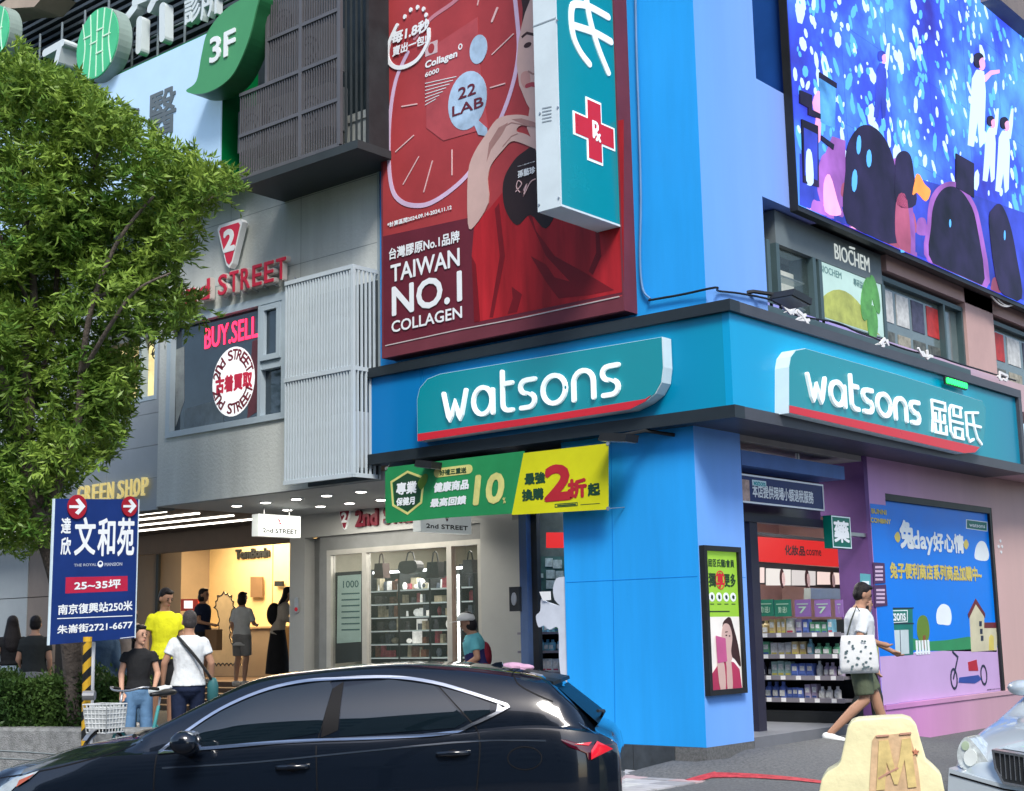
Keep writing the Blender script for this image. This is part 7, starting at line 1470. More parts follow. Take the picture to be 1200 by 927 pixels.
# ================================================================ notice board on its pole
NZ = 14.35
c0 = at(57.5, 755.7, NZ)
def onx(x, y): d = at(x, y, 1)-CAM; return CAM+d*((c0.x-CAM.x)/d.x)
c1 = onx(159.4, 747.5); cu = onx(64, 584.4)
BAx = rt.copy(); BAx.z = 0; BAx.normalize()
class TFr(Fr):
    """frame tilted a little to the left like the leaning board"""
    def __init__(s, O, A, Z): s.O, s.A, s.Zv = Vector(O), Vector(A).normalized(), Vector(Z); s.N = s.A.cross(s.Zv).normalized()
    def pt(s, a, z, off=0): return s.O+s.A*a+s.N*off+s.Zv*z
    def px(s, x, y, off=0):
        d = rt*((x-600)/F_PX)-up*((y-463.5)/F_PX)+fw; P0 = s.O+s.N*off; t = (P0-CAM).dot(s.N)/d.dot(s.N); q = CAM+d*t-P0; aa, zz, az_ = s.A.dot(s.A), s.Zv.dot(s.Zv), s.A.dot(s.Zv)
        qa, qz = q.dot(s.A), q.dot(s.Zv); det = aa*zz-az_*az_; return ((qa*zz-qz*az_)/det, (qz*aa-qa*az_)/det)
FB = TFr(c0, c1-c0, (cu-c0).normalized())
NBD = thing('notice_board', 'blue real estate notice board with white Chinese characters on a white pole', 'notice board', at(107, 868, NZ))
BBL = M('board_blue', (.012,.035,.17), .35, noise=.12, scale=2.5, bump=.04, bscale=5); w1 = FB.px(160.5, 660)[0]; h1_ = FB.px(64, 584.4)[1]
q = MB(); q.rect(FB, 0, 0, w1, h1_, -.02, 0); q.build('board', BBL, NBD); q = MB(); q.rect(FB, -.012, -.005, .006, h1_, -.022, .003); q.build('edge', SWH, NBD); q = MB(); q.rect(FB, w1-.004, 0, w1+.008, h1_, -.022, .003); q.build('edge', SWH, NBD)
def nt_(t, x0, y0, x1, y1, bold=.03, mat=LETTER, lev=1, par=NBD, box=None):
    a0, z0 = FB.px(x0, y0); a1, z1 = FB.px(x1, y1); q = MB(); q.text(FB, t, (a0, z0, a1, z1), .001*lev, 0, bold); q.build('printed_text', mat, par)
nt_('達', 71.5, 625, 83, 607, .03); nt_('欣', 71, 650, 83, 630, .03)
nt_('文', 87, 650, 112, 607, .025); nt_('和', 114, 651, 135, 608, .025); nt_('苑', 137, 651, 157.5, 607.5, .025)
nt_('THE ROYAL', 86.5, 664, 113, 660, .03, M('board_grey_text', (.4,.45,.55), .5)); nt_('MANSION', 122.5, 663.5, 143, 659, .03, M('board_grey_text')); q = MB(); q.disc(FB, *FB.px(117.5, 661), .035, .035, 0, .002, 16); q.build('printed_crest', LETTER, NBD); q = MB(); q.disc(FB, *FB.px(117.5, 660), .02, .016, .002, .003, 8); q.build('printed_crest_leaf', BBL, NBD)
P = FB.pxs(0, [(76.5,695.5),(149.5,692.5),(149.5,675),(77,676.5)]); q = MB(); q.prism(FB, P, 0, .0015); q.build('red_panel', M('board_red', (.45,.02,.06), .4), NBD)
nt_('25~35坪', 87, 691.5, 141, 679, .04, LETTER, 2); nt_('南京復興站250米', 68, 720.5, 155, 704, .03); nt_('朱崙街2721-6677', 67, 743, 155, 727, .03)
q = MB(); q.stroke(FB, FB.pxs(0, [(67,725),(155,721.5)]), .009, 0, .002, cap=False); q.stroke(FB, FB.pxs(0, [(141,748),(158,746)]), .006, 0, .002); q.build('rule', LETTER, NBD)
for i, (x, y) in enumerate(((89.5,594),(151,593.5))):
    T = thing('arrow_disc', ['round red arrow disc at the top left corner of the blue board', 'round red arrow disc at the top right corner of the blue board'][i], 'arrow sign', FB.pt(*FB.px(x, y), .02), 0, 'red arrow discs on the notice board'); a, z = FB.px(x, y); r = .115 if i == 0 else .1
    q = MB(); q.disc(FB, a, z, r, r*1.12, .005, .02, 28); q.build('disc', M('disc_red', (.35,.015,.03), .4), T); q = MB(); q.prism(FB, [(a+px*r, z+pz*r) for px, pz in ((-.85,.13),(.2,.13),(-.25,.62),(.1,.78),(.82,.03),(.1,-.75),(-.25,-.55),(.2,-.13),(-.85,-.13))], .02, .024); q.build('arrow', LETTER, T)
q = MB(); p0, p1 = at(104.5,869,NZ+.5), at(108,740,NZ+.5); q.tube(p0-(p1-p0)*.4, p0+(p1-p0)*.9, .038, n=14); q.build('pole', WHITE, NBD, smooth=False); q = MB(); p = at(104.5, 815, NZ); q.tube(p-BAx*.06, p+BAx*.06, .05, n=12); q.build('clamp', STEEL, NBD)
T = thing('striped_post', 'yellow and black striped post beside the white pole', 'striped post', at(101, 870, NZ+.12)); q0 = at(100, 885, NZ+.14); q1 = at(102.5, 752, NZ+.14); ny = 12
YP = M('post_yellow', (.6,.36,.03), .5); 
for i in range(ny):
    a, b = q0.lerp(q1, i/ny), q0.lerp(q1, (i+1)/ny); q = MB(); d = Vector((0,0,.06)); X = BAx*.045; n_ = 12; vs = []
    for c, k in ((a, 1), (b, 1)):
        for t in range(n_): an = 2*math.pi*t/n_; vs.append(c+BAx*.045*math.cos(an)+fw*.045*math.sin(an)+Vector((0,0,.045*math.cos(an))))
    q.add(vs, [(t, (t+1) % n_, n_+(t+1) % n_, n_+t) for t in range(n_)]); q.build('stripe', YP if i % 2 else BLACK, T, fix=True)
q = MB(); q.tube(q1, q1+Vector((0,0,.05)), .045, n=12); q.build('cap', YP, T)

# ================================================================ bicycle
BZ = 14.0
BK = thing('bicycle', 'pale teal city bicycle with a white front basket by the planter', 'bicycle', at(150, 880, BZ)); TL = M('bike_teal', (.05,.25,.25), .35, noise=.05); RUB = M('rubber', (.02,.02,.02), .8)
bf = (at(118, 870, BZ-.4)-at(205, 860, BZ+.5)); bf.z = 0; bf.normalize(); bs = Vector((-bf.y, bf.x, 0)); bo = at(171, 862, BZ+.1); zb0 = at(150, 818, BZ).z-.93
def bp(f_, s_, z_): return Vector((bo.x, bo.y, 0))+bf*f_+bs*s_+Vector((0, 0, zb0+z_))
wf = .62; wr_ = -.45
for fx_, nme in ((.56, 'front'), (-.5, 'rear')):
    q = MB(); q.path([tuple(bp(fx_+.32*math.cos(a), 0, .33+.32*math.sin(a))) for a in [2*math.pi*i/28 for i in range(29)]], .018, 7); tw_ = q.build('wheel', RUB, BK, smooth=True)
    q = MB(); q.path([tuple(bp(fx_+.3*math.cos(a), 0, .33+.3*math.sin(a))) for a in [2*math.pi*i/28 for i in range(29)]], .01, 5)
    for i in range(12): a = math.pi*i/6; q.tube(bp(fx_, 0, .33), bp(fx_+.3*math.cos(a), 0, .33+.3*math.sin(a)), .002, n=4)
    r_ = q.build('rim', STEEL); setpar(r_, BK)
    q = MB(); P_ = []; 
    vs = []
    for i in range(11):
        a = RAD(20+14*i) if nme == 'rear' else RAD(40+11*i)
        for sd_ in (-.03, .03): vs.append(bp(fx_+.355*math.cos(a), sd_, .33+.355*math.sin(a)))
    q.add(vs+[v+Vector((0,0,.004)) for v in vs], [(2*i, 2*i+1, 2*i+3, 2*i+2) for i in range(10)]+[(22+2*i, 22+2*i+2, 22+2*i+3, 22+2*i+1) for i in range(10)]); q.build('mudguard', STEEL, BK)
q = MB()
for a, b, r in ((bp(.38,0,.82),bp(.42,0,.62),.018),(bp(.42,0,.62),bp(.56,0,.33),.014),(bp(.41,0,.66),bp(-.02,0,.3),.02),(bp(-.02,0,.3),bp(-.17,0,.82),.018),(bp(-.02,0,.3),bp(-.5,0,.33),.012),(bp(-.12,0,.66),bp(-.5,0,.33),.011)): q.tube(a, b, r, n=10, round_=True)
q.build('frame', TL, BK, smooth=True)
q = MB(); q.tube(bp(.38,0,.82), bp(.34,0,1.0), .013, n=8); q.path([tuple(bp(*p)) for p in spline([(.16,-.26,1.02),(.28,-.22,1.04),(.35,-.1,1.01),(.35,.1,1.01),(.28,.22,1.04),(.16,.26,1.02)], 3)], .011, 7); q.build('handlebar', STEEL, BK, smooth=True)
for s_ in (-1, 1): q = MB(); q.tube(bp(.12,.262*s_,1.015), bp(.22,.245*s_,1.03), .017, n=8, round_=True); q.build('grip', RUB, BK)
q = MB(); q.tube(bp(-.17,0,.8), bp(-.19,0,.92), .012, n=8); q.build('seat_post', STEEL, BK); q = MB(); q.rings([(bp(-.36,0,.96), bs*.075, Vector((0,0,.03))), (bp(-.3,0,.965), bs*.095, Vector((0,0,.035))), (bp(-.18,0,.955), bs*.05, Vector((0,0,.025))), (bp(-.06,0,.95), bs*.022, Vector((0,0,.02)))], 14); q.build('saddle', BLACK, BK, smooth=True)
q = MB(); q.box((0,0,0),(0,0,0)); q = MB(); tv = []
bkx = [(.5,.3),(.84,.33)]
def bq(f_, s_, z_): return bp(.44+f_, s_, .62+z_)
cor = lambda z, g: [bq(0,-.13-g,z), bq(.24+g,-.13-g,z), bq(.24+g,.13+g,z), bq(0,.13+g,z)]
BW_ = M('basket_white', (.55,.58,.58), .6)
for i in range(7): z = .27*i/6; c_ = cor(z, .03*i/6); q.path([tuple(p) for p in c_+[c_[0]]], .007, 5)
lo, hi = cor(0, 0), cor(.27, .03)
for s_ in range(4):
    for i in range(7): t = i/6; q.tube(lo[s_].lerp(lo[(s_+1) % 4], t), hi[s_].lerp(hi[(s_+1) % 4], t), .006, n=5)
for i in range(6): q.tube(lo[0].lerp(lo[3], i/5), lo[1].lerp(lo[2], i/5), .006, n=5)
q.build('basket', BW_, BK); q = MB(); c_ = cor(.04, .002); d_ = cor(.24, .026)
for s_ in range(4): q.add([c_[s_], c_[(s_+1) % 4], d_[(s_+1) % 4], d_[s_]], [(0,1,2,3)])
q.build('basket_lining', M('lining_grey', (.45,.48,.48), .7, noise=.2, scale=20), BK)
q = MB(); q.tube(bp(-.02,-.06,.3), bp(-.02,.06,.3), .05, n=14); q.tube(bp(-.02,.06,.3), bp(.1,.06,.18), .009, n=6); q.tube(bp(-.02,-.06,.3), bp(-.14,-.06,.42), .009, n=6); q.box(tuple(bp(.07,.07,.16)), tuple(bp(.07,.07,.16)+Vector((.08,.08,.02)))); q.build('crankset', STEEL, BK)
# ================================================================ vehicles
PAINT = M('black_paint', (.003,.006,.012), .2, noise=0, coat=1, spec=.3); PAINT.node_tree.nodes['Principled BSDF'].inputs['Coat Roughness'].default_value = .03
GLASS = M('car_glass', (.004,.009,.013), .02, noise=0, spec=.9, coat=.5); SEAM = M('seam_black', (.002,.002,.003), .6, noise=0)
TYRE = M('tyre', (.02,.02,.02), .85, noise=.1); ALLOY = M('alloy', (.45,.46,.48), .25, .9, noise=0)
def lerp1(x, pts):
    if x <= pts[0][0]: return pts[0][1]
    for (x0, y0), (x1, y1) in zip(pts, pts[1:]):
        if x <= x1: return y0+(y1-y0)*(x-x0)/max(1e-6, x1-x0)
    return pts[-1][1]
HD = Vector((-.822, -.569, 0)).normalized()
O_c = at(728, 880, 10.15); CF = Fr((O_c.x, O_c.y, 0), -HD, (-HD).cross(Vector((0,0,1)))); CW = .92
def prof(pts, off):
    L_ = [CF.px(x, y, off) for x, y in pts]; return sorted(spline(L_, 5)) 
top = prof([(-34,940),(-22,921),(0,907),(22,895),(63,884),(104,871),(150,862),(177,857),(200,846),(228,831),(285,802),(317,791),(380,783),(440,777.5),(483,776),(540,778),(600,784),(640,791),(652,800)], -.55)
tail = [CF.px(x, y, -.55) for x, y in ((652,800),(703,846),(718,853),(724,862),(728,880))]
top = [p for p in top if p[0] < tail[0][0]]+tail
belt = prof([(-34,948),(-10,925),(20,908),(60,896),(110,886),(187,881),(253,875),(340,869),(453,864),(527,859),(600,852),(650,852),(700,860),(728,880)], 0)
aN, aT = top[0][0], tail[-1][0]; a_ws = CF.px(177, 858, -.4)[0]; a_roof = CF.px(317, 790, -.4)[0]
zoff = -.0
def section(a):
    """half section as (inset from the side plane, z)"""
    zt_, zb_ = lerp1(a, top), min(lerp1(a, belt), lerp1(a, top)-.02)
    tf = max(0, (aN+.75-a)/.75); tr = max(0, (a-(aT-.42))/.42); ins = .34*tf**2.2+.2*tr**2.4
    g = max(0, min(1, (zt_-zb_-.06)/.3)); rail_z = zt_-.05-.03*g; rail_in = .09+(rail_z-zb_)*(.45 if g > .3 else 1.2)
    if g <= .3: rail_in = .09+.16*(1-g)
    P = [(CW-.2, .28), (.05, .3), (.0, .45), (-.012, .62), (.0, (zb_+.62)/2+.05), (.02, zb_-.08), (.045, zb_-.015), (.085, zb_)]
    for t in (.12, .25, .37, .5, .62, .75, .88, 1.0): P.append((.085+(rail_in-.085)*(t+(t**1.9-t)*.8*g), zb_+(rail_z-zb_)*t))
    P += [(rail_in+.06, zt_-.025), (rail_in+.2, zt_-.008), (CW, zt_)]
    return [(i+ins if i < CW-.001 else i, z) for i, z in P]
def S_side(a, z):
    P = section(min(max(a, aN), aT)); best = None
    for (i0, z0), (i1, z1) in zip(P[1:], P[2:]):
        if z0 <= z <= z1 and z1 > z0: return -(i0+(i1-i0)*(z-z0)/(z1-z0))
    return -P[-3][0] if z > P[-3][1] else -P[1][0]
SUV = thing('parked_car', 'black SUV with chrome window trim in the foreground, nose to the left', 'car', CF.pt((aN+aT)/2, 0, -CW), 0)
stn = sorted(set([round(aN+(aT-aN)*i/70, 4) for i in range(71)]+[round(p[0], 4) for p in tail])); m = MB(); K = None; vs = []
for a in stn:
    P = section(a); row = [(i, z) for i, z in P]; full = [CF.pt(a, z, -i) for i, z in row]+[CF.pt(a, z, -2*CW+i) for i, z in row[-2::-1]]; K = len(full); vs += full
fs = [(i*K+j, (i+1)*K+j, (i+1)*K+j+1, i*K+j+1) for i in range(len(stn)-1) for j in range(K-1)]
fs += [tuple(range(K)), tuple(range((len(stn)-1)*K, len(stn)*K))[::-1]]
m.add(vs, fs); body = m.build('body', PAINT, SUV, smooth=True, fix=True)
sm_ = body.modifiers.new('e', 'EDGE_SPLIT'); sm_.split_angle = RAD(38)
def cpx(x, y):
    off = 0
    for _ in range(5): a, z = CF.px(x, y, off); off = S_side(a, z)
    return (a, z)
def resample(P, st=.05, closed=False):
    o = []; n = len(P)
    for i in range(n if closed else n-1):
        a, b = Vector(P[i]), Vector(P[(i+1) % n]); k = max(1, int((b-a).length/st))
        o += [tuple(a.lerp(b, j/k)) for j in range(k)]
    if not closed: o.append(P[-1])
    return o
def drape(mb, lift):
    out = []
    for v in mb.v:
        r = Vector(v)-CF.O; a, z, o = r.dot(CF.A), r.z, r.dot(CF.N); out.append(tuple(CF.pt(a, z, S_side(a, z)+o+lift)))
    mb.v = out; return mb
def cstroke(name, mat, px, wd, lift=.002, th=.006, sp=0, closed=False, par=None):
    P = [cpx(*p) for p in px]; P = spline(P, sp, closed) if sp else P; P = resample(P, .06, closed); q = MB(); q.stroke(CF, P, wd, 0, th, closed=closed, cap=False); drape(q, lift); return q.build(name, mat, par or SUV)
def cpoly(name, mat, px, lift=.004, th=.004, sp=0, par=None):
    P = [cpx(*p) for p in px]; P = spline(P, sp, True) if sp else P; P = resample(P, .08, True)
    # grid fill so that the sheet follows the body
    zs_ = [p[1] for p in P]; q = MB(); z0, z1 = min(zs_), max(zs_); n = max(2, int((z1-z0)/.05)); rows = []
    for i in range(n+1):
        z = z0+(z1-z0)*(i/n*.998+.001); xsn = []
        for k in range(len(P)):
            (ax_, az_), (bx_, bz_) = P[k], P[(k+1) % len(P)]
            if (az_ > z) != (bz_ > z): xsn.append(ax_+(z-az_)*(bx_-ax_)/(bz_-az_))
        rows.append((min(xsn), max(xsn), z)) if xsn else None
    m_ = 24; vs = [CF.pt(l+(r-l)*j/m_, z, S_side(l+(r-l)*j/m_, z)+lift) for l, r, z in rows for j in range(m_+1)]
    q.add(vs, [(i*(m_+1)+j, i*(m_+1)+j+1, (i+1)*(m_+1)+j+1, (i+1)*(m_+1)+j) for i in range(len(rows)-1) for j in range(m_)]); return q.build(name, mat, par or SUV, smooth=True)
W1 = [(192,878),(222,857),(260,833),(304,813),(348,801.5),(386,797.5),(392,800),(374,864),(340,866.5),(253,873)]
W2 = [(398,863),(404,799),(457,796),(505,801),(512,806),(549,846),(527,855.5),(453,860.5)]
W3_ = [(516,805),(553,815),(583,828),(576,834),(553,845)]
for W_ in (W1, W2, W3_): cpoly('window', GLASS, W_, .006)
cpoly('pillar_trim', SEAM, [(376,864),(392,800),(403,799),(396,863)], .005)
cstroke('window_trim', CHROME, [(187,881),(222,854.5),(260,830),(304,810.5),(348,799),(393,795),(457,793),(507,799),(553,812),(595,826)], .022, .008, .01, 4)
cstroke('window_trim', CHROME, [(187,881),(253,875.5),(340,868.5),(453,863.5),(527,858.5),(553,849),(577,838),(597,827)], .022, .008, .01, 4)
cpoly('window_trim', CHROME, [(583,824),(597,826.5),(580,837),(577,834),(586,828)], .009)
for pxs_ in ([(388,796),(381,840),(373,866),(371,900),(372,935)], [(511,800),(553,847),(562,866),(561,900),(557,940)], [(185,882),(181,905),(180,940)], [(600,783),(606,800),(625,812),(648,822)], [(0,912),(60,901),(104,890),(140,880),(165,868)]): cstroke('panel_gap', SEAM, pxs_, .009, .0015, .002, 4)
cstroke('panel_gap', SEAM, ell_pts(615, 888.5, 20, 13.5, 24), .007, .0015, .002, 0, True)
cstroke('character_line', M('paint_line', (.02,.03,.045), .3, coat=1), [(190,900),(300,893),(430,880),(560,868),(640,868)], .012, .0, .004, 4)
# door handles
for hx, hy in ((343,899),(531,883)):
    q = MB(); a, z = cpx(hx, hy); o = S_side(a, z); q.rings([(CF.pt(a+dx, z+dz, o+d_), Vector((0,0,.018)), CF.N*.012) for dx, dz, d_ in ((-.13,-.004,.0),(-.1,0,.035),(0,.004,.042),(.1,.006,.035),(.13,.004,.0))], 10); h_ = q.build('door_handle', PAINT, SUV, smooth=True)
    cpoly('handle_cup', SEAM, [(hx-18,hy),(hx,hy-5),(hx+18,hy-1),(hx,hy+6)], .002, .002, 4)
# tail light
TLr = M('tail_lens_red', (.45,.008,.02), .12, noise=0, coat=1, emit=.25, ecol=(.8,.02,.04)); TLd = M('tail_lens_dark', (.06,.0,.008), .1, noise=0, coat=1)
cpoly('tail_light', TLd, [(636,867),(660,866.5),(700,866),(726,867),(724,873),(700,878),(690,891),(688,883),(665,874)], .012)
cpoly('tail_light', TLr, [(700,868),(724,868.5),(718,878),(706,882),(693,890),(690,884)], .018); cpoly('tail_light', TLr, [(668,870.5),(694,869),(690,873.5),(676,873)], .018)
cpoly('rear_reflector', CHROME, [(678,846),(699,860),(696,860),(676,847)], .014)
# spoiler, rear glass, wiper, fin
def cz(x, y, off): return CF.px(x, y, off)
q = MB(); vs = []
for off in (-.32, -.5, -.92, -1.34, -1.52):
    a0, z0 = cz(612, 786, -.55); a1, z1 = cz(664, 794.5, -.55); a2, z2 = cz(645, 804, -.55); k = .06*(abs(off+.92)/.6)**2; vs += [CF.pt(a0, z0+.004-k*.3, off), CF.pt(a1-k*1.5, z1+.006-k*.4, off), CF.pt(a1-k*1.5+.003, z1-.02-k*.4, off), CF.pt(a2, z2, off)]
q.add(vs, [(4*i+j, 4*i+(j+1) % 4, 4*(i+1)+(j+1) % 4, 4*(i+1)+j) for i in range(4) for j in range(4)]+[(0,1,2,3), (16,19,18,17)]); q.build('spoiler', M('spoiler_black', (.006,.008,.01), .4, noise=0, spec=.1), SUV, fix=True)
q = MB(); (a0, z0), (a1, z1) = cz(656, 806, -.55), cz(702, 845, -.55); q.add([CF.pt(a0, z0+.01, -.36), CF.pt(a1+.01, z1, -.24), CF.pt(a1+.02, z1+.012, -1.6), CF.pt(a0+.01, z0+.01, -1.48)], [(0,1,2,3)]); q.build('rear_window', M('rear_glass', (.004,.008,.012), .35, noise=0, spec=.05), SUV)
q = MB(); a, z = cz(703, 843, -.5); q.path([tuple(CF.pt(a, z, -.9)), tuple(CF.pt(a+.03, z+.06, -.6)), tuple(CF.pt(a-.01, z+.07, -.4))], .012, 6); q.build('wiper', BLACK, SUV)
q = MB(); a, z = cz(581, 783, -.9); q.prism(CF, [(a-.1, z), (a+.07, z-.01), (a+.05, z+.05), (a+.0, z+.045)], -.94, -.9); q.build('antenna_fin', PAINT, SUV)
# mirror
q = MB(); a, z = cpx(229, 872); q.rings([(CF.pt(a+dx, z+.0+dz, S_side(a, z-.05)+d_), CF.A*hw, Vector((0,0,hh))) for dx, dz, d_, hw, hh in ((-.02,-.06,-.04,.05,.03),(-.02,-.05,.05,.05,.04),(-.0,.02,.1,.1,.085),(0,.03,.22,.11,.09),(0,.03,.28,.09,.07),(0,.03,.3,.03,.03))], 14); q.build('mirror', PAINT, SUV, smooth=True)
q = MB(); q.rings([(CF.pt(a+.01, z+.085, S_side(a, z-.05)+.1), CF.A*.07, Vector((0,0,.025))), (CF.pt(a+.01, z+.09, S_side(a, z-.05)+.24), CF.A*.07, Vector((0,0,.025)))], 10); setpar(q.build('mirror_sheen', M('mirror_sheen_silver', (.35,.4,.45), .15, .6)), SUV.children[-1])  # silver top stands for the reflection on the black mirror housing
# headlight, cowl strip, wheels
cpoly('headlight', M('headlight_glass', (.35,.4,.42), .08, noise=.3, scale=8, coat=1), [(-12,936),(8,915),(30,905),(46,903),(38,911),(18,922),(2,940)], .012); cpoly('headlight_amber', M('amber_lens', (.35,.07,.02), .15, coat=1), [(12,921),(32,909),(42,906),(34,913),(20,922)], .018)
q = MB(); a0, z0 = cz(152, 864, -.3); q.path([tuple(CF.pt(a0+.02, z0+.005, -.35)), tuple(CF.pt(a0-.04, z0+.01, -.7)), tuple(CF.pt(a0-.02, z0+.01, -1.1))], .02, 6); q.build('cowl', BLACK, SUV)
cf_, cr_ = aN+.95, aN+.95+2.66
for wa in (cf_, cr_):
    for o_, sgn in ((-.02, 1), (-2*CW+.02, -1)):
        q = MB(); c = CF.pt(wa, .35, o_); q.tube(c-CF.N*.22*sgn, c+CF.N*.0, .35, .35, 32); wl = q.build('wheel', TYRE, SUV); q = MB(); q.tube(c, c+CF.N*.02*sgn, .24, .23, 24); q.build('rim', ALLOY, wl)
        q = MB(); c = CF.pt(wa, .37, o_+.0*sgn); q.path([tuple(CF.pt(wa+.4*math.cos(t), .37+.4*math.sin(t), S_side(wa, .5) if sgn > 0 else -2*CW-S_side(wa, .5))) for t in [math.pi*i/16 for i in range(17)]], .02, 6); q.build('wheel_arch', BLACK, SUV)
q = MB(); c = CF.pt(*cz(601, 781, -1.2), -1.2); q.ell(c+Vector((0,0,.0)), (.12,.1,.035), 12, 6); q.ell(c+Vector((.1,.03,-.01)), (.09,.07,.03), 12, 6); tag(q.build('folded_cloth', M('cloth_pink', (.5,.3,.42), .8, noise=.2, bump=.8, bscale=20), smooth=True), 'small crumpled pink cloth lying at the back of the black car roof', 'cloth')

# ---- silver car at the right edge
SV = M('silver_paint', (.5,.57,.61), .3, .25, noise=.03, coat=1)
hd2 = Vector((-fw.x, -fw.y, 0)).normalized(); hd2 = (Matrix.Rotation(RAD(-36), 3, 'Z') @ hd2).normalized()
A2 = Vector((0,0,1)).cross(hd2).normalized(); A2 = A2 if A2.dot(rt) > 0 else -A2
cen = at(1222, 880, 11.2); SO2 = Fr((cen.x, cen.y, 0), A2, hd2)
SC = thing('parked_car', 'silver saloon car nosing in at the right edge, grille and headlight showing', 'car', SO2.pt(0, 0, -1.5))
st2 = [(0,.62,.5,.56),(.06,.74,.55,.66),(.16,.82,.6,.74),(.35,.87,.7,.82),(.65,.9,.79,.9),(1.05,.91,.86,.96),(1.35,.915,.9,.99),(1.5,.915,.92,1.02),(1.9,.915,.94,1.2),(2.3,.915,.95,1.36),(2.9,.915,.96,1.42),(3.6,.915,.96,1.4),(4.1,.91,.97,1.2),(4.4,.9,.96,1.05),(4.75,.85,.9,.98),(4.85,.75,.6,.7)]
def sec2(d, hw, zb_, zt_):
    g = zt_-zb_; rin = min(.09+g*.55, .33); P = [(.3,.2),(.02,.22),(0,.35),(0,.5),(.01,zb_-.1),(.04,zb_-.02),(.08,zb_),(rin,zt_-.04),(rin+.12,zt_-.012),(hw,zt_)]
    if zb_ < .75: P[4] = (.01, (.5+zb_)/2)
    return P
vs = []; 
for d, hw, zb_, zt_ in st2:
    zb_ += .1; zt_ += .1
    P = sec2(d, hw, zb_, zt_); vs += [SO2.pt(-hw+i, z, -d) for i, z in P]+[SO2.pt(hw-i, z, -d) for i, z in P[-2::-1]]
K = 19; fs = [(i*K+j, (i+1)*K+j, (i+1)*K+j+1, i*K+j+1) for i in range(len(st2)-1) for j in range(K-1)]+[tuple(range(K)), tuple(range((len(st2)-1)*K, len(st2)*K))[::-1]]
m = MB(); m.add(vs, fs); b2 = m.build('body', SV, SC, smooth=True, fix=True); b2.modifiers.new('s', 'SUBSURF').render_levels = 2; b2.modifiers[0].levels = 1
def on2(x, y, off): return SO2.px(x, y, off)
def s2(name, mat, px, off0, off1, sp=0, par=None):
    P = [on2(x, y, off1) for x, y in px]; P = spline(P, sp, True) if sp else P; q = MB(); q.prism(SO2, P, off0, off1); return q.build(name, mat, par or SC, smooth=False)
hl = s2('headlight', M('headlight_clear', (.5,.55,.55), .08, noise=.35, scale=18, coat=1), [(1123,893),(1122,880),(1127,868),(1134,864),(1146,876),(1158,893),(1163,906),(1150,908),(1132,902)], -.42, -.13, 4)
s2('headlight_lens', M('lens_bright', (.7,.75,.72), .05, noise=0, coat=1), ell_pts(1137, 888, 8, 10, 16), -.2, -.115, 0, hl); s2('indicator', M('indicator_green', (.4,.5,.35), .1, noise=.2), ell_pts(1131, 874, 4.5, 5.5, 12), -.2, -.12, 0, hl)
s2('grille', BLACK, [(1165,880),(1250,894),(1250,930),(1176,916),(1168,900)], -.25, .0)
for i in range(14): s2('grille_bar', CHROME, [(1171+5.6*i, 883+.9*i), (1172.3+5.6*i, 883.2+.9*i), (1174.3+5.6*i, 912+.9*i), (1173+5.6*i, 912+.9*i)], -.1, .012)
q = MB(); P = [on2(x, y, .01) for x, y in ((1164,880),(1200,886),(1250,894),(1250,932),(1176,917),(1167,900))]; q.stroke(SO2, P, .02, -.1, .02, True); q.build('grille_frame', CHROME, SC)
s2('bumper', SV, [(1112,900),(1120,903),(1150,912),(1176,919),(1300,940),(1300,1010),(1116,1000),(1110,940)], -.4, -.01); s2('bumper_groove', SEAM, [(1113,906),(1176,924),(1300,944),(1300,946),(1176,926),(1113,908)], -.1, -.004)
q = MB(); c = SO2.pt(*on2(1199, 806, -1.75), -1.75); q.ell(c, (.15,.1,.075), 14, 10); q.build('mirror', SV, SC, smooth=True)
q = MB(); q.add([SO2.pt(-.62,1.34,-2.28), SO2.pt(.62,1.34,-2.28), SO2.pt(.76,1.035,-1.52), SO2.pt(-.76,1.035,-1.52)], [(0,1,2,3)]); q.v = [tuple(Vector(v)+Vector((0,0,.03))) for v in q.v]; q.build('windscreen', GLASS, SC)
for d in (.9, 3.75):
    for s_ in (-1, 1): q = MB(); c = SO2.pt(.86*s_, .31, -d); q.tube(c-A2*.2*s_, c+A2*.02*s_, .31, .31, 28); wl = q.build('wheel', TYRE, SC); q = MB(); q.tube(c+A2*.02*s_, c+A2*.035*s_, .2, .19, 20); q.build('rim', ALLOY, wl)

# ---- yellow plastic barrier in front
bo_ = at(1033, 927, 9.2); bn_ = Vector((CAM.x-bo_.x, CAM.y-bo_.y, 0)).normalized(); BFr = Fr((bo_.x, bo_.y, 0), Vector((0,0,1)).cross(bn_), bn_)
bp_ = [(950,1060),(955,960),(960,927),(963,913),(969,905),(981,898),(985,892),(990,868),(993,853),(998,846),(1006,843),(1035,841),(1058,840),(1068,843),(1074,850),(1079,868),(1086,892),(1095,900),(1103,908),(1107,927),(1113,960),(1118,1060)]
P = BFr.pxs(0, bp_); P[0] = (P[0][0], .05); P[-1] = (P[-1][0], .05)
YB2 = M('barrier_yellow', (.75,.7,.42), .5, noise=.12, scale=4, bump=.15, bscale=30); T = thing('road_barrier', 'faded yellow plastic road barrier with a raised M on its end', 'barrier', BFr.pt(0, .05, -.3))
me = MB(); me.prism(BFr, P, -.32, 0); o = me.build('shell', YB2, T, smooth=True); bv = o.modifiers.new('b', 'BEVEL'); bv.width = .035; bv.segments = 4; bv.limit_method = 'ANGLE'; bv.angle_limit = RAD(50)
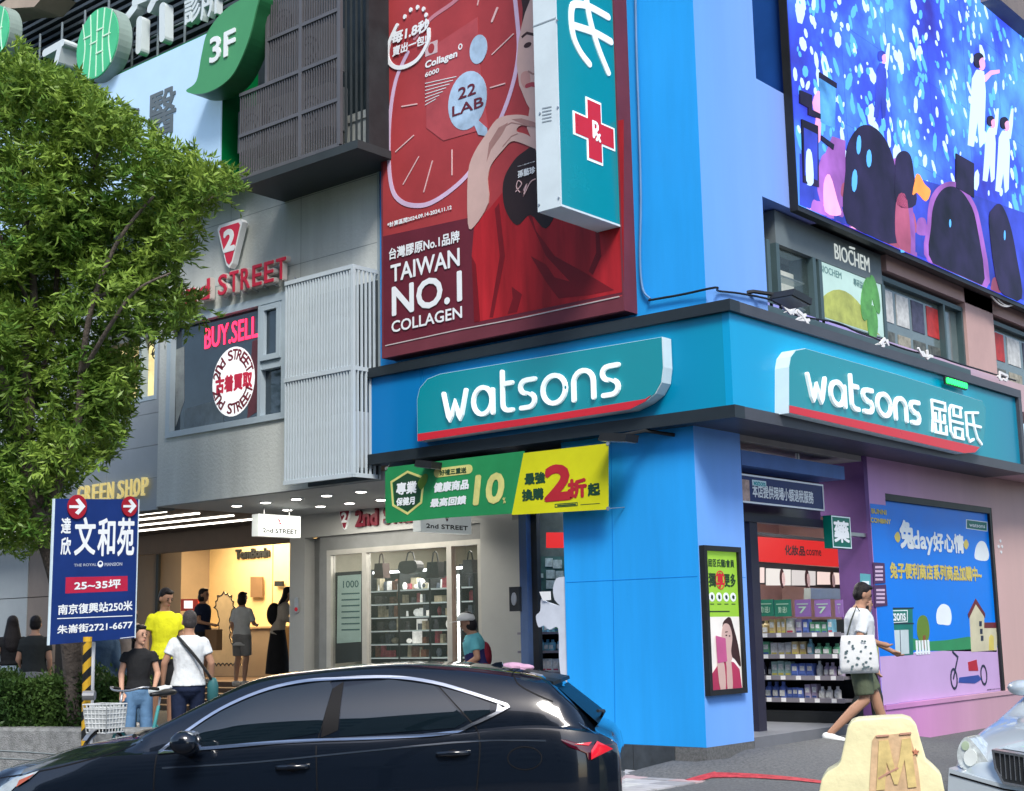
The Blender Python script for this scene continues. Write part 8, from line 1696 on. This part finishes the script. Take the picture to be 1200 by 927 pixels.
OC = M('barrier_ochre', (.6,.47,.2), .55, noise=.25, scale=10); WR = M('barrier_worn', (.6,.42,.25), .6, noise=.25, scale=9)
q = MB(); q.prism(BFr, BFr.pxs(.0, [(1026,862),(1060,859),(1066,861),(1072,880),(1076,900),(1080,935),(1018,940),(1020,900),(1022,868)]), -.01, .006); q.build('worn_panel', WR, T)
q = MB(); mz = [(1030,868),(1041,867),(1046,890),(1050,905),(1054,889),(1057,866),(1067,865),(1074,922),(1064,923),(1060,890),(1052,919),(1048,919),(1039,893),(1037,925),(1027,926)]; q.prism(BFr, BFr.pxs(.0, mz), .006, .014); q.build('raised_letter', OC, T)
q = MB(); st_ = [(1073+ (4.5 if i % 2 == 0 else 2)*math.sin(math.pi*i/5), 881-(4.5 if i % 2 == 0 else 2)*math.cos(math.pi*i/5)) for i in range(10)]; q.prism(BFr, BFr.pxs(.0, st_), .003, .014); q.build('raised_star', M('star_red', (.5,.2,.12), .6), T)
for l_ in ([(1028,862.5),(1041,861.5)], [(1055,860),(1067,859)], [(1030,912),(1040,906),(1052,900)]): q = MB(); q.stroke(BFr, BFr.pxs(0, l_), .012, .006, .016); q.build('scuff', M('scuff_pink', (.5,.28,.2), .6), T)

# ================================================================ the other side of the streets (seen in reflections)
OB = M('far_render', (.16,.16,.17), .7, noise=.2, scale=.4); OW = M('far_window', (.03,.04,.05), .2)
m = MB(); m.box((-45,-48,0),(0,-38,9)); m.box((0.5,-47,0),(14,-37,24)); m.box((14.5,-47,0),(26,-37,30)); m.box((26.5,-48,0),(50,-38,18)); m.box((27,-12,0),(37,20,6)); m.box((27,20.5,0),(37,55,8)); struct(m.build('far_buildings', OB))
m = MB()
for x in range(-44, 50, 3):
    for z in (range(4, 24, 3) if 0 < x < 12 else range(4, 29, 3) if 14 < x < 24 else (4,)): m.box((x, -38+ (1 if 0 < x < 26 else 0), z), (x+1.7, -37.9+(1.02 if 0 < x < 26 else 0), z+1.6))
for y in range(-11, 54, 3):
    for z in (3.6,): m.box((26.9, y, z), (27, y+1.7, z+1.6))
struct(m.build('far_building_windows', OW))
